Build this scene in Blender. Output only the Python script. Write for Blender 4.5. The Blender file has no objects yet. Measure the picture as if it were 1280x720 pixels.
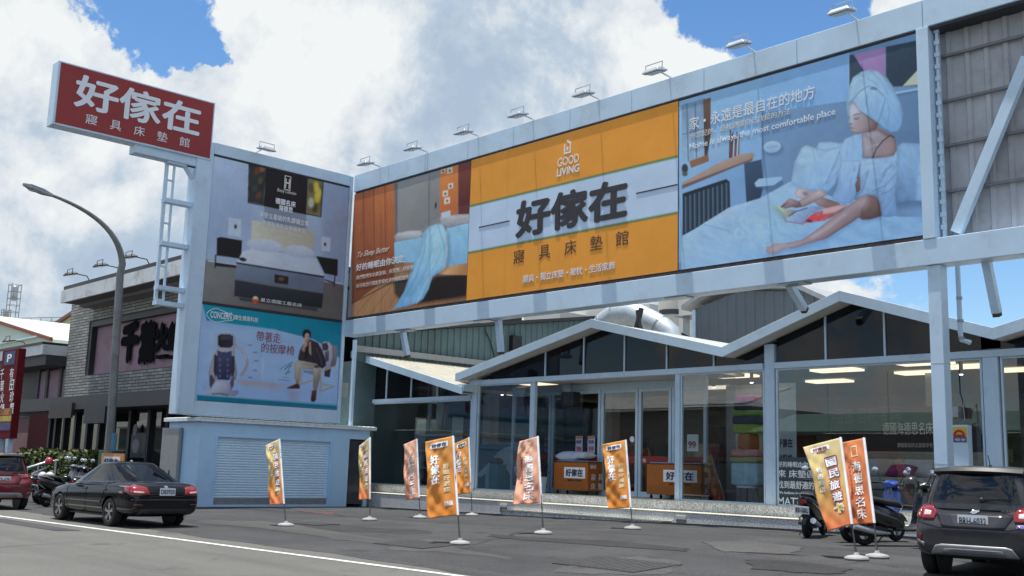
import bpy, bmesh, math, random
import numpy as np
from mathutils import Vector, Matrix
from mathutils.bvhtree import BVHTree
random.seed(7)
R = math.radians
SC = bpy.context.scene
COL = SC.collection

# ------------------------------------------------------------------ camera, sky, sun, exposure
CAM_H = 1.55
FPX, PITCH, ROLL, YAW = 1336.0, 0.16705, 0.02988, 0.7466
def camera_axes():
    cp, sp, cr, sr = math.cos(PITCH), math.sin(PITCH), math.cos(ROLL), math.sin(ROLL)
    A = Matrix(((math.sin(YAW), -math.cos(YAW), 0), (math.cos(YAW), math.sin(YAW), 0), (0, 0, 1)))
    f = Vector((0, cp, sp)); r = Vector((1, 0, 0)); u = Vector((0, -sp, cp))
    return A @ (cr * r + sr * u), A @ (-sr * r + cr * u), A @ f
CR, CU, CF = camera_axes()
cam = bpy.data.objects.new('camera', bpy.data.cameras.new('camera'))
COL.objects.link(cam)
cam.data.sensor_width = 36.0
cam.data.lens = FPX / 1280 * 36
cam.data.clip_start = 0.1
cam.data.clip_end = 4000
m3 = Matrix((CR, CU, -CF)).transposed()
cam.matrix_world = Matrix.Translation((0, 0, CAM_H)) @ m3.to_4x4()
SC.camera = cam

SUN_EL = R(83); SUN_DIR = Vector((-0.74, -0.67, 0)).normalized()
sun_vec = Vector((SUN_DIR.x * math.cos(SUN_EL), SUN_DIR.y * math.cos(SUN_EL), math.sin(SUN_EL)))
sun = bpy.data.objects.new('sun', bpy.data.lights.new('sun', 'SUN'))
COL.objects.link(sun)
sun.data.energy = 5.0; sun.data.angle = R(0.55); sun.data.color = (1.0, 0.965, 0.90)
sun.rotation_euler = sun_vec.to_track_quat('Z', 'Y').to_euler()
sun.location = (0, 0, 60)

SC.view_settings.view_transform = 'Standard'
SC.view_settings.look = 'None'
SC.view_settings.exposure = 0.30
SC.view_settings.gamma = 1.0
SC.render.engine = 'CYCLES'
SC.cycles.max_bounces = 8; SC.cycles.transparent_max_bounces = 16
SC.cycles.glossy_bounces = 4; SC.cycles.diffuse_bounces = 3
SC.cycles.caustics_reflective = False; SC.cycles.caustics_refractive = False
SC.cycles.use_denoising = True

def ray(x, y):
    return CF + CR * ((x - 640) / FPX) - CU * ((y - 360) / FPX)
def py(x, y, Y):
    d = ray(x, y); t = Y / d.y; return Vector((d.x * t, Y, CAM_H + d.z * t))
def px(x, y, X):
    d = ray(x, y); t = X / d.x; return Vector((X, d.y * t, CAM_H + d.z * t))
def lot_z(x, y):
    def ss(t): t = max(0, min(1, t)); return t * t * (3 - 2 * t)
    return 0.24 * ss((x + 31) / 20) * ss((y - 10.6) / 5.5) + 0.06 * ss((x + 36) / 8) * ss((y - 14) / 6)
def gz(x, y):
    z = 0.0
    for _ in range(30):
        d = ray(x, y); t = (z - CAM_H) / d.z
        p = Vector((d.x * t, d.y * t, z)); z = 0.5 * z + 0.5 * lot_z(p.x, p.y)
    p.z = lot_z(p.x, p.y); return p
def proj_np(P):
    q = P - np.array([0, 0, CAM_H]); a = q @ np.array(CR); b = q @ np.array(CU); c = q @ np.array(CF)
    return 640 + FPX * a / c, 360 - FPX * b / c

# ------------------------------------------------------------------ world: Nishita sky behind procedural cumulus
def build_world():
    w = bpy.data.worlds.new('World'); SC.world = w; w.use_nodes = True
    nt = w.node_tree; N = nt.nodes; L = nt.links; N.clear()
    out = N.new('ShaderNodeOutputWorld')
    sky = N.new('ShaderNodeTexSky'); sky.sky_type = 'NISHITA'; sky.sun_disc = False
    sky.sun_elevation = SUN_EL; sky.sun_rotation = math.atan2(sun_vec.x, sun_vec.y)
    sky.air_density = 1.0; sky.dust_density = 0.2; sky.ozone_density = 3.0
    bsky = N.new('ShaderNodeBackground'); bsky.inputs['Strength'].default_value = 0.13
    hs = N.new('ShaderNodeHueSaturation'); hs.inputs['Saturation'].default_value = 1.18; L.new(sky.outputs[0], hs.inputs['Color']); L.new(hs.outputs[0], bsky.inputs[0])
    tc = N.new('ShaderNodeTexCoord'); D = tc.outputs['Generated']
    def math_(op, a, b=None, clamp=False):
        n = N.new('ShaderNodeMath'); n.operation = op; n.use_clamp = clamp
        for i, v in enumerate((a, b)):
            if v is None: continue
            if isinstance(v, (int, float)): n.inputs[i].default_value = v
            else: L.new(v, n.inputs[i])
        return n.outputs[0]
    def vadd(v, off):
        n = N.new('ShaderNodeVectorMath'); n.operation = 'ADD'; L.new(v, n.inputs[0]); n.inputs[1].default_value = off; return n.outputs[0]
    def noise(v, scale, detail, rough, dist=0.0, off=(0, 0, 0)):
        n = N.new('ShaderNodeTexNoise'); n.inputs['Scale'].default_value = scale
        n.inputs['Detail'].default_value = detail; n.inputs['Roughness'].default_value = rough
        n.inputs['Distortion'].default_value = dist
        L.new(vadd(v, off) if off != (0, 0, 0) else v, n.inputs['Vector']); return n.outputs['Fac']
    wn = N.new('ShaderNodeTexNoise'); wn.inputs['Scale'].default_value = 7.0; wn.inputs['Detail'].default_value = 9; wn.inputs['Roughness'].default_value = 0.62; L.new(D, wn.inputs['Vector'])
    ws = N.new('ShaderNodeVectorMath'); ws.operation = 'MULTIPLY_ADD'; L.new(wn.outputs['Color'], ws.inputs[0]); ws.inputs[1].default_value = (0.17, 0.17, 0.17); ws.inputs[2].default_value = (-0.085, -0.085, -0.085)
    wd = N.new('ShaderNodeVectorMath'); wd.operation = 'ADD'; L.new(D, wd.inputs[0]); L.new(ws.outputs[0], wd.inputs[1]); DW = wd.outputs[0]
    def blob(x, y, rad, soft=0.85):
        d = ray(x, y).normalized(); ang = rad / FPX
        n = N.new('ShaderNodeVectorMath'); n.operation = 'DISTANCE'; L.new(DW, n.inputs[0]); n.inputs[1].default_value = d
        m = N.new('ShaderNodeMapRange'); m.interpolation_type = 'SMOOTHSTEP'; L.new(n.outputs['Value'], m.inputs['Value'])
        m.inputs['From Min'].default_value = ang * (1 - soft); m.inputs['From Max'].default_value = ang * (1 + soft)
        m.inputs['To Min'].default_value = 1.0; m.inputs['To Max'].default_value = 0.0
        return m.outputs[0]
    def density(off):
        a = noise(D, 3.1, 12, 0.60, 0.25, tuple(Vector((0.35, 0.1, 0.2)) + Vector(off)))
        b = noise(D, 9.5, 10, 0.62, 0.2, tuple(Vector((0.15, 0.4, 0.9)) + Vector(off)))
        return math_('ADD', math_('MULTIPLY', math_('ADD', math_('MULTIPLY', a, 0.52), math_('MULTIPLY', b, 0.48)), 2.3), -0.65)
    n0 = density((0, 0, 0)); n1 = density((-0.010, -0.010, 0.035))
    bias = 0.0
    for (x, y, r, wgt) in ((205, 12, 62, -0.42), (165, 0, 50, -0.30), (385, 0, 20, -0.42), (240, 50, 26, -0.35), (275, 75, 16, -0.25), (985, 40, 72, -0.42), (860, -5, 46, -0.42),
                           (1060, 8, 50, -0.22), (1010, 36, 12, 0.36), (1085, 0, 45, 0.40), (1150, 340, 110, -0.17), (1275, 350, 60, -0.22),
                           (500, 120, 300, 0.30), (60, 110, 130, 0.30), (700, 60, 160, 0.2), (820, 60, 60, 0.22), (1080, 350, 30, 0.2), (120, 25, 60, 0.2), (90, 330, 160, 0.25), (300, 200, 150, 0.2)):
        t = math_('MULTIPLY', blob(x, y, r), wgt)
        bias = t if bias == 0.0 else math_('ADD', bias, t)
    dens = math_('ADD', n0, bias)
    cov = N.new('ShaderNodeMapRange'); cov.interpolation_type = 'SMOOTHSTEP'; L.new(dens, cov.inputs['Value'])
    cov.inputs['From Min'].default_value = 0.40; cov.inputs['From Max'].default_value = 0.52
    # self shading: thick parts below others turn grey
    sh = math_('MULTIPLY', math_('SUBTRACT', n0, n1), 2.2)
    big = noise(D, 2.6, 6, 0.55, 0.3, (0.9, 0.3, 0.1))
    sh = math_('ADD', sh, math_('MULTIPLY', math_('SUBTRACT', big, 0.5), 1.5))
    for (x, y, r, wgt) in ((90, 330, 190, -0.36), (20, 230, 100, -0.10), (130, 130, 90, -0.06), (600, 40, 110, -0.22), (520, 130, 70, -0.10), (740, 110, 70, -0.10), (470, 80, 60, 0.25), (350, 60, 80, 0.30),
                           (860, 60, 60, 0.3), (160, 80, 70, 0.14), (320, 150, 120, 0.24), (60, 40, 60, 0.2), (40, 170, 60, 0.12)):
        sh = math_('ADD', sh, math_('MULTIPLY', blob(x, y, r, 0.9), wgt))
    sh = math_('ADD', sh, 0.62, True)
    ramp = N.new('ShaderNodeValToRGB'); L.new(sh, ramp.inputs[0])
    e = ramp.color_ramp.elements
    e[0].position = 0.0; e[0].color = (0.46, 0.58, 0.73, 1)
    e[1].position = 1.0; e[1].color = (0.97, 1.0, 1.0, 1)
    k = e.new(0.30); k.color = (0.56, 0.67, 0.79, 1)
    k = e.new(0.60); k.color = (0.78, 0.84, 0.90, 1)
    bcl = N.new('ShaderNodeBackground'); bcl.inputs['Strength'].default_value = 0.75
    L.new(ramp.outputs[0], bcl.inputs[0])
    mx = N.new('ShaderNodeMixShader'); L.new(cov.outputs[0], mx.inputs[0]); L.new(bsky.outputs[0], mx.inputs[1]); L.new(bcl.outputs[0], mx.inputs[2])
    L.new(mx.outputs[0], out.inputs[0])
build_world()

# ------------------------------------------------------------------ materials
def lin(c):
    return tuple((v / 255 / 12.92 if v / 255 <= 0.04045 else ((v / 255 + 0.055) / 1.055) ** 2.4) for v in c)
MATS = {}
def mat(name, col, rough=0.6, metal=0.0, var=0.12, scale=6.0, bump=0.0, bscale=40.0, spec=0.5, coat=0.0, emit=0.0, dirt=None, dscale=1.2, streak=None):
    """Principled with procedural noise variation of value (and optional dirt stains and bump)."""
    if name in MATS: return MATS[name]
    m = bpy.data.materials.new(name); m.use_nodes = True; MATS[name] = m
    nt = m.node_tree; N = nt.nodes; L = nt.links; b = N['Principled BSDF']
    b.inputs['Roughness'].default_value = rough; b.inputs['Metallic'].default_value = metal
    b.inputs['Specular IOR Level'].default_value = spec
    if coat: b.inputs['Coat Weight'].default_value = coat; b.inputs['Coat Roughness'].default_value = 0.04
    tc = N.new('ShaderNodeTexCoord')
    n = N.new('ShaderNodeTexNoise'); n.inputs['Scale'].default_value = scale; n.inputs['Detail'].default_value = 6; n.inputs['Roughness'].default_value = 0.6
    L.new(tc.outputs['Object'], n.inputs['Vector'])
    r = N.new('ShaderNodeValToRGB'); L.new(n.outputs['Fac'], r.inputs[0])
    e = r.color_ramp.elements; e[0].position = 0.3; e[1].position = 0.7
    e[0].color = (*[c * (1 - var) for c in col], 1); e[1].color = (*[min(1, c * (1 + var)) for c in col], 1)
    src = r.outputs[0]
    if dirt:
        n2 = N.new('ShaderNodeTexNoise'); n2.inputs['Scale'].default_value = dscale; n2.inputs['Detail'].default_value = 8; n2.inputs['Roughness'].default_value = 0.7
        L.new(tc.outputs['Object'], n2.inputs['Vector'])
        r2 = N.new('ShaderNodeMapRange'); L.new(n2.outputs['Fac'], r2.inputs['Value']); r2.inputs['From Min'].default_value = 0.52; r2.inputs['From Max'].default_value = 0.78
        mx = N.new('ShaderNodeMix'); mx.data_type = 'RGBA'; L.new(r2.outputs[0], mx.inputs['Factor'])
        L.new(src, mx.inputs[6]); mx.inputs[7].default_value = (*dirt, 1); src = mx.outputs[2]
    L.new(src, b.inputs['Base Color'])
    if streak:      # rain streaks and rust running down painted steel
        mp = N.new('ShaderNodeMapping'); mp.inputs['Scale'].default_value = (2.2, 2.2, 0.28); L.new(tc.outputs['Object'], mp.inputs[0])
        n4 = N.new('ShaderNodeTexNoise'); n4.inputs['Scale'].default_value = 3.0; n4.inputs['Detail'].default_value = 7; n4.inputs['Roughness'].default_value = 0.7; L.new(mp.outputs[0], n4.inputs['Vector'])
        r4 = N.new('ShaderNodeMapRange'); L.new(n4.outputs['Fac'], r4.inputs['Value']); r4.inputs['From Min'].default_value = 0.55; r4.inputs['From Max'].default_value = 0.80; r4.inputs['To Max'].default_value = 0.75
        x4 = N.new('ShaderNodeMix'); x4.data_type = 'RGBA'; L.new(r4.outputs[0], x4.inputs['Factor']); L.new(src, x4.inputs[6]); x4.inputs[7].default_value = (*streak, 1); src = x4.outputs[2]
    if emit:
        L.new(src, b.inputs['Emission Color']); b.inputs['Emission Strength'].default_value = emit
    if bump:
        n3 = N.new('ShaderNodeTexNoise'); n3.inputs['Scale'].default_value = bscale; n3.inputs['Detail'].default_value = 5
        L.new(tc.outputs['Object'], n3.inputs['Vector'])
        bp = N.new('ShaderNodeBump'); bp.inputs['Strength'].default_value = bump; bp.inputs['Distance'].default_value = 0.02
        L.new(n3.outputs['Fac'], bp.inputs['Height']); L.new(bp.outputs[0], b.inputs['Normal'])
    return m
def paint_mat(name, rough=0.55):
    """printed surface: colour stored per vertex (the print of a poster or flag)"""
    if name in MATS: return MATS[name]
    m = bpy.data.materials.new(name); m.use_nodes = True; MATS[name] = m
    N = m.node_tree.nodes; L = m.node_tree.links; b = N['Principled BSDF']; b.inputs['Roughness'].default_value = rough
    b.inputs['Specular IOR Level'].default_value = 0.25
    a = N.new('ShaderNodeVertexColor'); a.layer_name = 'print'
    tc = N.new('ShaderNodeTexCoord'); n = N.new('ShaderNodeTexNoise'); n.inputs['Scale'].default_value = 1.3; n.inputs['Detail'].default_value = 5
    L.new(tc.outputs['Object'], n.inputs['Vector'])
    mr = N.new('ShaderNodeMapRange'); L.new(n.outputs['Fac'], mr.inputs['Value']); mr.inputs['To Min'].default_value = 0.86; mr.inputs['To Max'].default_value = 1.12
    mx = N.new('ShaderNodeVectorMath'); mx.operation = 'SCALE'; L.new(a.outputs[0], mx.inputs[0]); L.new(mr.outputs[0], mx.inputs['Scale'])
    L.new(mx.outputs[0], b.inputs['Base Color'])
    return m
def glass_mat(name, tint, refl=1.0, ior=1.5, dark=None):
    if name in MATS: return MATS[name]
    m = bpy.data.materials.new(name); m.use_nodes = True; MATS[name] = m
    nt = m.node_tree; N = nt.nodes; L = nt.links; N.clear(); out = N.new('ShaderNodeOutputMaterial')
    if dark:
        t = N.new('ShaderNodeBsdfDiffuse'); t.inputs[0].default_value = (*dark, 1)
        tr = N.new('ShaderNodeBsdfTransparent'); tr.inputs[0].default_value = (*tint, 1)
        m0 = N.new('ShaderNodeMixShader'); m0.inputs[0].default_value = 0.45; L.new(tr.outputs[0], m0.inputs[1]); L.new(t.outputs[0], m0.inputs[2]); base = m0.outputs[0]
    else:
        tr = N.new('ShaderNodeBsdfTransparent'); tr.inputs[0].default_value = (*tint, 1); base = tr.outputs[0]
    g = N.new('ShaderNodeBsdfGlossy'); g.inputs['Roughness'].default_value = 0.0; g.inputs[0].default_value = (refl, refl, refl, 1)
    tc = N.new('ShaderNodeTexCoord'); n = N.new('ShaderNodeTexNoise'); n.inputs['Scale'].default_value = 0.7; n.inputs['Detail'].default_value = 1
    L.new(tc.outputs['Object'], n.inputs['Vector']); bp = N.new('ShaderNodeBump'); bp.inputs['Strength'].default_value = 0.02; bp.inputs['Distance'].default_value = 0.03
    L.new(n.outputs['Fac'], bp.inputs['Height']); L.new(bp.outputs[0], g.inputs['Normal'])
    fr = N.new('ShaderNodeFresnel'); fr.inputs['IOR'].default_value = ior
    ge = N.new('ShaderNodeNewGeometry'); iv = N.new('ShaderNodeMath'); iv.operation = 'SUBTRACT'; iv.inputs[0].default_value = 1.0; L.new(ge.outputs['Backfacing'], iv.inputs[1])
    ml = N.new('ShaderNodeMath'); ml.operation = 'MULTIPLY'; L.new(fr.outputs[0], ml.inputs[0]); L.new(iv.outputs[0], ml.inputs[1])
    mx = N.new('ShaderNodeMixShader'); L.new(ml.outputs[0], mx.inputs[0]); L.new(base, mx.inputs[1]); L.new(g.outputs[0], mx.inputs[2])
    L.new(mx.outputs[0], out.inputs[0]); return m

# ------------------------------------------------------------------ object helpers
def tag(o, label=None, cat=None, group=None, kind=None):
    if label: o['label'] = label
    if cat: o['category'] = cat
    if group: o['group'] = group
    if kind: o['kind'] = kind
    return o
def thing(name, label, cat, loc=(0, 0, 0), rz=0.0, group=None):
    o = bpy.data.objects.new(name, None); COL.objects.link(o)
    o.empty_display_size = 0.2
    o.location = loc; o.rotation_euler = (0, 0, rz)
    o['base'] = list(loc)
    return tag(o, label, cat, group)
def put(o, parent=None, world=False):
    """parent a mesh; world=True: the mesh was built in world coordinates"""
    if parent is not None:
        o.parent = parent
        if world:
            p = parent; v = Vector((0, 0, 0))
            while p is not None:
                if 'base' in p: v += Vector(p['base'])
                p = p.parent
            if 'base' in parent: o.matrix_parent_inverse = Matrix.Translation(-Vector(parent['base']))
    return o
def children(o):
    return [c for c in bpy.data.objects if c.parent is o]
def copy_tree(o, parent=None):
    c = o.copy(); COL.objects.link(c)
    if parent is not None: c.parent = parent
    for ch in children(o): copy_tree(ch, c)
    return c

class MB:
    def __init__(self): self.bm = bmesh.new()
    def face(self, pts):
        vs = [self.bm.verts.new(p) for p in pts]
        try: return self.bm.faces.new(vs)
        except ValueError: return None
    def box(self, a, b):
        x0, y0, z0 = [min(a[i], b[i]) for i in range(3)]; x1, y1, z1 = [max(a[i], b[i]) for i in range(3)]
        v = [self.bm.verts.new(p) for p in ((x0, y0, z0), (x1, y0, z0), (x1, y1, z0), (x0, y1, z0), (x0, y0, z1), (x1, y0, z1), (x1, y1, z1), (x0, y1, z1))]
        for f in ((3, 2, 1, 0), (4, 5, 6, 7), (0, 1, 5, 4), (1, 2, 6, 5), (2, 3, 7, 6), (3, 0, 4, 7)): self.bm.faces.new([v[i] for i in f])
        return self
    def obox(self, c, size, rot=(0, 0, 0)):
        M = Matrix.Translation(c) @ Matrix(((1,0,0,0),(0,1,0,0),(0,0,1,0),(0,0,0,1)))
        from mathutils import Euler
        M = Matrix.Translation(c) @ Euler(rot).to_matrix().to_4x4()
        h = [s / 2 for s in size]
        v = [self.bm.verts.new(M @ Vector((sx * h[0], sy * h[1], sz * h[2]))) for sz in (-1, 1) for sx, sy in ((-1, -1), (1, -1), (1, 1), (-1, 1))]
        for f in ((3, 2, 1, 0), (4, 5, 6, 7), (0, 1, 5, 4), (1, 2, 6, 5), (2, 3, 7, 6), (3, 0, 4, 7)): self.bm.faces.new([v[i] for i in f])
        return self
    def prism(self, poly, off):
        """polygon (3d points) extruded by the vector off"""
        off = Vector(off); n = len(poly)
        a = [self.bm.verts.new(Vector(p)) for p in poly]; b = [self.bm.verts.new(Vector(p) + off) for p in poly]
        self.bm.faces.new(a); self.bm.faces.new(b[::-1])
        for i in range(n): self.bm.faces.new((a[i], b[i], b[(i + 1) % n], a[(i + 1) % n]))
        return self
    def bar(self, p, q, w, h=None, up=(0, 0, 1)):
        """rectangular bar from p to q"""
        p, q = Vector(p), Vector(q); h = h or w; d = (q - p).normalized(); up = Vector(up)
        if abs(d.dot(up)) > 0.99: up = Vector((0, 1, 0))
        s = d.cross(up).normalized(); t = s.cross(d)
        self.prism([p + s * (a * w / 2) + t * (b * h / 2) for a, b in ((-1, -1), (1, -1), (1, 1), (-1, 1))], q - p); return self
    def tube(self, path, r, n=10, caps=True):
        path = [Vector(p) for p in path]; rs = r if isinstance(r, (list, tuple)) else [r] * len(path); rings = []
        s = None
        for i, p in enumerate(path):
            d = (path[min(i + 1, len(path) - 1)] - path[max(i - 1, 0)]).normalized()
            if s is None:
                up = Vector((0, 0, 1)) if abs(d.z) < 0.95 else Vector((0, 1, 0)); s = d.cross(up).normalized()
            else: s = (s - d * s.dot(d)).normalized()
            t = s.cross(d)
            rings.append([self.bm.verts.new(p + (s * math.cos(2 * math.pi * k / n) + t * math.sin(2 * math.pi * k / n)) * rs[i]) for k in range(n)])
        for a, b in zip(rings, rings[1:]):
            for k in range(n): self.bm.faces.new((a[k], b[k], b[(k + 1) % n], a[(k + 1) % n]))
        if caps: self.bm.faces.new(rings[0]); self.bm.faces.new(rings[-1][::-1])
        return self
    def lathe(self, prof, c=(0, 0, 0), axis='Z', n=24, caps=True):
        """profile of (radius, height) pairs around an axis"""
        c = Vector(c); rings = []
        for r, h in prof:
            ring = []
            for k in range(n):
                a = 2 * math.pi * k / n; x, y = r * math.cos(a), r * math.sin(a)
                ring.append(self.bm.verts.new(c + (Vector((x, y, h)) if axis == 'Z' else Vector((x, h, y)) if axis == 'Y' else Vector((h, x, y)))))
            rings.append(ring)
        for a, b in zip(rings, rings[1:]):
            for k in range(n): self.bm.faces.new((a[k], b[k], b[(k + 1) % n], a[(k + 1) % n]))
        if caps:
            self.bm.faces.new(rings[0]); self.bm.faces.new(rings[-1][::-1])
        return self
    def ell(self, c, r, n=14, m=9, M=None):
        c = Vector(c); rings = []
        for i in range(1, m):
            t = math.pi * i / m
            ring = []
            for k in range(n):
                a = 2 * math.pi * k / n; v = Vector((r[0] * math.sin(t) * math.cos(a), r[1] * math.sin(t) * math.sin(a), r[2] * math.cos(t)))
                if M: v = M @ v
                ring.append(self.bm.verts.new(c + v))
            rings.append(ring)
        for a, b in zip(rings, rings[1:]):
            for k in range(n): self.bm.faces.new((a[k], b[k], b[(k + 1) % n], a[(k + 1) % n]))
        for ring, s in ((rings[0], 1), (rings[-1], -1)):
            v = Vector((0, 0, s * r[2])); v = M @ v if M else v; t = self.bm.verts.new(c + v)
            for k in range(n): self.bm.faces.new((t, ring[k], ring[(k + 1) % n]) if s > 0 else (t, ring[(k + 1) % n], ring[k]))
        return self
    def loft(self, rings, caps=True, closed=True):
        vr = [[self.bm.verts.new(p) for p in ring] for ring in rings]
        n = len(vr[0])
        for a, b in zip(vr, vr[1:]):
            for k in range(n if closed else n - 1): self.bm.faces.new((a[k], b[k], b[(k + 1) % n], a[(k + 1) % n]))
        if caps and closed: self.bm.faces.new(vr[0]); self.bm.faces.new(vr[-1][::-1])
        return self
    def build(self, name, m, parent=None, world=False, smooth=False, bevel=0.0, sub=0, solid=0.0, fix=True, bseg=2):
        bm = self.bm
        if fix: bmesh.ops.recalc_face_normals(bm, faces=bm.faces)
        me = bpy.data.meshes.new(name); bm.to_mesh(me); bm.free()
        if smooth:
            me.polygons.foreach_set('use_smooth', [True] * len(me.polygons))
            if smooth != 'all': me.set_sharp_from_angle(angle=R(smooth if smooth is not True else 40))
        o = bpy.data.objects.new(name, me); COL.objects.link(o); me.materials.append(m)
        if solid: md = o.modifiers.new('solid', 'SOLIDIFY'); md.thickness = solid; md.offset = 0
        if bevel: md = o.modifiers.new('bevel', 'BEVEL'); md.width = bevel; md.segments = bseg; md.limit_method = 'ANGLE'; md.angle_limit = R(35)
        if sub: md = o.modifiers.new('sub', 'SUBSURF'); md.levels = sub; md.render_levels = sub
        return put(o, parent, world)

def text_mesh(body, bold=0.0, align='LEFT', extrude=0.0, spacing=1.0, line=1.0, shear=0.0):
    cu = bpy.data.curves.new('t', 'FONT'); cu.body = body; cu.offset = bold; cu.extrude = extrude; cu.align_x = align
    cu.space_character = spacing; cu.space_line = line; cu.shear = shear; cu.resolution_u = 3
    o = bpy.data.objects.new('t', cu); me = bpy.data.meshes.new_from_object(o)
    bpy.data.objects.remove(o); bpy.data.curves.remove(cu); return me
def lettering(body, m, o, xd, yd, w, h=None, parent=None, world=True, bold=0.0, thick=0.006, proud=0.004, name='lettering', fn=None, **kw):
    """text fitted into the rectangle at corner o (lower left) spanned by xd*w, yd*h (unit vectors); fn maps (u,v,n) itself"""
    me = text_mesh(body, 0.0, extrude=0.02, **kw)
    n = len(me.vertices); co = np.empty(n * 3); me.vertices.foreach_get('co', co); co = co.reshape(-1, 3)
    if bold > 0.004:     # heavier weight: the flat glyph repeated round a small circle, each copy a hair further out
        mf = text_mesh(body, 0.0, extrude=0.0, **kw); nf = len(mf.vertices); cf = np.empty(nf * 3); mf.vertices.foreach_get('co', cf); cf = cf.reshape(-1, 3)
        fc = [tuple(p.vertices) for p in me.polygons]; ff = [tuple(p.vertices) for p in mf.polygons]; cs = [co]; K = 8
        for k in range(K):
            a = 2 * math.pi * k / K; c2 = cf.copy(); c2[:, 0] += bold * math.cos(a); c2[:, 1] += bold * math.sin(a); c2[:, 2] = 1 + k
            base = n + k * nf; cs.append(c2); fc += [tuple(i + base for i in f) for f in ff]
        co = np.vstack(cs); bpy.data.meshes.remove(me); bpy.data.meshes.remove(mf); me = bpy.data.meshes.new('t'); me.from_pydata([tuple(p) for p in co], [], fc)
    lo, hi = co.min(0), co.max(0); sx = w / (hi[0] - lo[0]); sy = sx if h is None else h / (hi[1] - lo[1])
    x = (co[:, 0] - lo[0]) * sx; y = (co[:, 1] - lo[1]) * sy; z = proud + (co[:, 2] > 0) * thick + np.where(co[:, 2] > .5, co[:, 2] * 0.0004, 0)
    if fn is None:
        o, xd, yd = Vector(o), Vector(xd), Vector(yd); nn = xd.cross(yd).normalized()
        P = np.outer(x, xd) + np.outer(y, yd) + np.outer(z, nn) + np.array(o)
    else: P = fn(x, y, z)
    me.vertices.foreach_set('co', P.astype(np.float32).ravel()); me.update()
    me.name = name; me.materials.clear(); me.materials.append(m)
    ob = bpy.data.objects.new(name, me); COL.objects.link(ob)
    return put(ob, parent, world)

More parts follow.
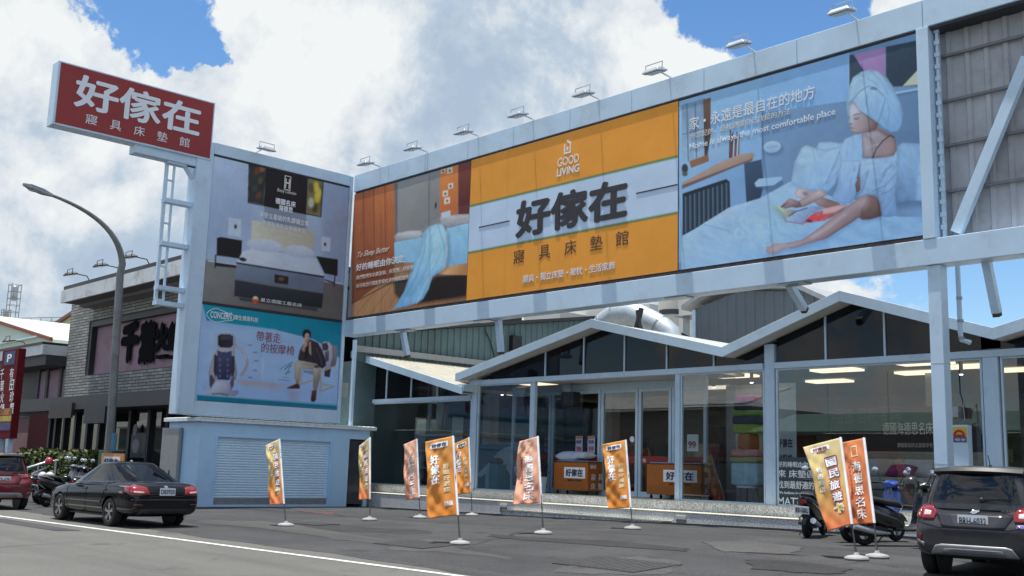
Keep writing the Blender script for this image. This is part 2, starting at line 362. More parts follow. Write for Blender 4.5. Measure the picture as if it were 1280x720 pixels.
# ------------------------------------------------------------------ printed pictures: colours per vertex on a fine grid
KP = 0.66
class Print:
    """corner points TL,TR,BR,BL in 3d; drawing coordinates are looked up through zoom maps"""
    def __init__(self, o, xd, yd, w, h, nx, ny, coord):
        self.o, self.xd, self.yd, self.w, self.h, self.nx, self.ny = Vector(o), Vector(xd), Vector(yd), w, h, nx, ny
        u, v = np.meshgrid(np.linspace(0, w, nx), np.linspace(0, h, ny))
        self.P = np.array(self.o) + u[..., None] * np.array(self.xd) + v[..., None] * np.array(self.yd)
        X, Y = proj_np(self.P); self.X, self.Y = coord(X, Y)
        self.C = np.zeros((ny, nx, 3)); self.rng = np.random.default_rng(3)
    def col(self, c):
        v = np.array(lin(c)) / KP; return v * min(1.0, 0.92 / v.max())
    def vnoise(self, X, Y, seed):
        """smooth value noise"""
        def h(i, j): return np.modf(np.abs(np.sin(i * 127.1 + j * 311.7 + seed * 74.7) * 43758.5453))[0]
        i, j = np.floor(X), np.floor(Y); f, g = X - i, Y - j; f = f * f * (3 - 2 * f); g = g * g * (3 - 2 * g)
        return (h(i, j) * (1 - f) + h(i + 1, j) * f) * (1 - g) + (h(i, j + 1) * (1 - f) + h(i + 1, j + 1) * f) * g
    def folds(self, size, ang, stretch, seed, ridge=True):
        """creased-cloth pattern: ridged noise drawn out along one direction"""
        a = R(ang); u = (self.X * math.cos(a) + self.Y * math.sin(a)) / (size * stretch); v = (-self.X * math.sin(a) + self.Y * math.cos(a)) / size
        u, v = u + 0.9 * self.vnoise(u * 1.1, v * 1.1, seed + 5), v + 1.1 * self.vnoise(u * .9 + 7, v * .9, seed + 9); t, w, o = 0, 1.0, 0
        for k in range(4):
            n = self.vnoise(u, v, seed + k); n = 1 - np.abs(2 * n - 1) if ridge else n
            o = o + w * n; t += w; w *= .55; u, v = u * 2.03, v * 2.03
        return o / t - (.55 if ridge else .5)
    def cloth(self, pts, c, c2, g, amp=0.35, size=9, ang=60, stretch=3, seed=1, soft=1.0, rim=None):
        X0 = self.C.copy(); self.poly(pts, c, soft, c2, g)
        a = np.clip(0.5 - self.sd(pts) / soft, 0, 1); f = self.folds(size, ang, stretch, seed)
        self.C = np.clip(self.C * (1 + (amp * f * a)[..., None]), 0, .95)
        if rim: self.rim(pts, *rim)
    def rim(self, pts, w, k):
        """print darkens (k<1) towards the outline of a rounded form over w"""
        d = -self.sd(pts); a = np.where(d > 0, np.clip(1 - d / w, 0, 1) ** 1.5, 0); self.C = self.C * (1 + (k - 1) * a)[..., None]
    def flesh(self, pts, c, c2, g, w, k=.6, soft=1.0, seed=3):
        self.poly(pts, c, soft, c2, g); self.rim(pts, w, k); a = np.clip(0.5 - self.sd(pts) / soft, 0, 1)
        self.C = self.C * (1 + (.10 * self.folds(7, 30, 1, seed, False) * a)[..., None])
    def finish(self, grain=.035, soften=1):
        for _ in range(soften):
            C = self.C; P = np.pad(C, ((1, 1), (1, 1), (0, 0)), 'edge'); self.C = (2 * C + P[:-2, 1:-1] + P[2:, 1:-1] + P[1:-1, :-2] + P[1:-1, 2:]) / 6
        n = self.vnoise(self.X * 1.3, self.Y * 1.3, 2) + self.vnoise(self.X * .12, self.Y * .12, 8) - 1
        self.C = np.clip(self.C * (1 + grain * 2 * n)[..., None], 0, .95)
    def blend(self, a, c):
        a = a[..., None]; self.C = self.C * (1 - a) + c * a
    def fill(self, c): self.C[:] = self.col(c)
    def sd(self, pts):
        X, Y = self.X, self.Y; d = np.full(X.shape, 1e9); ins = np.zeros(X.shape, bool); n = len(pts)
        for i in range(n):
            (x0, y0), (x1, y1) = pts[i], pts[(i + 1) % n]; dx, dy = x1 - x0, y1 - y0; L2 = dx * dx + dy * dy + 1e-9
            t = np.clip(((X - x0) * dx + (Y - y0) * dy) / L2, 0, 1)
            d = np.minimum(d, np.hypot(X - x0 - t * dx, Y - y0 - t * dy))
            if dy != 0: ins ^= ((y0 > Y) != (y1 > Y)) & (X < x0 + (Y - y0) * dx / dy)
        return np.where(ins, -d, d)
    def poly(self, pts, c, soft=1.5, c2=None, g=None, alpha=1.0, tex=0.0):
        a = np.clip(0.5 - self.sd(pts) / soft, 0, 1) * alpha
        cc = self.col(c)[None, None]
        if c2 is not None:
            (x0, y0), (x1, y1) = g; dx, dy = x1 - x0, y1 - y0
            t = np.clip(((self.X - x0) * dx + (self.Y - y0) * dy) / (dx * dx + dy * dy), 0, 1)[..., None]
            cc = cc * (1 - t) + self.col(c2) * t
        if tex: cc = cc * (1 + tex * self.wob())[..., None]
        self.blend(a, cc)
    def wob(self):
        X, Y = self.X, self.Y; v = 0
        for k in range(7):
            a = self.rng.uniform(0, 6.28); f = self.rng.uniform(0.015, 0.075); p = self.rng.uniform(0, 6.28); b = self.rng.uniform(0, 6.28)
            v = v + np.sin((X * np.cos(a) + Y * np.sin(a)) * f + p + 1.6 * np.sin((X * np.cos(b) + Y * np.sin(b)) * f * 0.7))
        return v / 4
    def line(self, pts, w, c, soft=1.5, alpha=1.0):
        X, Y = self.X, self.Y; d = np.full(X.shape, 1e9)
        for (x0, y0), (x1, y1) in zip(pts, pts[1:]):
            dx, dy = x1 - x0, y1 - y0; t = np.clip(((X - x0) * dx + (Y - y0) * dy) / (dx * dx + dy * dy + 1e-9), 0, 1)
            d = np.minimum(d, np.hypot(X - x0 - t * dx, Y - y0 - t * dy))
        self.blend(np.clip(0.5 - (d - w / 2) / soft, 0, 1) * alpha, self.col(c)[None, None])
    def limb(self, p, q, r0, r1, c, c2=None, soft=1.5):
        """tapering limb with soft tone change across it"""
        X, Y = self.X, self.Y; dx, dy = q[0] - p[0], q[1] - p[1]; L = math.hypot(dx, dy)
        t = np.clip(((X - p[0]) * dx + (Y - p[1]) * dy) / L ** 2, 0, 1); rr = r0 + (r1 - r0) * t
        ox, oy = X - p[0] - t * dx, Y - p[1] - t * dy; d = np.hypot(ox, oy)
        s = np.clip(0.5 + (ox * -dy + oy * dx) / L / (2 * rr), 0, 1)[..., None]
        cc = self.col(c) if c2 is None else self.col(c) * (1 - s) + self.col(c2) * s
        self.blend(np.clip(0.5 - (d - rr) / soft, 0, 1), cc)
    def oval(self, c, rx, ry, rot, col, soft=1.5, c2=None, alpha=1.0):
        a = R(rot); x, y = self.X - c[0], self.Y - c[1]; u = (x * math.cos(a) + y * math.sin(a)) / rx; v = (-x * math.sin(a) + y * math.cos(a)) / ry
        d = (np.hypot(u, v) - 1) * min(rx, ry); cc = self.col(col)[None, None]
        if c2 is not None:
            t = np.clip(0.5 + 0.5 * v, 0, 1)[..., None]; cc = cc * (1 - t) + self.col(c2) * t
        self.blend(np.clip(0.5 - d / soft, 0, 1) * alpha, cc)
    def build(self, name, m, parent, thick=0.03):
        nx, ny = self.nx, self.ny
        idx = np.arange(nx * ny).reshape(ny, nx)
        f = np.stack([idx[:-1, :-1], idx[:-1, 1:], idx[1:, 1:], idx[1:, :-1]], -1).reshape(-1, 4)
        me = bpy.data.meshes.new(name); P = self.P.reshape(-1, 3)
        # back sheet and rim give the banner its thickness
        nrm = np.array(self.xd.cross(self.yd)); c = [self.P[0, 0], self.P[0, -1], self.P[-1, -1], self.P[-1, 0]]
        B = np.array([p - nrm * thick for p in c]); k = nx * ny
        V = np.vstack([P, B]); rim = [idx[0, 0], idx[0, -1], idx[-1, -1], idx[-1, 0]]
        faces = [tuple(int(i) for i in q) for q in f] + [(k + 3, k + 2, k + 1, k)]
        edges = [idx[0, :], idx[:, -1], idx[-1, ::-1], idx[::-1, 0]]
        for e, (a, b) in zip(edges, ((0, 1), (1, 2), (2, 3), (3, 0))): faces.append(tuple(int(i) for i in e[::-1]) + (k + a, k + b))
        me.from_pydata([tuple(p) for p in V], [], faces); me.update()
        at = me.color_attributes.new('print', 'FLOAT_COLOR', 'POINT')
        C = np.ones((len(V), 4)); C[:k, :3] = self.C.reshape(-1, 3); C[k:, :3] = 0.5
        at.data.foreach_set('color', C.astype(np.float32).ravel())
        o = bpy.data.objects.new(name, me); COL.objects.link(o); me.materials.append(m)
        return put(o, parent, True)
# ------------------------------------------------------------------ shared materials
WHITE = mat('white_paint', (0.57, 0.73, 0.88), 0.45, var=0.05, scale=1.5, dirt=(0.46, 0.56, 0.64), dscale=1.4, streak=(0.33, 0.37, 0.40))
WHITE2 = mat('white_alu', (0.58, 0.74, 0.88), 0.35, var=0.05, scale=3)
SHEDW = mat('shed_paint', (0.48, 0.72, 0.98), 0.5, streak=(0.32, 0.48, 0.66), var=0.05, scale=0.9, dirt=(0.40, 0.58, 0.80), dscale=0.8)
SOFF = mat('soffit_board', (0.60, 0.60, 0.60), 0.7, var=0.06)
DARKM = mat('dark_metal', (0.03, 0.03, 0.035), 0.5, var=0.2)
BLACK = mat('black_plastic', (0.016, 0.017, 0.019), 0.45, var=0.2)
GREYM = mat('grey_metal', (0.32, 0.34, 0.36), 0.4, 0.6, var=0.1)
GALV = mat('galvanised', (0.52, 0.56, 0.60), 0.35, 0.7, var=0.15, scale=2)
CHROME = mat('chrome', (0.75, 0.77, 0.80), 0.12, 1.0, var=0.02)
WTXT = mat('white_letters', (0.88, 0.90, 0.93), 0.5, var=0.02)
BTXT = mat('charcoal_letters', (0.035, 0.030, 0.034), 0.5, var=0.05)
BRTXT = mat('brown_letters', (0.10, 0.05, 0.02), 0.5, var=0.05)
GLASS = glass_mat('shop_glass', (0.79, 0.83, 0.85), 0.95, 1.95)
DGLASS = glass_mat('dark_glass', (0.10, 0.11, 0.12), 0.6, 1.55, (0.016, 0.018, 0.024))
CARGLASS = glass_mat('car_glass', (0.10, 0.12, 0.13), 0.9, 1.6, (0.006, 0.008, 0.011))
RUBBER = mat('rubber', (0.018, 0.018, 0.019), 0.85, var=0.25, scale=14)
CREAMW = mat('interior_wall', (0.40, 0.41, 0.41), 0.8, var=0.05)

def asphalt(name, base, patch, light, pscale=0.35, crack=0.5):
    m = bpy.data.materials.new(name); m.use_nodes = True; nt = m.node_tree; N = nt.nodes; L = nt.links; b = N['Principled BSDF']
    b.inputs['Roughness'].default_value = 0.88; b.inputs['Specular IOR Level'].default_value = 0.3
    tc = N.new('ShaderNodeTexCoord'); V = tc.outputs['Object']
    def noise(s, d=6, r=0.6, st=None):
        n = N.new('ShaderNodeTexNoise'); n.inputs['Scale'].default_value = s; n.inputs['Detail'].default_value = d; n.inputs['Roughness'].default_value = r
        if st:
            mp = N.new('ShaderNodeMapping'); mp.inputs['Scale'].default_value = st; L.new(V, mp.inputs[0]); L.new(mp.outputs[0], n.inputs['Vector'])
        else: L.new(V, n.inputs['Vector'])
        return n.outputs['Fac']
    def ramp(f, p0, p1):
        r = N.new('ShaderNodeMapRange'); L.new(f, r.inputs['Value']); r.inputs['From Min'].default_value = p0; r.inputs['From Max'].default_value = p1; return r.outputs[0]
    def mix(f, a, c):
        x = N.new('ShaderNodeMix'); x.data_type = 'RGBA'; L.new(f, x.inputs['Factor'])
        for i, v in ((6, a), (7, c)):
            if isinstance(v, tuple): x.inputs[i].default_value = (*v, 1)
            else: L.new(v, x.inputs[i])
        return x.outputs[2]
    c = mix(ramp(noise(pscale, 8, 0.62), 0.40, 0.62), base, patch)
    c = mix(ramp(noise(0.5, 7, 0.7, (0.35, 1.6, 1)), 0.55, 0.75), c, light)
    c = mix(ramp(noise(70, 3, 0.7), 0.50, 0.75), c, tuple(min(1, v * 2.1) for v in light))
    c = mix(ramp(noise(34, 4, 0.7), 0.53, 0.72), c, tuple(v * 0.42 for v in base))
    vo = N.new('ShaderNodeTexVoronoi'); vo.feature = 'DISTANCE_TO_EDGE'; vo.inputs['Scale'].default_value = 0.22
    wn = N.new('ShaderNodeTexNoise'); wn.inputs['Scale'].default_value = 0.9; wn.inputs['Detail'].default_value = 6
    L.new(V, wn.inputs['Vector']); ad = N.new('ShaderNodeMixRGB'); ad.inputs[0].default_value = 0.28; L.new(V, ad.inputs[1]); L.new(wn.outputs['Color'], ad.inputs[2]); L.new(ad.outputs[0], vo.inputs['Vector'])
    cr = N.new('ShaderNodeMapRange'); L.new(vo.outputs['Distance'], cr.inputs['Value']); cr.inputs['From Min'].default_value = 0.0; cr.inputs['From Max'].default_value = 0.012
    cr.inputs['To Min'].default_value = crack; cr.inputs['To Max'].default_value = 0
    msk = N.new('ShaderNodeMath'); msk.operation = 'MULTIPLY'; L.new(cr.outputs[0], msk.inputs[0]); L.new(ramp(noise(0.25, 3), 0.45, 0.6), msk.inputs[1])
    c = mix(msk.outputs[0], c, tuple(v * 0.3 for v in base))
    # tyre-polished lanes along the road, oil drips and spilt stains, worn pale scuffs
    wv = noise(0.22, 5, 0.6, (0.10, 2.4, 1)); sc1 = ramp(wv, 0.50, 0.72); m1 = N.new('ShaderNodeMath'); m1.operation = 'MULTIPLY'; L.new(sc1, m1.inputs[0]); m1.inputs[1].default_value = 0.55; c = mix(m1.outputs[0], c, tuple(v * 0.55 for v in base))
    st1 = ramp(noise(0.9, 3, 0.75), 0.62, 0.70); m2 = N.new('ShaderNodeMath'); m2.operation = 'MULTIPLY'; L.new(st1, m2.inputs[0]); m2.inputs[1].default_value = 0.6; c = mix(m2.outputs[0], c, tuple(v * 0.45 for v in base))
    st2 = ramp(noise(3.2, 4, 0.7), 0.66, 0.74); c = mix(st2, c, tuple(v * 0.5 for v in base))
    st3 = ramp(noise(1.7, 6, 0.75, (1.0, 0.5, 1)), 0.60, 0.78); m3 = N.new('ShaderNodeMath'); m3.operation = 'MULTIPLY'; L.new(st3, m3.inputs[0]); m3.inputs[1].default_value = 0.5; c = mix(m3.outputs[0], c, tuple(min(1, v * 1.35) for v in light))
    L.new(c, b.inputs['Base Color'])
    bp = N.new('ShaderNodeBump'); bp.inputs['Strength'].default_value = 0.5; bp.inputs['Distance'].default_value = 0.01; L.new(noise(60, 4, 0.7), bp.inputs['Height']); L.new(bp.outputs[0], b.inputs['Normal'])
    return m
ROAD = asphalt('road_asphalt', (0.098, 0.097, 0.092), (0.118, 0.116, 0.109), (0.136, 0.133, 0.124))
LOT = asphalt('lot_asphalt', (0.032, 0.033, 0.036), (0.052, 0.053, 0.056), (0.080, 0.080, 0.081), 0.5, 0.8)
LAND = asphalt('far_ground', (0.16, 0.16, 0.14), (0.20, 0.19, 0.16), (0.22, 0.21, 0.18), 0.05, 0)

def coords_mat(name, build_fn):
    pass
def brick_mat(name, c1, c2, mortar, scale, bw=0.6, bh=0.22, ms=0.015, rough=0.85, axes='XZ'):
    m = bpy.data.materials.new(name); m.use_nodes = True; nt = m.node_tree; N = nt.nodes; L = nt.links; b = N['Principled BSDF']; b.inputs['Roughness'].default_value = rough
    tc = N.new('ShaderNodeTexCoord'); sp = N.new('ShaderNodeSeparateXYZ'); L.new(tc.outputs['Object'], sp.inputs[0]); cb = N.new('ShaderNodeCombineXYZ')
    ad = N.new('ShaderNodeMath'); L.new(sp.outputs[0], ad.inputs[0]); L.new(sp.outputs[1], ad.inputs[1]); L.new(ad.outputs[0], cb.inputs[0]); L.new(sp.outputs[2], cb.inputs[1])
    t = N.new('ShaderNodeTexBrick'); L.new(cb.outputs[0], t.inputs['Vector']); t.inputs['Scale'].default_value = scale
    t.inputs['Color1'].default_value = (*c1, 1); t.inputs['Color2'].default_value = (*c2, 1); t.inputs['Mortar'].default_value = (*mortar, 1)
    t.inputs['Mortar Size'].default_value = ms; t.inputs['Brick Width'].default_value = bw; t.inputs['Row Height'].default_value = bh; t.inputs['Bias'].default_value = -0.1
    n = N.new('ShaderNodeTexNoise'); n.inputs['Scale'].default_value = 3; n.inputs['Detail'].default_value = 6; L.new(tc.outputs['Object'], n.inputs['Vector'])
    mr = N.new('ShaderNodeMapRange'); L.new(n.outputs['Fac'], mr.inputs['Value']); mr.inputs['To Min'].default_value = 0.6; mr.inputs['To Max'].default_value = 1.4
    sc = N.new('ShaderNodeVectorMath'); sc.operation = 'SCALE'; L.new(t.outputs['Color'], sc.inputs[0]); L.new(mr.outputs[0], sc.inputs['Scale']); L.new(sc.outputs[0], b.inputs['Base Color'])
    bp = N.new('ShaderNodeBump'); bp.inputs['Strength'].default_value = 0.8; bp.inputs['Distance'].default_value = 0.02; bp.invert = True; L.new(t.outputs['Fac'], bp.inputs['Height']); L.new(bp.outputs[0], b.inputs['Normal'])
    return m
def granite_mat(name, c, lo=0.35, hi=1.5):
    m = bpy.data.materials.new(name); m.use_nodes = True; nt = m.node_tree; N = nt.nodes; L = nt.links; b = N['Principled BSDF']; b.inputs['Roughness'].default_value = 0.75
    tc = N.new('ShaderNodeTexCoord')
    n = N.new('ShaderNodeTexNoise'); n.inputs['Scale'].default_value = 26; n.inputs['Detail'].default_value = 4; n.inputs['Roughness'].default_value = 0.8; L.new(tc.outputs['Object'], n.inputs['Vector'])
    r = N.new('ShaderNodeValToRGB'); L.new(n.outputs['Fac'], r.inputs[0]); e = r.color_ramp.elements
    e[0].position = 0.36; e[0].color = (*[v * lo for v in c], 1); e[1].position = 0.64; e[1].color = (*[min(1, v * hi) for v in c], 1)
    k = e.new(0.5); k.color = (*c, 1)
    n2 = N.new('ShaderNodeTexNoise'); n2.inputs['Scale'].default_value = 1.1; n2.inputs['Detail'].default_value = 7; L.new(tc.outputs['Object'], n2.inputs['Vector'])
    mr = N.new('ShaderNodeMapRange'); L.new(n2.outputs['Fac'], mr.inputs['Value']); mr.inputs['To Min'].default_value = 0.65; mr.inputs['To Max'].default_value = 1.3
    sc = N.new('ShaderNodeVectorMath'); sc.operation = 'SCALE'; L.new(r.outputs[0], sc.inputs[0]); L.new(mr.outputs[0], sc.inputs['Scale']); L.new(sc.outputs[0], b.inputs['Base Color'])
    return m
GRANITE = granite_mat('washed_pebble', (0.60, 0.61, 0.61))
GRANITE2 = granite_mat('pale_tread', (0.60, 0.57, 0.46), 0.6, 1.3)

def corrugated(mb, o, xd, ld, w, l, pitch=0.25, depth=0.04, flat=0.35):
    """trapezoid corrugated sheet spanning xd*w and ld*l"""
    o, xd, ld = Vector(o), Vector(xd), Vector(ld); n = xd.cross(ld).normalized()
    pts = []; k = max(1, int(round(w / pitch))); p = w / k
    for i in range(k):
        for f, d in ((0, 0), (0.5 - 0.18, 0), (0.5 - 0.10, depth), (0.5 + 0.10, depth), (0.5 + 0.18, 0)): pts.append((p * (i + f), d))
    pts.append((w, 0))
    a = [mb.bm.verts.new(o + xd * x + n * d) for x, d in pts]; b = [mb.bm.verts.new(o + xd * x + n * d + ld * l) for x, d in pts]
    for i in range(len(pts) - 1): mb.bm.faces.new((a[i], a[i + 1], b[i + 1], b[i]))
    return mb

# ------------------------------------------------------------------ ground, road, lot
g = MB(); g.face([(-900, -900, -0.03), (900, -900, -0.03), (900, 900, -0.03), (-900, 900, -0.03)])
tag(g.build('ground', LAND), kind='structure')
g = MB(); g.face([(-300, -9.5, 0), (120, -9.5, 0), (120, 10.95, 0), (-300, 10.95, 0)])
tag(g.build('road', ROAD), kind='structure')
def edge_y(x): return 10.62 + 0.10 * math.sin(x * 0.7) + 0.06 * math.sin(x * 2.3 + 1) + 0.03 * math.sin(x * 6.1)
g = MB(); rows = []
for i in range(0, 241):
    x = -100 + i * 0.5; row = []
    for j in range(0, 31):
        t = j / 30; y = edge_y(x) * (1 - t) + 25.0 * t; row.append(g.bm.verts.new((x, y, lot_z(x, y) + 0.004)))
    rows.append(row)
for a, b in zip(rows, rows[1:]):
    for k in range(30): g.bm.faces.new((a[k], b[k], b[k + 1], a[k + 1]))
tag(g.build('parking_lot', LOT, smooth='all'), kind='structure')
LINE = mat('line_paint', (0.62, 0.62, 0.58), 0.8, var=0.2, scale=5, dirt=(0.20, 0.20, 0.19), dscale=3.0)
g = MB()
for i in range(200):
    x0, x1 = -300 + i * 2, -298 + i * 2
    f = lambda x: 9.10 + 0.0 * x if x < -30 else 9.10 + (x + 30) * 0.062
    g.face([(x0, f(x0), 0.006), (x1, f(x1), 0.006), (x1, f(x1) + 0.15, 0.006), (x0, f(x0) + 0.15, 0.006)])
tag(g.build('road_edge_line', LINE), kind='structure')
g = MB(); g.box((-300, -12.5, -0.02), (120, -9.5, 0.13)); tag(g.build('pavement', mat('paving', (0.30, 0.29, 0.27), 0.9, bump=0.3)), kind='structure')
p = gz(396, 641); g = MB()
g.prism([(p.x - 0.9, p.y - 0.12, p.z + 0.008), (p.x + 0.9, p.y - 0.05, p.z + 0.008), (p.x + 0.9, p.y + 0.12, p.z + 0.008), (p.x - 0.9, p.y + 0.10, p.z + 0.008)], (0, 0, 0.004))
g.prism([(p.x - 0.3, p.y + 0.3, p.z + 0.008), (p.x + 0.9, p.y + 0.3, p.z + 0.008), (p.x + 0.8, p.y + 0.42, p.z + 0.008), (p.x - 0.3, p.y + 0.42, p.z + 0.008)], (0, 0, 0.004))
tag(g.build('ground_marking', mat('worn_red_paint', (0.20, 0.055, 0.05), 0.9, var=0.4, scale=6, dirt=(0.06, 0.05, 0.05), dscale=4)), kind='structure')
p = gz(60, 658); g = MB(); g.prism([(p.x - 3, p.y - 0.5, 0.005), (p.x + 1.5, p.y - 0.4, 0.005), (p.x + 1.6, p.y + 0.1, 0.005), (p.x - 3, p.y + 0.05, 0.005)], (0, 0, 0.002))
tag(g.build('asphalt_patch', LOT), kind='structure')

# drain covers
CAST = mat('cast_iron', (0.045, 0.045, 0.046), 0.6, 0.5, var=0.3, scale=12)
def drain(px_, py_, w, l, lab, slots):
    p = gz(px_, py_); t = thing('drain_cover', lab, 'drain cover', (p.x, p.y, p.z + 0.006), 0.0, 'drain covers in the lot'); e_ = 0.3; t.rotation_euler = (math.atan((lot_z(p.x, p.y + e_) - lot_z(p.x, p.y - e_)) / (2 * e_)), -math.atan((lot_z(p.x + e_, p.y) - lot_z(p.x - e_, p.y)) / (2 * e_)), 0); t.location.z += 0.004
    m = MB(); m.box((-w / 2, -l / 2, -0.004), (w / 2, -l / 2 + 0.05, 0.008)); m.box((-w / 2, l / 2 - 0.05, -0.004), (w / 2, l / 2, 0.008))
    m.box((-w / 2, -l / 2 + 0.05, -0.004), (-w / 2 + 0.05, l / 2 - 0.05, 0.008)); m.box((w / 2 - 0.05, -l / 2 + 0.05, -0.004), (w / 2, l / 2 - 0.05, 0.008)); m.build('frame', CAST, t)
    m = MB(); st = (w - 0.1) / slots
    for i in range(slots): m.box((-w / 2 + 0.05 + st * i + st * 0.15, -l / 2 + 0.052, -0.004), (-w / 2 + 0.05 + st * (i + 0.95), l / 2 - 0.052, 0.010))
    m.build('grate', mat('worn_iron', (0.060, 0.060, 0.061), 0.6, 0.3, var=0.3, scale=9), t)
    m = MB(); m.face([(-w / 2 + 0.04, -l / 2 + 0.04, -0.001), (w / 2 - 0.04, -l / 2 + 0.04, -0.001), (w / 2 - 0.04, l / 2 - 0.04, -0.001), (-w / 2 + 0.04, l / 2 - 0.04, -0.001)]); m.build('pit', mat('drain_pit', (0.03, 0.03, 0.03), .9), t)
drain(770, 706, 1.7, 1.15, 'large slotted iron drain cover in the asphalt nearest the bottom edge', 14)
drain(520, 681, 1.5, 0.9, 'slotted iron drain cover beside the foreground orange flag base', 12)
drain(388, 655, 1.5, 0.7, 'slotted iron drain cover beside the yellow flag in front of the shutter', 12)
# repaired patches and scuffed strips in the asphalt, laid as thin sheets that follow the slope
TAR = asphalt('patch_asphalt', (0.024, 0.024, 0.026), (0.034, 0.034, 0.036), (0.05, 0.05, 0.05), 1.5, 0.3)
WORN = asphalt('worn_asphalt', (0.058, 0.058, 0.060), (0.074, 0.073, 0.073), (0.10, 0.098, 0.095), 1.5, 0.3)
def ground_patch(pts, m_, lift, seed):
    rr = random.Random(seed); P_ = [gz(*q) for q in pts]; ring = []
    for a, b in zip(P_, P_[1:] + P_[:1]):
        for k in range(6): q = a.lerp(b, k / 6); ring.append((q.x + rr.gauss(0, .05), q.y + rr.gauss(0, .04)))
    bm = bmesh.new(); bm.faces.new([bm.verts.new((x, y, 0)) for x, y in ring]); bmesh.ops.triangulate(bm, faces=bm.faces); bmesh.ops.subdivide_edges(bm, edges=bm.edges, cuts=3, use_grid_fill=True)
    for v in bm.verts: v.co.z = max(lot_z(v.co.x, v.co.y), 0) + lift
    bmesh.ops.recalc_face_normals(bm, faces=bm.faces)
    if sum(f.normal.z for f in bm.faces) < 0: bmesh.ops.reverse_faces(bm, faces=bm.faces)
    me = bpy.data.meshes.new('asphalt_patch'); bm.to_mesh(me); bm.free(); me.materials.append(m_); o = bpy.data.objects.new('asphalt_patch', me); COL.objects.link(o); tag(o, kind='structure')
for i, (pts, m_) in enumerate((
    ([(350, 658), (420, 656), (470, 660), (540, 664), (536, 668), (440, 665), (356, 664)], TAR),
    ([(250, 650), (330, 652), (470, 673), (640, 697), (640, 700), (450, 678), (320, 660), (245, 654)], WORN),
    ([(490, 680), (540, 674), (580, 678), (574, 688), (520, 690), (484, 687)], WORN),
    ([(690, 716), (720, 700), (800, 696), (850, 702), (840, 719)], WORN),
    ([(610, 668), (660, 672), (760, 676), (860, 686), (856, 690), (740, 682), (620, 673)], TAR),
    ([(880, 678), (930, 676), (1000, 684), (990, 694), (900, 690)], WORN),
    ([(930, 700), (1010, 704), (1060, 712), (1050, 719), (940, 712)], TAR))): ground_patch(pts, m_, 0.007 + 0.001 * i, i)

# ------------------------------------------------------------------ the mattress store
ST = thing('store_building', 'long white glass-fronted mattress store with zigzag gable roof behind the billboard', 'shop', (-22, 24.3, 0))
def part(name, mb, m, par=None, **kw): return mb.build(name, m, par or ST, world=True, **kw)
FZ = 0.79; YG = 24.3; YL = 23.5
# plinth with its ledge, treads and low step
m = MB(); m.box((-34.4, YG - 0.12, -0.3), (30, 46, FZ - 0.02)); part('plinth', m, GRANITE)
m = MB(); m.box((-34.2, YL, -0.3), (30, YG - 0.12, 0.49)); part('ledge', m, GRANITE)
m = MB(); m.box((-34.2, YL - 0.012, 0.494), (30, YG - 0.122, 0.525)); part('ledge_tread', m, GRANITE2, bevel=0.008)
m = MB(); m.box((-25.0, 23.02, -0.2), (-18.7, YL - 0.003, 0.235)); part('step', m, GRANITE)
m = MB(); m.box((-25.02, 23.0, 0.239), (-18.68, YL - 0.015, 0.272)); part('step_tread', m, GRANITE2, bevel=0.008)
m = MB(); m.box((-34.4, YG - 0.13, FZ - 0.016), (-25.1, YG + 0.2, FZ + 0.012)); m.box((-25.1, YG - 0.13, FZ - 0.016), (-19.1, 25.7, FZ + 0.006)); m.box((-19.1, YG - 0.13, FZ - 0.016), (30, YG + 0.2, FZ + 0.012)); part('sill_tread', m, GRANITE2, bevel=0.006)
m = MB(); m.box((-34.3, 24.5, FZ - 0.02), (30, 45, FZ)); part('floor', m, mat('shop_floor', (0.12, 0.11, 0.10), 0.3, var=0.15))
for (xx, yy) in ((629, 632), (851, 647)):
    q = py(xx, yy, YL - 0.02); v = MB(); v.box((q.x - 0.17, YL - 0.03, q.z - 0.05), (q.x + 0.17, YL + 0.02, q.z + 0.05))
    vv = part('wall_vent', v, mat('vent_cream', (0.60, 0.60, 0.52), 0.6), bevel=0.006)
    v = MB(); v.box((q.x - 0.15, YL - 0.028, q.z - 0.20), (q.x + 0.15, YL + 0.02, q.z - 0.055)); v.build('grille', mat('vent_grille', (0.15, 0.16, 0.17), 0.6), vv, world=True)
# columns
def column(x, w, z1, y=YG, d=0.22, z0=FZ):
    m = MB(); m.box((x - w / 2, y - d / 2, z0), (x + w / 2, y + d / 2, z1)); part('column', m, WHITE, bevel=0.01)
X1, X2, X3, X4, X5 = -27.93, -25.05, -19.13, -16.06, -10.25
HB, HT = 4.34, 4.50            # header beam
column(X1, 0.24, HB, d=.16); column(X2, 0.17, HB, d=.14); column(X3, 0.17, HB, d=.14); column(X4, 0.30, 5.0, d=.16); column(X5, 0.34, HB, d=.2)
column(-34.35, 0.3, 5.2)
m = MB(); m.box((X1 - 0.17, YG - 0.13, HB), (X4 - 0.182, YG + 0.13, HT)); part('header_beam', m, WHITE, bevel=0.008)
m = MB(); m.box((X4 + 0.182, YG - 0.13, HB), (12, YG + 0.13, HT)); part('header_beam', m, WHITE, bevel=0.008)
m = MB(); m.box((-34.19, YG - 0.12, 3.86), (X1 - 0.172, YG + 0.12, 4.0)); part('header_beam', m, WHITE, bevel=0.008)
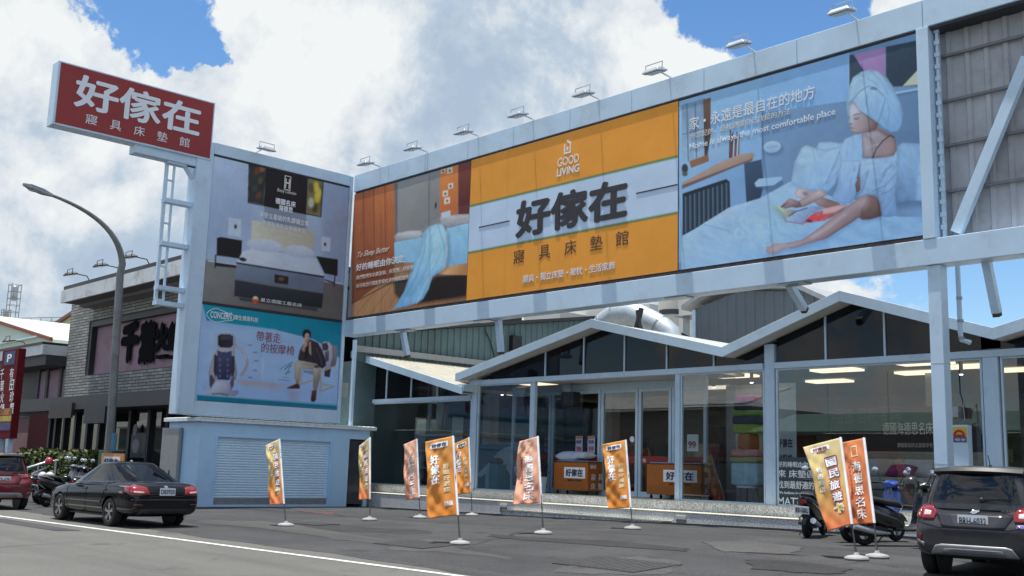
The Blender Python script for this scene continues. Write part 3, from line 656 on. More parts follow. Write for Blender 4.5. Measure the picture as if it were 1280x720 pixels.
# roofs: segments in X with the top edge heights, running back in Y
GA = [(-28.37, 4.7), (-22.04, 6.09), (-17.2, 4.93), (-13.66, 6.12), (-9.94, 4.91), (-5.38, 6.05), (-0.62, 4.91), (4.14, 6.1), (8.8, 4.91)]
LEAN = [(-34.78, 5.87), (-27.98, 4.24)]
ROOF = mat('roof_sheet', (0.42, 0.43, 0.42), 0.6, var=0.1, scale=2, dirt=(0.25, 0.24, 0.22))
ROOFC = mat('cream_roof_sheet', (0.52, 0.50, 0.42), 0.7, var=0.12, scale=3, dirt=(0.36, 0.34, 0.28), dscale=2)
YF = 23.7
def roof_run(pts, yf, lean=False):
    for (a, b) in zip(pts, pts[1:]):
        L = math.hypot(b[0] - a[0], b[1] - a[1]); nx, nz = -(b[1] - a[1]) / L, (b[0] - a[0]) / L
        ux, uz = (b[0] - a[0]) / L, (b[1] - a[1]) / L
        def P(t, d, y): return (a[0] + ux * t + nx * d, y, a[1] + uz * t + nz * d)
        # mitred slabs: vertical cuts at the joints
        def V(x, z, dz, y): return (x, y, z + dz)
        m = MB(); m.prism([V(a[0], a[1], -0.02, yf + 0.065), V(b[0], b[1], -0.02, yf + 0.065), V(b[0], b[1], -0.12, yf + 0.065), V(a[0], a[1], -0.12, yf + 0.065)], (0, 46 - yf, 0)); part('roof_deck', m, ROOFC if lean else ROOF)
        m = MB(); m.prism([V(a[0], a[1], 0.02, yf), V(b[0], b[1], 0.02, yf), V(b[0], b[1], -0.25, yf), V(a[0], a[1], -0.25, yf)], (0, 0.06, 0)); part('fascia', m, WHITE, bevel=0.008)
        m = MB(); m.prism([V(a[0], a[1], -0.20, yf + 0.062), V(b[0], b[1], -0.20, yf + 0.062), V(b[0], b[1], -0.24, yf + 0.062), V(a[0], a[1], -0.24, yf + 0.062)], (0, YG + 0.1 - yf, 0)); part('soffit', m, SOFF)
        if lean:
            c = MB(); corrugated(c, (a[0], yf + 0.07, a[1]), (0, 1, 0), (ux, 0, uz), 46 - yf - 0.1, L, 0.22, -0.035); part('corrugated_sheet', c, ROOFC)
roof_run(GA, YF); roof_run(LEAN, 23.7, True)
m = MB(); m.box((-28.2, YG - 0.1, 4.003), (X1 + 0.17, YG + 0.1, 4.9)); part('corner_wall', m, SOFF)
m = MB(); m.box((X1 - 0.5, 23.75, 4.10), (X1 + 0.0, YG - 0.11, 4.34)); part('eave_end_box', m, WHITE)
# clerestory glass and mullions under the gables
def roof_z(pts, x):
    for a, b in zip(pts, pts[1:]):
        if a[0] <= x <= b[0]: return a[1] + (b[1] - a[1]) * (x - a[0]) / (b[0] - a[0]) - 0.245
    return None
def clerestory(pts, x0, x1, zb, cuts, mw=0.05):
    xs = sorted([x0] + cuts + [x1])
    for a, b in zip(xs, xs[1:]):
        kn = [a] + [p[0] for p in pts if a < p[0] < b] + [b]
        # keep only where the roof stands above the sill
        top = [(x, roof_z(pts, x) or 0) for x in kn]
        poly = [(a, YG, zb), (b, YG, zb)] + [(x, YG, max(zb + 0.001, z)) for x, z in top[::-1]]
        if max(z for _, z in top) - zb < 0.05: continue
        g_ = MB(); g_.prism(poly, (0, 0.012, 0)); part('gable_window', g_, DGLASS)
    for c in cuts:
        z = roof_z(pts, c)
        if z and z - zb > 0.08:
            m_ = MB(); m_.box((c - mw / 2, YG - 0.04, zb), (c + mw / 2, YG + 0.06, z)); part('mullion', m_, WHITE2)
cx = lambda x, y: py(x, y, YG).x
clerestory(GA, -27.2, X4 - 0.19, HT, [cx(682, 470), cx(730, 467), cx(781, 465), cx(834, 462), cx(893, 458)])
clerestory(GA, X4 + 0.19, X5 - 0.22, HT, [cx(1033, 450), cx(1107, 447)])
clerestory(GA, X5 + 0.22, 8, HT, [-7.9, -5.6, -3.2, 0, 3])
clerestory(LEAN, -33.9, -28.2, 4.0, [cx(483, 500), cx(514, 498), cx(547, 497)])
# glass panes of the front
def pane(x0, x1, z0, z1, y=YG, fr=True, joints=()):
    if fr:
        m_ = MB(); t = 0.045
        m_.box((x0, y - 0.04, z0), (x1, y + 0.04, z0 + t)); m_.box((x0, y - 0.04, z1 - t), (x1, y + 0.04, z1)); m_.box((x0, y - 0.04, z0 + t), (x0 + t, y + 0.04, z1 - t)); m_.box((x1 - t, y - 0.04, z0 + t), (x1, y + 0.04, z1 - t))
        f = part('window', m_, WHITE2)
    else: f = ST
    xs = [x0 + 0.045] + list(joints) + [x1 - 0.045]
    for a, b in zip(xs, xs[1:]):
        g_ = MB(); g_.box((a + 0.004, y - 0.006, z0 + 0.046), (b - 0.004, y + 0.006, z1 - 0.046)); g_.build('pane', GLASS, f, world=True)
    return f
W1 = pane(-33.9, X1 - 0.17, FZ + 0.012, 3.86, joints=(cx(483, 560), cx(517, 560), cx(553, 560)))
W2 = pane(X1 + 0.17, X2 - 0.1, FZ + 0.012, HB, joints=(cx(630, 560), cx(642, 560)))
W3 = pane(X3 + 0.1, X4 - 0.18, FZ + 0.012, HB, joints=(cx(888, 560), cx(903, 560)))
W4 = pane(X4 + 0.18, X5 - 0.21, FZ + 0.012, HB, joints=(cx(1036, 560), cx(1112, 560)))
W5 = pane(X5 + 0.21, -5.0, FZ + 0.012, HB, joints=(-8.6, -6.9))
W6 = pane(-4.9, 0.5, FZ + 0.012, HB, joints=(-2.4,))
# recessed entrance: sliding doors, side returns, red safety band
YD = 25.7
m = MB(); m.box((X2 - 0.02, YG + 0.14, HB + 0.01), (-18.0, YD + 0.2, HB + 0.1)); part('porch_ceiling', m, SOFF)
def door_leaf(x0, x1, name='sliding_door'):
    t = 0.10; z0, z1 = FZ + 0.01, 4.12; m_ = MB()
    m_.box((x0, YD - 0.05, z0), (x0 + t, YD + 0.05, z1)); m_.box((x1 - t, YD - 0.05, z0), (x1, YD + 0.05, z1)); m_.box((x0 + t, YD - 0.05, z0), (x1 - t, YD + 0.05, z0 + 0.16)); m_.box((x0 + t, YD - 0.05, z1 - t), (x1 - t, YD + 0.05, z1))
    f = part(name, m_, WHITE2)
    g_ = MB(); g_.box((x0 + t, YD - 0.006, z0 + 0.16), (x1 - t, YD + 0.006, z1 - t)); g_.build('pane', GLASS, f, world=True)
    g_ = MB(); g_.box((x0 + t, YD - 0.02, z0 + 1.02), (x1 - t, YD - 0.012, z0 + 1.24)); g_.build('safety_band', mat('red_band', (0.30, 0.035, 0.03), 0.5), f, world=True)
    return f
dx = lambda x, y=560: py(x, y, YD).x
D1 = door_leaf(dx(752), dx(798)); D2 = door_leaf(dx(799), dx(840)); D3 = door_leaf(dx(690), dx(751), 'glazed_screen'); D4 = door_leaf(dx(841), dx(884), 'glazed_screen'); D5 = door_leaf(dx(640), dx(689), 'glazed_screen')
lettering('推', WTXT, (dx(804), YD - 0.021, FZ + 1.06), (1, 0, 0), (0, 0, 1), 0.14, 0.12, D2)
m = MB(); m.box((dx(640), YD - 0.09, 4.125), (dx(884), YD + 0.09, HB)); part('door_header', m, WHITE2)
m = MB(); m.box((X2 - 0.03, YG + 0.12, FZ), (X2 + 0.03, YD - 0.06, HB)); part('return_screen', m, GLASS)
m = MB(); m.box((-18.2, YG + 0.05, FZ), (-18.14, YD - 0.06, HB)); part('return_screen', m, GLASS)
k = MB(); k.lathe([(0.001, -0.02), (0.09, -0.02), (0.09, 0), (0.001, 0)], (dx(792, 553), YD - 0.06, 2.55), 'Y', 20); k.build('round_sticker', WTXT, D1, world=True)
# inside
m = MB(); m.box((-34.3, 36, FZ), (30, 36.2, 6.5)); part('back_wall', m, CREAMW)
m = MB(); m.box((-34.5, 24.5, FZ), (-34.3, 46, 5.6)); part('side_wall', m, WHITE)
m = MB(); m.box((-34.3, 24.46, 4.52), (30, 36, 4.56)); part('ceiling', m, mat('ceiling_board', (0.26, 0.26, 0.26), 0.9))
for x in (-31.5, -25.2, -13.4): 
    m = MB(); m.box((x - 0.22, 28, FZ), (x + 0.22, 28.44, 4.52)); part('inner_column', m, CREAMW)
LIT = mat('lit_panel', (1.0, 0.80, 0.54), 0.5, var=0.0, emit=1.6)
for x, y in ((-15.4, 26.5), (-12.6, 25.9), (-13.8, 28.2), (-11.4, 28.6), (-18.9, 26.7), (-17.4, 29.5), (-31, 29.5), (-29.0, 27.5), (-26.3, 28.6), (-22, 30), (-8, 28), (-17.4, 25.1), (-14.6, 25.2), (-12, 27.2), (-32, 25.6), (-26.6, 26), (-21.5, 27.6), (-7.4, 25.6)):  # a few panels are seen lit; more, larger ones are added to brighten the interior
    m = MB(); m.box((x - 0.65, y - 0.32, 4.44), (x + 0.65, y + 0.32, 4.50)); part('ceiling_light', m, LIT)
for x, y in ((-24.6, 26.6), (-19.9, 27.0), (-11.9, 26.4), (-17.9, 26.1), (-29, 26.5)):
    m = MB(); m.tube([(x, y, 4.5), (x, y, 4.2)], 0.05, 8); sp = part('spotlight', m, BLACK)
    m = MB(); m.lathe([(0.001, 0), (0.045, 0.0), (0.045, -0.015), (0.001, -0.015)], (x, y, 4.198), n=10); m.build('bulb', mat('bulb', (1, 0.9, 0.7), 0.5, var=0, emit=9), sp, world=True)
# vinyl lettering on the glass
VB = mat('vinyl_blue', (0.03, 0.06, 0.085), 0.5)
q0, q1 = py(971, 632, YG), py(1026, 572, YG)
m = MB(); m.box((q0.x, YG - 0.012, FZ + 0.07), (q0.x + 1.35, YG - 0.008, q1.z)); vin = m.build('window_vinyl', VB, W4, world=True)
for i, (s, w, h) in enumerate((('好的睡眠由你決定', 1.2, 0.15), ('來 床墊區', 1.1, 0.20), ('找到最舒適的你', 1.25, 0.20), ('We believe in good sleep', 1.1, 0.09), ('MATTRESS', 1.25, 0.20))):
    lettering(s, WTXT, (q0.x + 0.05, YG - 0.0125, q1.z - (0.26, 0.52, 0.80, 0.96, 1.22)[i]), (1, 0, 0), (0, 0, 1), w, h, vin, bold=0.012)
# rain pipe below the billboard, electricity pole fitting
m = MB(); a, b, c = py(1197, 333, 22.8), py(1202, 425, 22.8), py(1206, 431, 22.8)
m.tube([a, (b.x - 0.02, 22.8, b.z + 0.15), b, (b.x + 0.12, 22.95, b.z - 0.05)], 0.055, 10); part('rain_pipe', m, WHITE, smooth=True)
m = MB()
for z in (4.62, 5.0, 5.5): m.lathe([(0.066, -0.03), (0.066, 0.03)], (a.x + (b.x - a.x) * (a.z - z) / (a.z - b.z), 22.8, z), n=10)
part('pipe_clip', m, GREYM)
# ------------------------------------------------------------------ billboard frame
BB = thing('billboard_frame', 'huge white steel billboard frame on tall posts in front of the store', 'billboard', (-21, 22.1, 0))
def bpart(name, mb, m, **kw): return mb.build(name, m, BB, world=True, **kw)
YB = 21.85
seams = [-32.45, -30.3, -28.2, -25.95, -23.75, -21.3, -18.9, -16.4, -13.6, -10.4, -7.4, -4.4, -1.4, 2, 6]
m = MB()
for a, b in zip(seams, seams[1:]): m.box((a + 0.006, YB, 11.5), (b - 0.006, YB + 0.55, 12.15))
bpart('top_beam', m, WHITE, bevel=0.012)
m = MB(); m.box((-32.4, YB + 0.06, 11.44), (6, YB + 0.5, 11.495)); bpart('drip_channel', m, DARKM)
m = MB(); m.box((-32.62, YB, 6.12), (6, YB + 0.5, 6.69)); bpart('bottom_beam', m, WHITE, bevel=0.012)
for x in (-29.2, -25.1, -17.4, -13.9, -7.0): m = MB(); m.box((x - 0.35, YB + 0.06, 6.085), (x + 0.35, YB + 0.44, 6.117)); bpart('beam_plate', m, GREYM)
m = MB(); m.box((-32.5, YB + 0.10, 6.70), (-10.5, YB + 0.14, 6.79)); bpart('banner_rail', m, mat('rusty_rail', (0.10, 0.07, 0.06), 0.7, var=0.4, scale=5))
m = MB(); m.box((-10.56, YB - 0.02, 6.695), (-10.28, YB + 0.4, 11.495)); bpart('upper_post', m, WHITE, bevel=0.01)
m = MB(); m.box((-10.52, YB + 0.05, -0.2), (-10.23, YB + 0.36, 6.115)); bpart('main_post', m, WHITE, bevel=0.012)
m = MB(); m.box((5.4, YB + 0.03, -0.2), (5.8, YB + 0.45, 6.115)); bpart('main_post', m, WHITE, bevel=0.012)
for z in (1.9, 4.0): 
    m = MB(); m.box((-10.523, YB + 0.047, z), (-10.227, YB + 0.363, z + 0.015)); bpart('weld_seam', m, SOFF)
PANEL = mat('weathered_panel', (0.42, 0.43, 0.46), 0.7, var=0.18, scale=1.2, dirt=(0.28, 0.27, 0.27), dscale=1.1)
m = MB(); corrugated(m, (-10.27, YB + 0.52, 6.70), (1, 0, 0), (0, 0, 1), 16.2, 4.78, 0.42, 0.05); bpart('corrugated_panel', m, PANEL, solid=0.01)
m = MB(); corrugated(m, (-32.4, YB + 0.62, 6.70), (1, 0, 0), (0, 0, 1), 22.0, 4.78, 0.42, 0.05); bpart('corrugated_panel', m, PANEL, solid=0.01)
m = MB()
for z in (7.75, 8.78, 9.8, 10.85): m.box((-10.27, YB + 0.40, z), (5.4, YB + 0.465, z + 0.06))
bpart('panel_rail', m, mat('rail_grey', (0.20, 0.20, 0.21), 0.6))
a, b = py(1285, 72, YB + 0.25), py(1196, 291, YB + 0.25)
m = MB(); m.bar(a, b, 0.24, 0.16, up=(0, 1, 0)); bpart('diagonal_brace', m, WHITE, bevel=0.01)
m = MB(); a, b = py(1168, 36, YB + 0.3), py(1173, 292, YB + 0.3); m.box((-10.22, YB + 0.2, 6.7), (-10.16, YB + 0.3, 11.49))
for z in np.arange(6.9, 11.4, 0.28): m.box((-10.25, YB + 0.18, z), (-10.13, YB + 0.2, z + 0.1))
bpart('lacing_strip', m, WHITE2)
for (ax, ay, bx_, by_) in ((503, 412, 509, 444), (623, 400, 626, 440), (986, 355, 1005, 386), (1233, 326, 1246, 391)):
    a = py(ax, ay, YB + 0.45); b = px(bx_, by_, a.x); b.y = min(max(b.y, a.y + .05), a.y + 1.2); d = b - Vector((0, 0, CAM_H)); 
    m = MB(); m.bar(a + (a - b) * 0.05, b, 0.17, 0.17); s = bpart('strut', m, WHITE, bevel=0.008)
    m = MB(); m.bar(b, b + (b - a).normalized() * 0.08, 0.14, 0.16); m.build('strut_foot', mat('rust', (0.10, 0.05, 0.03), 0.8), BB, world=True)

PRINT = paint_mat('banner_print')
def poster(name, lab, cat, group, o, xd, yd, w, h, nx, ny, coord):
    c = Vector(o) + Vector(xd) * w / 2; t = thing(name, lab, cat, tuple(c), 0, group)
    return t, Print(o, xd, yd, w, h, nx, ny, coord)
XD, ZD = (1, 0, 0), (0, 0, 1)
PG = 'advertising banners on the billboard'
YP_ = YB + 0.03
# --- left banner: bed in a wood panelled room
T, P = poster('advertising_banner', 'banner with blue bedding hanging off a bed in a wood-panelled room', 'banner', PG,
              (-32.42, YP_, 6.80), XD, ZD, 6.62, 4.62, 300, 260, lambda X, Y: (X, Y))
F = lambda *p: [(440 + x * .2778, 200 + y * .2778) for x, y in p]
P.fill((126, 126, 126))
def wood(pts, c, c2, g, seed, amp=.3): P.cloth(pts, c, c2, g, amp, 2.2, 88, 9, seed, .8)
wood(F((0, 130), (192, 100), (190, 600), (0, 660)), (168, 98, 62), (120, 68, 48), ((450, 250), (475, 350)), 3); wood(F((100, 120), (192, 105), (192, 420), (100, 440)), (182, 108, 66), (142, 82, 54), ((470, 240), (490, 310)), 6)
for x in (98, 52, 148): P.line(F((x, 110), (x + 4, 600)), .8, (104, 60, 44), 1)
P.poly(F((192, 104), (396, 50), (394, 250), (320, 310), (192, 340)), (142, 142, 140), .8, (116, 116, 116), ((495, 230), (550, 280))); P.folds
P.line(F((350, 66), (346, 300)), .8, (100, 100, 100), 1); P.oval(F((377, 204))[0], 1.2, 4, 5, (30, 30, 32), 1); P.poly(F((192, 104), (205, 102), (205, 330), (192, 336)), (104, 98, 94), 2)
wood(F((396, 48), (478, 22), (476, 250), (394, 262)), (198, 122, 66), (172, 98, 54), ((550, 215), (570, 260)), 9, .15)
for x, y, w in ((440, 48, 12), (410, 50, 9), (444, 118, 11), (420, 152, 12), (428, 184, 13)):
    P.poly(F((x - w, y - w), (x + w, y - w - 5), (x + w, y + w - 3), (x - w, y + w + 2)), (210, 196, 178), .7); P.oval(F((x, y))[0], 1.4, 1.8, 0, (84, 76, 76), 1.2)
wood(F((478, 20), (552, -4), (552, 195), (478, 205)), (112, 58, 50), (84, 40, 38), ((575, 210), (590, 250)), 12, .2); P.poly(F((478, 206), (552, 196), (552, 240), (478, 246)), (98, 48, 44), 1); P.line(F((478, 205), (552, 196)), .9, (50, 26, 26), .8)
wood(F((0, 650), (120, 560), (260, 540), (552, 500), (552, 640), (0, 712)), (160, 118, 84), (122, 86, 62), ((480, 350), (570, 380)), 15, .3)
for k in range(7): P.line(F((10 + k * 70, 705 - k * 8), (140 + k * 50, 550)), .6, (98, 68, 50), .9, .7)
P.line(F((0, 645), (190, 545)), 1.2, (70, 42, 34), 1.2)
P.poly(F((188, 545), (260, 525), (250, 620), (225, 640), (190, 600)), (64, 54, 50), 4); P.poly(F((345, 545), (380, 520), (545, 510), (545, 610), (300, 648)), (34, 26, 24), 5)
P.poly(F((190, 462), (270, 455), (262, 520), (190, 540)), (150, 116, 88), 1.2); wood(F((370, 508), (430, 480), (545, 455), (545, 518), (420, 516)), (196, 150, 104), (160, 116, 78), ((560, 335), (575, 345)), 18, .2)
P.cloth(F((190, 372), (250, 350), (330, 345), (320, 460), (192, 462)), (146, 190, 214), (126, 168, 196), ((495, 300), (520, 325)), .22, 6, 70, 2, 21); P.cloth(F((190, 345), (205, 328), (260, 318), (310, 318), (318, 335), (300, 350), (196, 368)), (190, 190, 192), (130, 130, 136), ((520, 288), (520, 302)), .3, 4, 0, 3, 24, rim=(2.5, .75))
P.cloth(F((420, 330), (430, 300), (545, 280), (545, 458), (430, 480), (415, 450)), (152, 200, 224), (120, 164, 194), ((570, 280), (570, 330)), .25, 8, 70, 2, 27)
P.cloth(F((395, 262), (410, 235), (440, 230), (444, 250), (480, 245), (545, 244), (546, 276), (440, 305), (400, 300)), (186, 184, 186), (124, 124, 132), ((570, 265), (572, 284)), .45, 4, -10, 2.5, 30, rim=(2.5, .76)); P.poly(F((400, 240), (442, 226), (444, 250), (405, 262)), (170, 186, 200), 1)
dr = F((318, 330), (345, 300), (385, 285), (408, 290), (430, 330), (432, 430), (425, 480), (400, 500), (362, 525), (345, 580), (320, 625), (290, 645), (240, 660), (182, 672), (205, 640), (235, 590), (255, 530), (285, 450), (310, 390))
P.poly([(x + 2, y + 2) for x, y in dr], (40, 44, 52), 6, alpha=.5); P.cloth(dr, (166, 208, 230), (112, 160, 196), ((535, 290), (505, 375)), .6, 5, 112, 4.5, 33, rim=(4, .74))
for p, c in ((((385, 290), (415, 380), (420, 470), (370, 515)), (96, 140, 180)), (((400, 295), (428, 400), (415, 480)), (186, 190, 196)), (((350, 305), (360, 400), (330, 500), (250, 640)), (104, 150, 188)), (((370, 295), (385, 400), (350, 520), (290, 640)), (196, 224, 240)), (((330, 330), (325, 420), (290, 520), (215, 650)), (90, 140, 182))): P.line(F(*p), 1.2, c, 3, .7)
P.finish(.03)
P.build('print', PRINT, T)
def on_board(zx, zy, s=.4027, ox=430, oy=130, Y=YP_): return py(ox + zx * s, oy + zy * s, Y)
def blet(body, zx0, zyb, zx1, m, par, h=None, s=.4027, ox=430, oy=130, bold=0.0, **kw):
    a = on_board(zx0, zyb, s, ox, oy); b = on_board(zx1, zyb, s, ox, oy)
    return lettering(body, m, (a.x, YP_, a.z), XD, ZD, b.x - a.x, h, T, bold=bold, **kw)
PALE = mat('pale_letters', (0.80, 0.76, 0.70), 0.5, var=0.02)
blet('To Sleep Better', 42, 482, 140, PALE, T, 0.26, shear=0.35)
blet('好的睡眠由你決定', 38, 520, 186, WTXT, T, 0.27, bold=0.02)
blet('我們提供多功能護頸、保潔墊、紓壓墊', 38, 546, 214, PALE, T, 0.15)
blet('你可以自行搭配夢寐以求的睡眠組合', 38, 572, 200, PALE, T, 0.15)

# --- orange banner
T, P = poster('advertising_banner', 'orange banner with white band and big dark characters on the billboard', 'banner', PG,
              (-25.78, YP_, 6.80), XD, ZD, 8.50, 4.64, 120, 70, lambda X, Y: ((X - 580) / .3752, (Y - 120) / .3752))
P.fill((236, 158, 62))
ZT, ZB2 = py(592, 257, YP_).z, py(592, 314, YP_).z
za, zb = 9.86, 8.36
vz = P.P[..., 2]
P.C[(vz > zb - 0.035) & (vz < za + 0.035)] = P.col((70, 110, 60)); P.C[(vz > zb) & (vz < za)] = P.col((196, 216, 238))
for xs_ in (-24.0, -21.6, -18.6, -17.6): P.C[np.abs(P.P[..., 0] - xs_) < 0.03] *= 0.93
P.build('print', PRINT, T)
ORW = mat('sand_letters', (0.80, 0.60, 0.34), 0.5, var=0.02)
def olet(body, zx0, zyb, zx1, m, h=None, **kw): return blet(body, zx0, zyb, zx1, m, T, h, .3752, 580, 120, **kw)
X0 = lambda zx, zy: on_board(zx, zy, .3752, 580, 120).x
lettering('GOOD', WTXT, (X0(312, 240), YP_, 10.45), XD, ZD, X0(383, 222) - X0(312, 240), 0.26, T, bold=-0.005)
lettering('LIVING', WTXT, (X0(310, 262), YP_, 10.15), XD, ZD, X0(385, 248) - X0(310, 262), 0.24, T, bold=0.022)
lg = MB(); lx, lz = X0(345, 190), 10.93
lg.prism([(lx - 0.14, YP_ - 0.004, lz - 0.14), (lx + 0.14, YP_ - 0.004, lz - 0.14), (lx + 0.14, YP_ - 0.004, lz - 0.09), (lx - 0.09, YP_ - 0.004, lz - 0.09), (lx - 0.09, YP_ - 0.004, lz + 0.16), (lx - 0.14, YP_ - 0.004, lz + 0.16)], (0, -0.008, 0))
lg.prism([(lx + 0.09, YP_ - 0.004, lz - 0.089), (lx + 0.14, YP_ - 0.004, lz - 0.089), (lx + 0.14, YP_ - 0.004, lz + 0.18), (lx - 0.02, YP_ - 0.004, lz + 0.28), (lx - 0.02, YP_ - 0.004, lz + 0.22), (lx + 0.09, YP_ - 0.004, lz + 0.14)], (0, -0.008, 0))
lg.box((lx - 0.035, YP_ - 0.004, lz - 0.04), (lx + 0.035, YP_ - 0.012, lz + 0.06))
lg.build('house_emblem', WTXT, T, world=True)
lettering('好傢在', BTXT, (X0(172, 470), YP_, 8.50), XD, ZD, X0(545, 410) - X0(172, 470), 1.16, T, bold=0.036, thick=0.02)
for x0_, x1_ in ((X0(50, 440), X0(152, 420)), (X0(574, 328), X0(712, 300))): m = MB(); m.box((x0_, YP_ - 0.003, 9.10), (x1_, YP_ - 0.012, 9.135)); m.build('dash', BTXT, T, world=True)
for i, ch in enumerate('寢具床墊館'):
    a = X0(165 + i * 85, 555 - i * 13); lettering(ch, BRTXT, (a, YP_, 7.72), XD, ZD, X0(200 + i * 87, 550 - i * 13) - a, 0.42, T)
lettering('寢具・獨立床墊・被枕・生活家飾', WTXT, (X0(197, 620), YP_, 7.08), XD, ZD, X0(503, 580) - X0(197, 620), 0.23, T, bold=0.012)

# --- right banner: woman reading on a bed (printed photograph)
T, P = poster('advertising_banner', 'banner showing a woman in a towel turban reading on a white bed', 'banner', PG,
              (-17.24, YP_, 6.80), XD, ZD, 6.66, 4.62, 440, 330, lambda X, Y: (X, Y))
def zm(ox, oy, k): return lambda *p: [(ox + x * k, oy + y * k) for x, y in p]
A, B, C_ = zm(1000, 60, .1944), zm(940, 180, .2083), zm(850, 110, .3053)
WL, WM, WS = (176, 208, 234), (152, 190, 224), (112, 148, 188)
P.fill((104, 134, 168)); P.folds_bg = None
P.poly([(850, 100), (1062, 60), (1062, 128), (952, 143), (850, 165)], (136, 178, 216), 1, (122, 162, 204), ((900, 100), (1050, 130)))
P.poly([(845, 120), (952, 90), (952, 290), (845, 330)], (140, 178, 212), 1, (122, 160, 198), ((860, 150), (950, 250)))
P.poly([(952, 143), (1062, 127), (1165, 105), (1165, 250), (952, 280)], (110, 140, 172), 1, (88, 116, 150), ((960, 140), (1130, 230)))
P.line([(952, 142), (1062, 126.5)], .8, (84, 108, 140), 1.2); P.line(A((610, 290), (800, 255)), 2.5, (150, 186, 216), 1.4); P.line(A((612, 305), (800, 270)), 1.2, (70, 92, 122), 1.2)
P.poly(A((316, 48), (345, 40), (420, 150), (316, 270)), (54, 68, 88), .8)
P.poly(A((345, 42), (550, -5), (548, 190), (430, 175)), (158, 128, 176), .8, (138, 112, 158), ((1080, 65), (1100, 95)))
P.cloth(A((552, -8), (800, -60), (800, 240), (600, 250), (552, 180)), (46, 64, 80), (38, 52, 68), ((1110, 60), (1150, 105)), .35, 6, 20, 2, 5)
P.poly(A((660, 245), (800, 95), (800, 232)), (172, 180, 160), .8); P.line(A((312, 52), (312, 260)), 1.4, (150, 186, 218), 1)
# window, books, ledge, radiator
P.cloth(C_((6, 70), (105, 42), (112, 285), (10, 310)), (112, 136, 160), (138, 166, 190), ((855, 130), (880, 190)), .35, 8, 80, 2, 3)
for x in (28, 62): P.line(C_((x, 65), (x + 6, 300)), 1.4, (86, 104, 124), 1)
P.line(C_((10, 190), (105, 165)), 1.2, (92, 108, 126), 1)
P.poly(C_((95, 48), (126, 38), (126, 190), (112, 285), (100, 285)), (104, 80, 66), .8, (78, 60, 54), ((880, 125), (890, 180))); P.poly(C_((38, 300), (116, 272), (118, 300), (45, 328)), (132, 94, 72), .8)
P.poly(C_((126, 192), (206, 178), (192, 300), (119, 302)), (152, 184, 212), .8, (128, 160, 192), ((890, 170), (905, 200)))
for i, c in enumerate(((72, 52, 54), (116, 62, 60), (60, 62, 74), (168, 186, 204), (124, 66, 58), (76, 70, 78), (176, 190, 204), (98, 84, 80))):
    x = 204 + i * 5.2; y = 172 + (i * 17) % 26; P.poly(C_((x, y), (x + 5, y - 1), (x + 2, 286 - i), (x - 4, 288 - i)), c, .7)
P.poly(C_((8, 388), (150, 310), (240, 274), (298, 264), (307, 276), (290, 292), (20, 392), (8, 400)), (170, 150, 140), .8, (148, 122, 108), ((880, 205), (890, 225))); P.poly(C_((8, 398), (22, 392), (290, 291), (300, 284), (296, 298), (8, 415)), (112, 88, 78), .8)
P.oval(C_((20, 330))[0], 4, 6, 0, (52, 58, 60), 1); P.oval(C_((20, 352))[0], 3.5, 3, 0, (92, 84, 66), 1)
P.poly(C_((8, 414), (265, 308), (270, 472), (200, 492), (198, 370), (8, 436)), (128, 166, 204), .8, (112, 148, 186), ((860, 230), (930, 250)))
P.poly(C_((10, 432), (190, 372), (204, 384), (206, 492), (95, 560), (10, 604)), (34, 44, 54), .8)
for i in range(10): x = 22 + i * 18.6; P.line(C_((x, 446 - i * 6.2), (x + 1, 590 - i * 9.5)), 1.5, (84, 104, 124), 1.2); P.line(C_((x + 6, 446 - i * 6.2), (x + 7, 588 - i * 9.5)), 1.0, (54, 70, 86), 1.2)
P.poly(C_((262, 308), (334, 292), (342, 400), (330, 452), (272, 476)), (58, 78, 102), .8, (42, 58, 80), ((930, 205), (950, 250))); P.line(C_((337, 92), (341, 372)), .9, (70, 92, 118), .9)
P.poly(C_((306, 400), (420, 378), (425, 392), (384, 428), (350, 420)), (72, 98, 130), 2, alpha=.7); P.poly(C_((305, 390), (322, 372), (415, 362), (420, 373), (384, 398), (312, 405)), WL, .7, WM, ((945, 225), (975, 232)))
P.oval(C_((384, 252))[0], 12, 8, -6, (76, 100, 132), 4, alpha=.6); P.oval(C_((377, 241))[0], 11, 7.3, -6, (172, 200, 222), .8, (134, 166, 196)); 
for k in range(5): P.oval(C_((360 + k * 9, 243 - k * 1.2))[0], 1.1, 1.1, 0, (120, 150, 180), .8)
# bed linen
bed = C_((6, 612), (95, 556), (200, 490), (240, 478), (330, 450)) + B((0, 350), (130, 280), (230, 225), (520, 330), (860, 350), (1075, 350), (1075, 545), (0, 705)) + C_((6, 745))
P.cloth(bed, WL, (140, 180, 220), ((900, 240), (960, 330)), .34, 9, 18, 2.6, 11)
P.cloth(B((-100, 420), (200, 400), (330, 480), (250, 560), (60, 640), (-200, 560)), (164, 200, 230), (150, 188, 222), ((930, 270), (980, 300)), .5, 6, 40, 2, 17, soft=16)
P.poly(C_((96, 556), (230, 480), (262, 478), (200, 520), (120, 556)), (186, 214, 238), 3); P.line(C_((100, 560), (200, 585)), 1, WS, 2)
P.cloth(B((862, 358), (1066, 350), (1066, 440), (865, 436)), (96, 126, 160), (112, 146, 184), ((1120, 255), (1160, 272)), .25, 6, 10, 3, 4)
lp = B((300, 18), (330, 6), (385, 28), (400, -10), (470, -14), (545, 0), (540, 180), (440, 285), (300, 272), (235, 226), (255, 110))
P.poly([(x + 1.5, y + 3) for x, y in lp], (84, 112, 150), 8, alpha=.5); P.cloth(lp, WL, (132, 172, 212), ((1005, 190), (1035, 240)), .36, 9, 75, 1.8, 21, rim=(5, .78)); P.line(B((388, 26), (440, 40), (520, 20)), 1.0, WS, 2.5)
rp = B((850, 285), (872, 15), (900, -8), (1055, -2), (1064, 350), (865, 362))
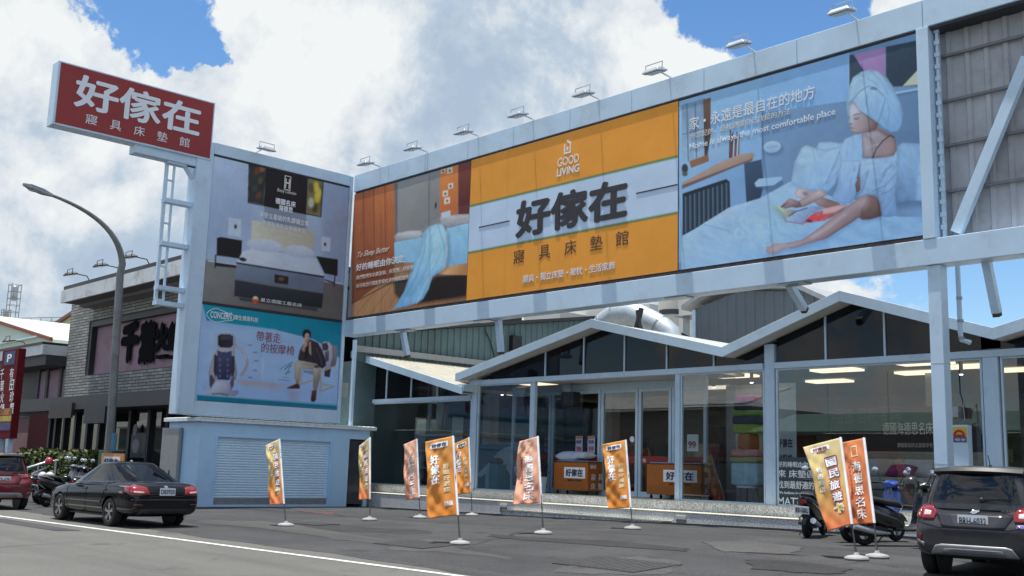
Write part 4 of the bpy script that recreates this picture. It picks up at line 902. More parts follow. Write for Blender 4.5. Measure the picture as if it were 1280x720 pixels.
P.cloth(rp, (136, 172, 206), (96, 128, 164), ((1140, 185), (1130, 250)), .36, 9, 70, 2.2, 25, rim=(6, .72)); P.cloth(B((1000, 120), (1056, 66), (1064, 348), (985, 335)), (158, 196, 228), (130, 168, 206), ((1150, 200), (1155, 250)), .3, 7, 80, 2, 28, soft=4)
P.poly(B((845, 350), (1066, 345), (1066, 372), (860, 385)), (70, 96, 128), 6, alpha=.6)
# robe
P.cloth(B((530, -5), (662, -5), (656, 80), (648, 170), (622, 300), (604, 352), (545, 364), (478, 325), (508, 262), (524, 180), (518, 80)), (168, 200, 230), (118, 152, 194), ((1050, 190), (1070, 250)), .5, 5, 100, 3.2, 31, rim=(4, .78))
P.cloth(B((532, 20), (540, 120), (500, 240), (452, 296), (408, 266), (444, 226), (482, 140)), (160, 194, 226), (120, 156, 198), ((1030, 200), (1045, 240)), .45, 5, 120, 2.4, 35, rim=(4, .74))
P.cloth(A((255, 640), (290, 585), (350, 558), (398, 545), (404, 600), (408, 730), (255, 730)), (158, 192, 226), (140, 176, 216), ((1055, 175), (1075, 195)), .35, 5, 100, 3, 37, rim=(3, .8)); P.line(A((398, 550), (404, 640), (402, 720)), .7, (84, 108, 140), 1)
P.flesh(B((618, 245), (638, 196), (652, 200), (650, 280), (626, 292)), (126, 100, 98), (96, 74, 72), ((1070, 225), (1075, 240)), 3); P.line(B((632, 206), (645, 150), (650, 120)), 1.2, (44, 48, 62), 1)
rr = B((655, 92), (760, 86), (868, 46), (878, 130), (860, 300), (872, 430), (800, 440), (770, 430), (775, 360), (740, 310), (690, 300), (628, 322), (650, 270), (648, 165))
P.cloth(rr, (158, 190, 222), (108, 142, 184), ((1080, 200), (1115, 265)), .55, 5, 110, 2.6, 41, rim=(5, .74)); P.cloth(B((655, 92), (760, 86), (868, 46), (872, 90), (780, 130), (700, 150), (650, 160)), (170, 200, 228), (140, 174, 210), ((1080, 195), (1110, 210)), .4, 4, -15, 3, 44, soft=3)
for p in (((840, 125), (800, 160), (770, 230)), ((860, 180), (800, 250), (720, 285)), ((700, 160), (680, 230), (660, 290)), ((780, 300), (830, 280), (858, 250))): P.line(B(*p), 1.0, (84, 114, 156), 2.6, .8)
# neck, shoulder, face
nk = A((398, 548), (440, 535), (492, 500), (540, 530), (590, 553), (612, 580), (622, 650), (604, 690), (560, 702), (460, 710), (406, 700), (400, 620))
P.flesh(nk, (164, 158, 168), (112, 88, 84), ((1080, 172), (1122, 190)), 5, .6); P.oval(A((565, 640))[0], 9, 11, 0, (158, 138, 138), 8, alpha=.55)
P.line(A((420, 560), (470, 600), (480, 640)), 2, (112, 92, 92), 4, .6); P.line(A((450, 530), (500, 525), (560, 560)), 3, (88, 66, 64), 4, .7); P.line(A((430, 640), (500, 620)), 1, (190, 180, 184), 3, .5)
P.line(A((578, 563), (530, 600), (490, 650), (468, 706)), 1.4, (40, 38, 50), .9); P.line(A((575, 563), (606, 574)), 1.4, (40, 38, 50), .9)
fc = A((345, 342), (390, 400), (440, 440), (492, 462), (505, 482), (492, 520), (445, 540), (400, 547), (362, 553), (342, 550), (332, 538), (324, 522), (327, 512), (321, 502), (326, 492), (312, 480), (318, 462), (323, 445), (314, 415), (320, 370))
P.flesh(fc, (174, 172, 182), (110, 86, 84), ((1064, 145), (1094, 158)), 3.2, .72); P.oval(A((350, 400))[0], 5, 8, 20, (188, 194, 206), 7, alpha=.6); P.oval(A((385, 492))[0], 6, 5, 0, (160, 134, 136), 7, alpha=.7)
P.line(A((345, 345), (392, 404), (440, 444), (500, 478)), 2, (84, 64, 64), 4, .75)
P.line(A((344, 433), (362, 424), (388, 426)), 1.1, (82, 66, 70), 1); P.line(A((346, 455), (362, 460), (378, 452)), 1.0, (46, 38, 46), .9); P.oval(A((362, 446))[0], 3.4, 1.8, 0, (122, 102, 106), 2.5, alpha=.6)
P.line(A((322, 484), (332, 490)), 1.1, (92, 72, 76), 1.2); P.line(A((322, 512), (348, 517)), 1.3, (134, 88, 98), 1); P.line(A((334, 538), (380, 548)), 1.6, (104, 84, 86), 3, .7)
# towel turban
tw = A((300, 400), (300, 345), (310, 270), (340, 190), (400, 150), (450, 138), (500, 150), (545, 190), (600, 260), (645, 350), (662, 420), (655, 490), (630, 535), (590, 541), (535, 510), (500, 480), (440, 440), (385, 400), (345, 342), (322, 362), (312, 440))
P.cloth(tw, (170, 204, 230), (118, 156, 194), ((1070, 95), (1120, 160)), .32, 6, 60, 2.5, 51, rim=(5, .76))
P.cloth(A((345, 342), (360, 300), (420, 255), (480, 262), (430, 300), (425, 380), (450, 440), (385, 400)), (176, 208, 234), (140, 178, 212), ((1070, 115), (1090, 140)), .3, 4, 120, 3, 55, soft=1.6); P.cloth(A((440, 300), (480, 268), (520, 310), (540, 370), (505, 480), (450, 440), (432, 370)), (160, 196, 226), (120, 158, 196), ((1090, 115), (1100, 150)), .35, 4, 80, 3, 57, soft=1.6)
P.cloth(A((535, 320), (560, 300), (650, 420), (650, 490), (625, 533), (590, 540), (520, 495), (530, 420)), (146, 186, 218), (112, 150, 190), ((1105, 120), (1125, 165)), .3, 5, 70, 3, 59, soft=2)
for p, c, w in ((((312, 360), (345, 325), (390, 275), (440, 245), (492, 262)), (86, 112, 140), 1.1), (((492, 262), (470, 252), (455, 262), (490, 268)), (44, 56, 74), 1.3), (((500, 270), (545, 315), (548, 330), (525, 420), (500, 480)), (92, 124, 160), 1.3), (((432, 300), (428, 350), (450, 430)), (104, 136, 172), 1.0), (((380, 170), (430, 190), (500, 240)), (112, 146, 180), 1.2), (((450, 142), (520, 210), (570, 300)), (112, 146, 180), 1.2), (((560, 320), (575, 420), (560, 500)), (106, 142, 178), 1.2), (((325, 240), (370, 200), (430, 190)), (196, 222, 240), 1.2)): P.line(A(*p), w, c, 2, .85)
# other leg, arm, hand, book
P.flesh(B((255, 290), (280, 264), (320, 266), (360, 290), (420, 318), (520, 352), (540, 372), (450, 388), (400, 372), (340, 320), (300, 330), (262, 318)), (186, 178, 184), (130, 104, 102), ((1000, 238), (1030, 260)), 4, .68); P.oval(B((322, 298))[0], 4, 2.5, 20, (96, 74, 74), 3, alpha=.7)
P.flesh(B((405, 268), (448, 296), (440, 312), (380, 345), (310, 378), (285, 380), (275, 345), (330, 315)), (182, 168, 172), (124, 100, 98), ((1020, 240), (1024, 256)), 4, .66)
P.flesh(B((285, 345), (300, 375), (270, 384), (240, 378), (200, 388), (168, 392), (165, 380), (185, 362), (205, 340), (230, 326)), (168, 148, 150), (112, 88, 88), ((985, 250), (990, 260)), 3, .62)
for k in range(4): P.line(B((222 - k * 8, 350 + k * 7), (188 - k * 8, 366 + k * 6), (172, 384)), .9, (96, 74, 74), 1.2, .8)
P.poly(B((108, 366), (155, 376), (215, 416), (205, 462), (196, 458)), (146, 176, 164), .8, (120, 150, 150), ((965, 258), (985, 275))); P.poly(B((150, 372), (215, 395), (270, 400), (225, 440), (205, 430)), (166, 182, 168), 1, (130, 120, 100), ((975, 260), (990, 268)), tex=.5)
P.cloth(B((198, 460), (250, 410), (350, 374), (400, 372), (440, 390), (400, 400), (340, 430), (310, 478)), (150, 176, 206), (118, 136, 172), ((990, 260), (1010, 275)), .4, 3, 20, 2, 61); P.line(B((222, 434), (262, 406), (330, 384)), 1.2, (40, 48, 66), 1); P.line(B((196, 462), (310, 482)), 1.2, (140, 84, 124), 1)
P.cloth(B((305, 476), (340, 436), (380, 410), (430, 396), (510, 366), (575, 366), (545, 400), (500, 430), (430, 462), (360, 470)), (176, 84, 90), (130, 92, 96), ((1010, 265), (1050, 270)), .9, 2.4, 15, 1.6, 63); P.poly(B((320, 466), (345, 440), (420, 430), (470, 420), (420, 448)), (204, 60, 66), 2.5); P.oval(B((345, 462))[0], 4, 1.6, 10, (40, 40, 60), 1.5); P.poly(B((420, 392), (520, 368), (570, 370), (500, 408), (430, 420)), (170, 140, 140), 2, tex=.5)
# long front leg
lg_ = B((540, 402), (575, 370), (622, 338), (690, 306), (742, 315), (770, 360), (776, 430), (705, 452), (660, 456), (640, 440), (600, 470), (520, 520), (450, 566), (400, 580), (330, 600), (265, 622), (190, 630), (150, 656), (92, 656), (84, 638), (100, 615), (132, 596), (200, 596), (300, 574), (380, 520), (470, 450))
P.poly([(x + 1, y + 3) for x, y in lg_], (92, 122, 164), 7, alpha=.55); P.flesh(lg_, (168, 152, 158), (112, 90, 92), ((1030, 275), (1046, 296)), 5, .66)
P.flesh(B((690, 306), (742, 315), (770, 360), (776, 432), (705, 452), (650, 440), (655, 390), (690, 340)), (122, 98, 98), (84, 64, 62), ((1085, 250), (1095, 272)), 4, .7, soft=4); P.oval(B((668, 350))[0], 6, 8, 30, (166, 148, 154), 8, alpha=.55); P.line(B((560, 420), (460, 500), (360, 560)), 2, (190, 178, 186), 5, .5)
for k in range(5): P.oval(B((92 + k * 5, 622 + k * 8))[0], 2.0, 1.5, 0, (158, 140, 146), 1, alpha=.8)
P.line(B((110, 610), (150, 600), (200, 604)), 1.2, (184, 170, 176), 2.5, .6)
P.finish(.03)
P.build('print', PRINT, T)
def wlet(body, zx0, zyb, zx1, zyb1, h, m, **kw):
    a = on_board(zx0, zyb, .4447, 830, 20); b = on_board(zx1, zyb1, .4447, 830, 20)
    lettering(body, m, (a.x, YP_, (a.z + b.z) / 2), XD, ZD, b.x - a.x, h, T, **kw)
wlet('家・永遠是最自在的地方', 72, 318, 425, 235, 0.34, WTXT, bold=0.008)
wlet('你忘記的，是找到讓自己放鬆的方法', 74, 348, 356, 276, 0.17, PALE)
wlet('Home is always the most comfortable place', 72, 378, 482, 286, 0.21, WTXT)

# ------------------------------------------------------------------ sign tower with shed at its foot
XT = -32.5
TW = thing('sign_tower', 'white boxed steel sign tower standing on the shed, carrying two tall adverts', 'sign tower', (-32.8, 19, 0))
def tpart(name, mb, m, **kw): return mb.build(name, m, TW, world=True, **kw)
m = MB(); m.box((XT - 0.6, 15.62, 2.96), (XT, 16.2, 12.1)); tpart('column', m, WHITE, bevel=0.012)
m = MB(); m.box((XT - 0.6, 21.72, 2.96), (XT + 0.02, 21.846, 12.1)); tpart('column', m, WHITE, bevel=0.01)
m = MB(); m.box((XT + 0.005, 21.6, 0.1), (XT + 0.35, 21.845, 6.1)); 
m = MB(); m.box((XT - 0.6, 16.203, 11.72), (XT, 21.717, 12.12)); tpart('top_beam', m, WHITE, bevel=0.012)
m = MB(); m.box((XT - 0.6, 16.203, 2.96), (XT, 21.717, 3.42)); tpart('base_beam', m, WHITE, bevel=0.012)
for z0_, z1_ in ((6.60, 6.68), (11.66, 11.718)): m = MB(); m.box((XT - 0.12, 16.203, z0_), (XT - 0.03, 21.717, z1_)); tpart('banner_rail', m, DARKM)
m = MB(); m.box((XT - 0.62, 16.2, 3.42), (XT - 0.56, 21.72, 11.72)); tpart('back_panel', m, PANEL)
m = MB(); m.box((XT - 0.3, 22.42, 2.9), (XT - 0.16, 22.52, 6.05)); tpart('rear_post', m, WHITE)
# open ladder truss beside the column
m = MB()
for Yv, d in ((14.72, 0.1), (14.98, 0.05)): m.box((XT - 0.35, Yv - d / 2, 6.55), (XT - 0.25, Yv + d / 2, 11.15))
for yy in (206, 255, 309, 364, 383):
    z = px(228, yy, XT - 0.2).z + 0.02; m.box((XT - 0.42, 14.68, z - 0.07), (XT - 0.12, 15.615, z + 0.07))
for yy in (228, 282, 336, 378):
    z = px(228, yy, XT - 0.2).z; m.box((XT - 0.34, 14.771, z - 0.025), (XT - 0.26, 14.954, z + 0.025))
m.prism([(XT - 0.42, 15.3, 11.15), (XT - 0.42, 15.615, 10.75), (XT - 0.42, 15.615, 11.15)], (0.3, 0, 0))
tpart('ladder_truss', m, WHITE)
m = MB(); m.box((XT - 0.5, 13.5, 11.17), (XT - 0.06, 16.0, 11.47)); tpart('sign_bracket', m, WHITE, bevel=0.01)
m = MB(); m.box((XT + 0.004, 15.60, 3.1), (XT + 0.045, 15.66, 9.0)); tpart('cable_duct', m, WHITE2)
q = px(446, 487, XT + 0.05); m = MB(); m.box((XT + 0.02, 21.86, q.z - 0.3), (XT + 0.18, 22.0, q.z + 0.2)); m.tube([(XT + 0.1, 21.93, q.z - 0.3), (XT + 0.12, 22.05, q.z - 0.7), (XT + 0.1, 22.1, 2.95)], 0.02, 6); tpart('junction_box', m, mat('box_beige', (0.42, 0.42, 0.36), 0.6))
YDIR = (0, 1, 0)
# upper advert
T, P = poster('advertising_banner', 'tall banner with a dark box-spring bed, upper one on the sign tower', 'banner', 'adverts on the sign tower',
              (XT - 0.04, 16.22, 6.69), YDIR, ZD, 5.48, 4.96, 260, 240, lambda X, Y: ((X - 230) / .3056, (Y - 180) / .3056))
P.fill((152, 168, 190))
P.poly([(90, 20), (290, 60), (280, 300), (100, 420)], (176, 192, 214), 30, (140, 158, 184), ((130, 60), (260, 380)))
P.poly([(560, 150), (690, 170), (680, 600), (570, 560)], (138, 154, 180), 20)
P.poly([(80, 470), (270, 500), (580, 560), (690, 580), (690, 740), (60, 690)], (120, 118, 116), 4, (96, 92, 90), ((150, 500), (300, 700)), tex=0.05)
P.line([(100, 478), (260, 500)], 5, (196, 204, 214), 4); P.line([(575, 560), (680, 577)], 5, (186, 194, 206), 4)
P.poly([(268, 80), (334, 92), (326, 250), (264, 238)], (52, 50, 46), 2, tex=0.3)
for (x, y, c) in ((300, 110, (120, 60, 40)), (312, 150, (90, 84, 60)), (290, 180, (60, 74, 66)), (305, 210, (100, 70, 50)), (320, 100, (150, 100, 60))): P.oval((x, y), 10, 14, 20, c, 8, alpha=0.8)
P.poly([(334, 90), (508, 132), (500, 290), (326, 254)], (34, 28, 30), 2); P.poly([(328, 254), (500, 290), (498, 375), (330, 335)], (92, 92, 96), 6, alpha=0.55)
P.poly([(508, 138), (568, 150), (560, 298), (500, 286)], (110, 104, 70), 2, tex=0.3)
for (x, y, c) in ((540, 175, (214, 190, 60)), (545, 220, (206, 180, 40)), (520, 180, (80, 70, 50)), (535, 262, (60, 56, 44)), (550, 200, (226, 206, 90)), (520, 240, (180, 180, 160))): P.oval((x, y), 12, 20, 0, c, 8, alpha=0.85)
P.line([(266, 80), (570, 150), (560, 298), (262, 240), (266, 80)], 4, (26, 24, 26), 2)
P.poly([(278, 312), (532, 358), (528, 450), (272, 430)], (196, 190, 172), 4, (170, 164, 148), ((300, 320), (500, 440)))
P.poly([(182, 300), (235, 308), (232, 380), (180, 372)], (190, 202, 218), 4); P.oval((211, 338), 6, 9, 0, (50, 50, 56), 3); P.poly([(562, 378), (600, 384), (597, 440), (562, 436)], (180, 192, 210), 4); P.oval((577, 410), 5, 8, 0, (50, 50, 56), 3)
P.poly([(134, 384), (150, 380), (238, 394), (234, 470), (133, 456)], (30, 30, 32), 2); P.line([(130, 455), (127, 505)], 6, (26, 26, 28), 2); P.line([(226, 468), (224, 498)], 5, (26, 26, 28), 2); P.poly([(130, 484), (225, 498), (224, 508), (130, 500)], (34, 34, 36), 2)
P.poly([(540, 458), (630, 472), (628, 540), (575, 530)], (34, 33, 34), 2); P.line([(618, 535), (614, 580)], 5, (28, 28, 30), 2); P.line([(575, 556), (616, 568)], 6, (30, 30, 32), 2)
P.poly([(240, 440), (290, 425), (500, 465), (540, 470), (572, 540), (400, 520), (216, 485)], (210, 216, 226), 3, (176, 186, 202), ((300, 430), (400, 530)), tex=0.03)
P.oval((330, 415), 75, 26, 8, (218, 224, 234), 3, (166, 178, 198)); P.oval((470, 440), 62, 25, 8, (208, 216, 228), 3, (160, 172, 194))
P.poly([(216, 486), (400, 516), (572, 545), (570, 610), (380, 580), (208, 550)], (116, 128, 146), 2, (98, 108, 126), ((250, 490), (260, 580)), tex=0.06); P.line([(216, 486), (400, 516), (572, 543)], 7, (24, 28, 40), 2)
P.oval((240, 472), 16, 8, 12, (40, 42, 50), 3)
P.poly([(208, 555), (380, 585), (570, 612), (564, 672), (380, 650), (205, 622)], (50, 52, 60), 3, (36, 37, 44), ((300, 570), (300, 660)))
P.poly([(370, 532), (428, 542), (426, 576), (370, 568)], (50, 34, 30), 2); P.oval((398, 552), 12, 8, 0, (96, 76, 66), 3)
P.poly([(225, 628), (545, 672), (548, 684), (230, 640)], (60, 58, 58), 5)
P.oval((292, 637), 13, 13, 0, (196, 160, 90), 2); P.poly([(279, 634), (305, 637), (303, 650), (282, 648)], (190, 60, 50), 2); P.oval((292, 628), 8, 5, 0, (210, 200, 190), 2)
P.C *= (1 + .10 * P.folds(30, 20, 1, 4, False))[..., None]; P.finish(.04)
P.build('print', PRINT, T)
def tlet(body, zx0, zyb, zx1, zyb1, h, m, s=.3056, ox=230, oy=180, **kw):
    X_ = XT - 0.04; a = px(ox + zx0 * s, oy + zyb * s, X_); b = px(ox + zx1 * s, oy + zyb1 * s, X_)
    lettering(body, m, (X_, a.y, (a.z + b.z) / 2), YDIR, ZD, b.y - a.y, h, T, **kw)
tlet('Beauty Collection', 380, 200, 458, 212, 0.16, PALE, shear=0.3)
tlet('德國名床', 372, 246, 456, 258, 0.22, WTXT, bold=0.03); tlet('海德思', 386, 272, 444, 284, 0.22, WTXT, bold=0.03)
tlet('享受五星級的乳膠獨立筒', 306, 302, 510, 334, 0.20, WTXT, bold=0.02); tlet('德國製造的五星級享受', 318, 334, 496, 362, 0.17, WTXT, bold=0.015)
tlet('To Sleep Better', 340, 364, 478, 394, 0.20, PALE, shear=0.3)
tlet('夏立德國工藝名床', 312, 644, 482, 668, 0.13, WTXT)
a = px(230 + 423 * .3056, 180 + 160 * .3056, XT - 0.04); m = MB(); X_ = XT - 0.034
for (y0, z0, y1, z1) in ((-.13, -.26, .13, -.235), (-.13, .235, .13, .26), (-.13, -.235, -.105, .235), (.105, -.235, .13, .235), (-.09, -.02, .09, .03), (-.09, .031, -.05, .16), (.05, .031, .09, .16), (-.09, -.2, -.05, -.021), (.05, -.2, .09, -.021)): m.box((X_, a.y + y0, a.z + z0), (X_ + 0.008, a.y + y1, a.z + z1))
m.build('chair_emblem', PALE, T, world=True)
# teal advert
T, P = poster('advertising_banner', 'teal and white banner with massage chairs and a seated man, on the sign tower', 'banner', 'adverts on the sign tower',
              (XT - 0.04, 16.22, 3.44), YDIR, ZD, 5.48, 3.15, 300, 180, lambda X, Y: (X, Y))
G = lambda *p: [(180 + x * .236, 370 + y * .236) for x, y in p]
D_ = lambda *p: [(350 + x * .1527, 400 + y * .1527) for x, y in p]
E_ = lambda *p: [(250 + x * .1319, 410 + y * .1319) for x, y in p]
P.fill((150, 178, 214))
P.poly(G((320, 160), (600, 200), (560, 420), (300, 470)), (164, 190, 224), 12); P.poly(G((310, 40), (1060, 140), (1060, 360), (1010, 300), (900, 230), (700, 180), (330, 130)), (18, 134, 156), .8, (10, 116, 142), ((260, 390), (420, 430)))
P.poly(G((315, 130), (700, 178), (620, 182), (430, 160)), (128, 170, 200), 2); P.poly(G((280, 520), (1030, 575), (1028, 602), (280, 554)), (20, 106, 132), .8); P.line(G((285, 522), (1028, 580)), 1, (110, 170, 190), 1)
P.poly(G((290, 450), (560, 436), (1030, 470), (1026, 572), (290, 518)), (140, 166, 204), 5); P.poly(G((500, 440), (760, 470), (700, 500), (500, 470)), (164, 152, 160), 4, alpha=.55); P.poly(G((760, 500), (830, 505), (820, 560), (770, 555)), (150, 140, 150), 5, alpha=.5)
P.line(E_((600, 290), (588, 480)), 3, (172, 186, 206), 2, .7); P.line(E_((110, 40), (100, 420)), 2.5, (172, 188, 214), 2, .7); P.line(E_((30, 30), (330, 40)), 2, (176, 192, 216), 2, .6); P.line(E_((380, 520), (700, 535)), 4, (160, 148, 154), 3, .7)
P.line(E_((340, 165), (400, 205), (440, 280), (450, 340), (425, 400), (390, 445)), 3.6, (150, 138, 150), 1.2, .9); P.line(E_((350, 165), (410, 215), (440, 290)), 1.4, (188, 180, 190), 1.2)
P.flesh(E_((135, 250), (165, 200), (158, 90), (180, 55), (250, 42), (315, 55), (340, 100), (330, 200), (330, 260), (352, 420), (340, 490), (130, 490), (78, 440), (100, 330)), (178, 178, 190), (132, 130, 146), ((265, 420), (295, 470)), 4, .72)
P.poly(E_((170, 75), (200, 58), (285, 60), (315, 80), (315, 160), (290, 188), (195, 186), (170, 160)), (30, 28, 36), .9, (48, 44, 54), ((275, 420), (290, 434))); P.oval(E_((220, 90))[0], 4, 3, 0, (76, 74, 88), 3, alpha=.6); P.oval(E_((275, 90))[0], 4, 3, 0, (70, 68, 82), 3, alpha=.6)
P.cloth(E_((165, 210), (200, 225), (255, 228), (300, 215), (305, 300), (300, 420), (275, 495), (175, 490), (150, 440), (160, 330)), (66, 68, 96), (44, 44, 68), ((275, 440), (285, 475)), .4, 3, 90, 2, 3)
P.poly(E_((135, 245), (165, 265), (160, 420), (145, 470), (128, 410)), (50, 44, 58), .9); P.poly(E_((300, 270), (326, 260), (330, 400), (315, 460), (295, 460)), (54, 48, 62), .9)
for k in range(4):
    for x in (190, 262): P.oval(E_((x, 300 + k * 52))[0], 1.2, 1.6, 0, (96, 96, 150), 1.2)
P.poly(E_((88, 455), (110, 440), (145, 500), (100, 575), (90, 540)), (74, 64, 78), .9); P.poly(E_((325, 450), (300, 480), (280, 520), (300, 590), (320, 540)), (84, 74, 88), .9)
P.flesh(E_((100, 578), (145, 505), (210, 490), (270, 520), (300, 595), (360, 590), (365, 620), (330, 645), (180, 630), (40, 628), (60, 600)), (182, 184, 200), (140, 142, 162), ((270, 480), (280, 494)), 4, .72); P.poly(E_((20, 540), (60, 565), (40, 582)), (150, 150, 170), .8); P.poly(E_((360, 590), (385, 570), (350, 600)), (150, 150, 170), .8); P.line(E_((120, 628), (190, 622), (260, 640)), 1.2, (60, 56, 68), 1.2)
for k, (x, y) in enumerate(((428, 158), (475, 226), (490, 308), (475, 398), (430, 464))): P.oval(E_((x, y))[0], 3, 3, 0, (132, 160, 196), .8); P.oval(E_((x, y))[0], 2.4, 2.4, 0, (160, 186, 218), .8); P.line(E_((x + 30, y + 3), (x + 62, y + 6)), 1.1, (84, 88, 108), .8)
P.line(G((722, 238), (775, 243)), .6, (130, 144, 172), .7); P.line(G((730, 428), (768, 434)), .6, (100, 110, 140), .7); P.line(G((712, 442), (770, 448)), .8, (100, 104, 130), .7)
for p in ([(0, 405), (40, 375), (105, 345), (60, 380), (38, 410)], [(40, 400), (95, 370), (70, 400), (50, 450)], [(40, 440), (80, 415), (70, 440)]): P.line(D_(*p), .6, (40, 42, 60), .8)
# chair and seated man
P.flesh(D_((330, 200), (360, 178), (400, 180), (428, 212), (432, 300), (400, 440), (372, 420), (362, 320)), (176, 172, 186), (122, 116, 130), ((400, 430), (412, 470)), 3, .75); P.flesh(D_((428, 205), (470, 208), (472, 285), (455, 370), (412, 390), (430, 300)), (122, 112, 124), (84, 74, 86), ((415, 435), (422, 460)), 2, .75)
P.poly(D_((342, 192), (385, 186), (398, 215), (392, 250), (350, 250)), (62, 50, 66), .8); P.cloth(D_((365, 260), (402, 250), (400, 330), (372, 350)), (92, 82, 100), (60, 52, 68), ((405, 440), (412, 450)), .4, 2, 90, 2, 4); P.poly(D_((365, 400), (418, 390), (408, 470), (362, 462)), (52, 44, 52), .9)
for p in (((172, 410), (172, 525), (272, 492)), ((190, 412), (272, 448)), ((340, 420), (450, 378)), ((335, 405), (330, 585), (440, 545), (350, 525))): P.line(D_(*p), 1.9, (150, 130, 112), .9); P.line(D_(*p), .6, (182, 166, 148), .8, .7)
P.poly(D_((185, 412), (280, 415), (272, 445), (195, 430)), (120, 128, 150), .8)
P.flesh(D_((120, 350), (135, 336), (165, 332), (300, 352), (330, 372), (300, 412), (180, 398), (166, 400), (160, 490), (118, 488)), (178, 168, 156), (130, 118, 108), ((372, 450), (392, 468)), 2.5, .7); P.flesh(D_((272, 392), (330, 384), (326, 480), (305, 568), (272, 560)), (174, 164, 152), (128, 116, 108), ((392, 462), (400, 470)), 2.5, .7); P.oval(D_((298, 382))[0], 3, 2, 10, (70, 58, 54), 1.5); P.line(D_((170, 360), (280, 372)), .8, (120, 108, 98), 1.5)
P.poly(D_((130, 488), (158, 490), (158, 530), (128, 525)), (150, 106, 92), .8); P.poly(D_((275, 560), (302, 566), (300, 580), (270, 576)), (150, 106, 92), .8)
P.flesh(D_((58, 552), (100, 535), (130, 522), (160, 528), (163, 562), (100, 564), (62, 562)), (96, 50, 44), (60, 30, 28), ((360, 480), (372, 486)), 1.2, .7); P.flesh(D_((252, 640), (262, 576), (302, 576), (294, 655), (276, 672), (254, 668)), (92, 46, 42), (56, 28, 28), ((390, 490), (394, 502)), 1.2, .7)
jk = D_((148, 308), (162, 245), (190, 200), (225, 172), (250, 158), (310, 185), (345, 245), (368, 310), (378, 370), (350, 400), (320, 385), (300, 358), (200, 338), (150, 330))
P.cloth(jk, (58, 48, 54), (34, 28, 34), ((372, 428), (404, 455)), .5, 2.6, 70, 2.2, 6, soft=.9); P.poly(D_((200, 240), (240, 200), (235, 300), (200, 320)), (24, 22, 26), 1.5)
P.line(D_((300, 230), (330, 310), (345, 370)), .8, (96, 82, 88), 1.5, .6); P.poly(D_((236, 182), (252, 176), (256, 290), (238, 268)), (158, 132, 112), .8)
P.flesh(D_((186, 258), (178, 240), (192, 205), (205, 178), (222, 178), (224, 205), (205, 230), (205, 258)), (192, 152, 140), (140, 102, 94), ((378, 430), (384, 438)), 1.6, .7)
P.flesh(D_((198, 112), (212, 100), (236, 104), (246, 125), (242, 160), (226, 182), (210, 178), (200, 155)), (204, 170, 160), (152, 114, 104), ((380, 418), (388, 422)), 1.6, .75)
P.poly(D_((184, 130), (184, 98), (202, 78), (232, 76), (252, 96), (256, 130), (246, 148), (240, 122), (224, 104), (206, 118), (200, 150), (192, 148)), (26, 22, 28), .8); P.line(D_((206, 132), (216, 131)), .6, (56, 38, 38), .7); P.line(D_((228, 132), (238, 134)), .6, (56, 38, 38), .7); P.line(D_((214, 162), (226, 163)), .6, (150, 92, 90), .7)
P.finish(.03, 1)
P.build('print', PRINT, T)
def telet(body, zx0, zyb, zx1, zyb1, h, m, **kw): tlet(body, zx0, zyb, zx1, zyb1, h, m, .236, 180, 370, **kw)
telet('CONCERN', 350, 116, 462, 126, 0.22, WTXT, bold=0.02); telet('康生健康科技', 476, 128, 604, 138, 0.17, WTXT, bold=0.01)
REDB = mat('wine_letters', (0.28, 0.06, 0.08), 0.5)
telet('帶著走', 594, 238, 722, 250, 0.34, REDB); telet('的按摩椅', 620, 300, 794, 314, 0.34, REDB)
m = MB(); ry = []
a = px(180 + 404 * .236, 370 + 106 * .236, XT - 0.04)
for k in range(29): t = 2 * math.pi * k / 28; ry.append((XT - 0.03, a.y + 0.50 * math.cos(t), a.z + 0.20 * math.sin(t) * (1 + 0.25 * math.cos(3 * t))))
m.tube(ry, 0.012, 6, caps=False); b = px(180 + 444 * .236, 370 + 96 * .236, XT - 0.04)
m.prism([(XT - 0.034, b.y, b.z - .1), (XT - 0.034, b.y + .16, b.z + .08), (XT - 0.034, b.y + .05, b.z + .03)], (.008, 0, 0)); m.prism([(XT - 0.034, b.y - .01, b.z - .1), (XT - 0.034, b.y - .02, b.z + .04), (XT - 0.034, b.y - .14, b.z + .08)], (.008, 0, 0))
m.build('leaf_emblem', WTXT, T, world=True)

# red roof sign
RS = thing('shop_sign', 'large red box sign with white characters jutting out from the tower top', 'sign', (-32.7, 13.4, 11.48))
XS = XT + 0.03
s1, s2, s3, s4 = [px(*q, XS) for q in ((74, 75), (270, 129), (263, 198), (65, 157))]
Y0s, Y1s = (s1.y + s4.y) / 2, (s2.y + s3.y) / 2; Z0s, Z1s = (s3.z + s4.z) / 2, (s1.z + s2.z) / 2
m = MB(); m.box((XS - 0.50, Y0s, Z0s), (XS, Y1s, Z1s)); m.build('sign_case', WHITE, RS, world=True, bevel=0.01)
m = MB(); m.box((XS + 0.002, Y0s + 0.07, Z0s + 0.06), (XS + 0.012, Y1s - 0.05, Z1s - 0.05)); face = m.build('sign_face', mat('sign_red', (0.30, 0.032, 0.033), 0.6, var=0.08, scale=1), RS, world=True)
W_, H_ = Y1s - Y0s, Z1s - Z0s
SILV = mat('sign_white', (0.78, 0.82, 0.88), 0.45, var=0.02)
lettering('好傢在', SILV, (XS + 0.012, Y0s + W_ * 0.105, Z0s + H_ * 0.345), YDIR, ZD, W_ * 0.80, H_ * 0.53, face, bold=0.026)
for i, ch in enumerate('寢具床墊館'): lettering(ch, SILV, (XS + 0.012, Y0s + W_ * (0.185 + 0.148 * i), Z0s + H_ * 0.125), YDIR, ZD, W_ * 0.068, H_ * 0.155, face)

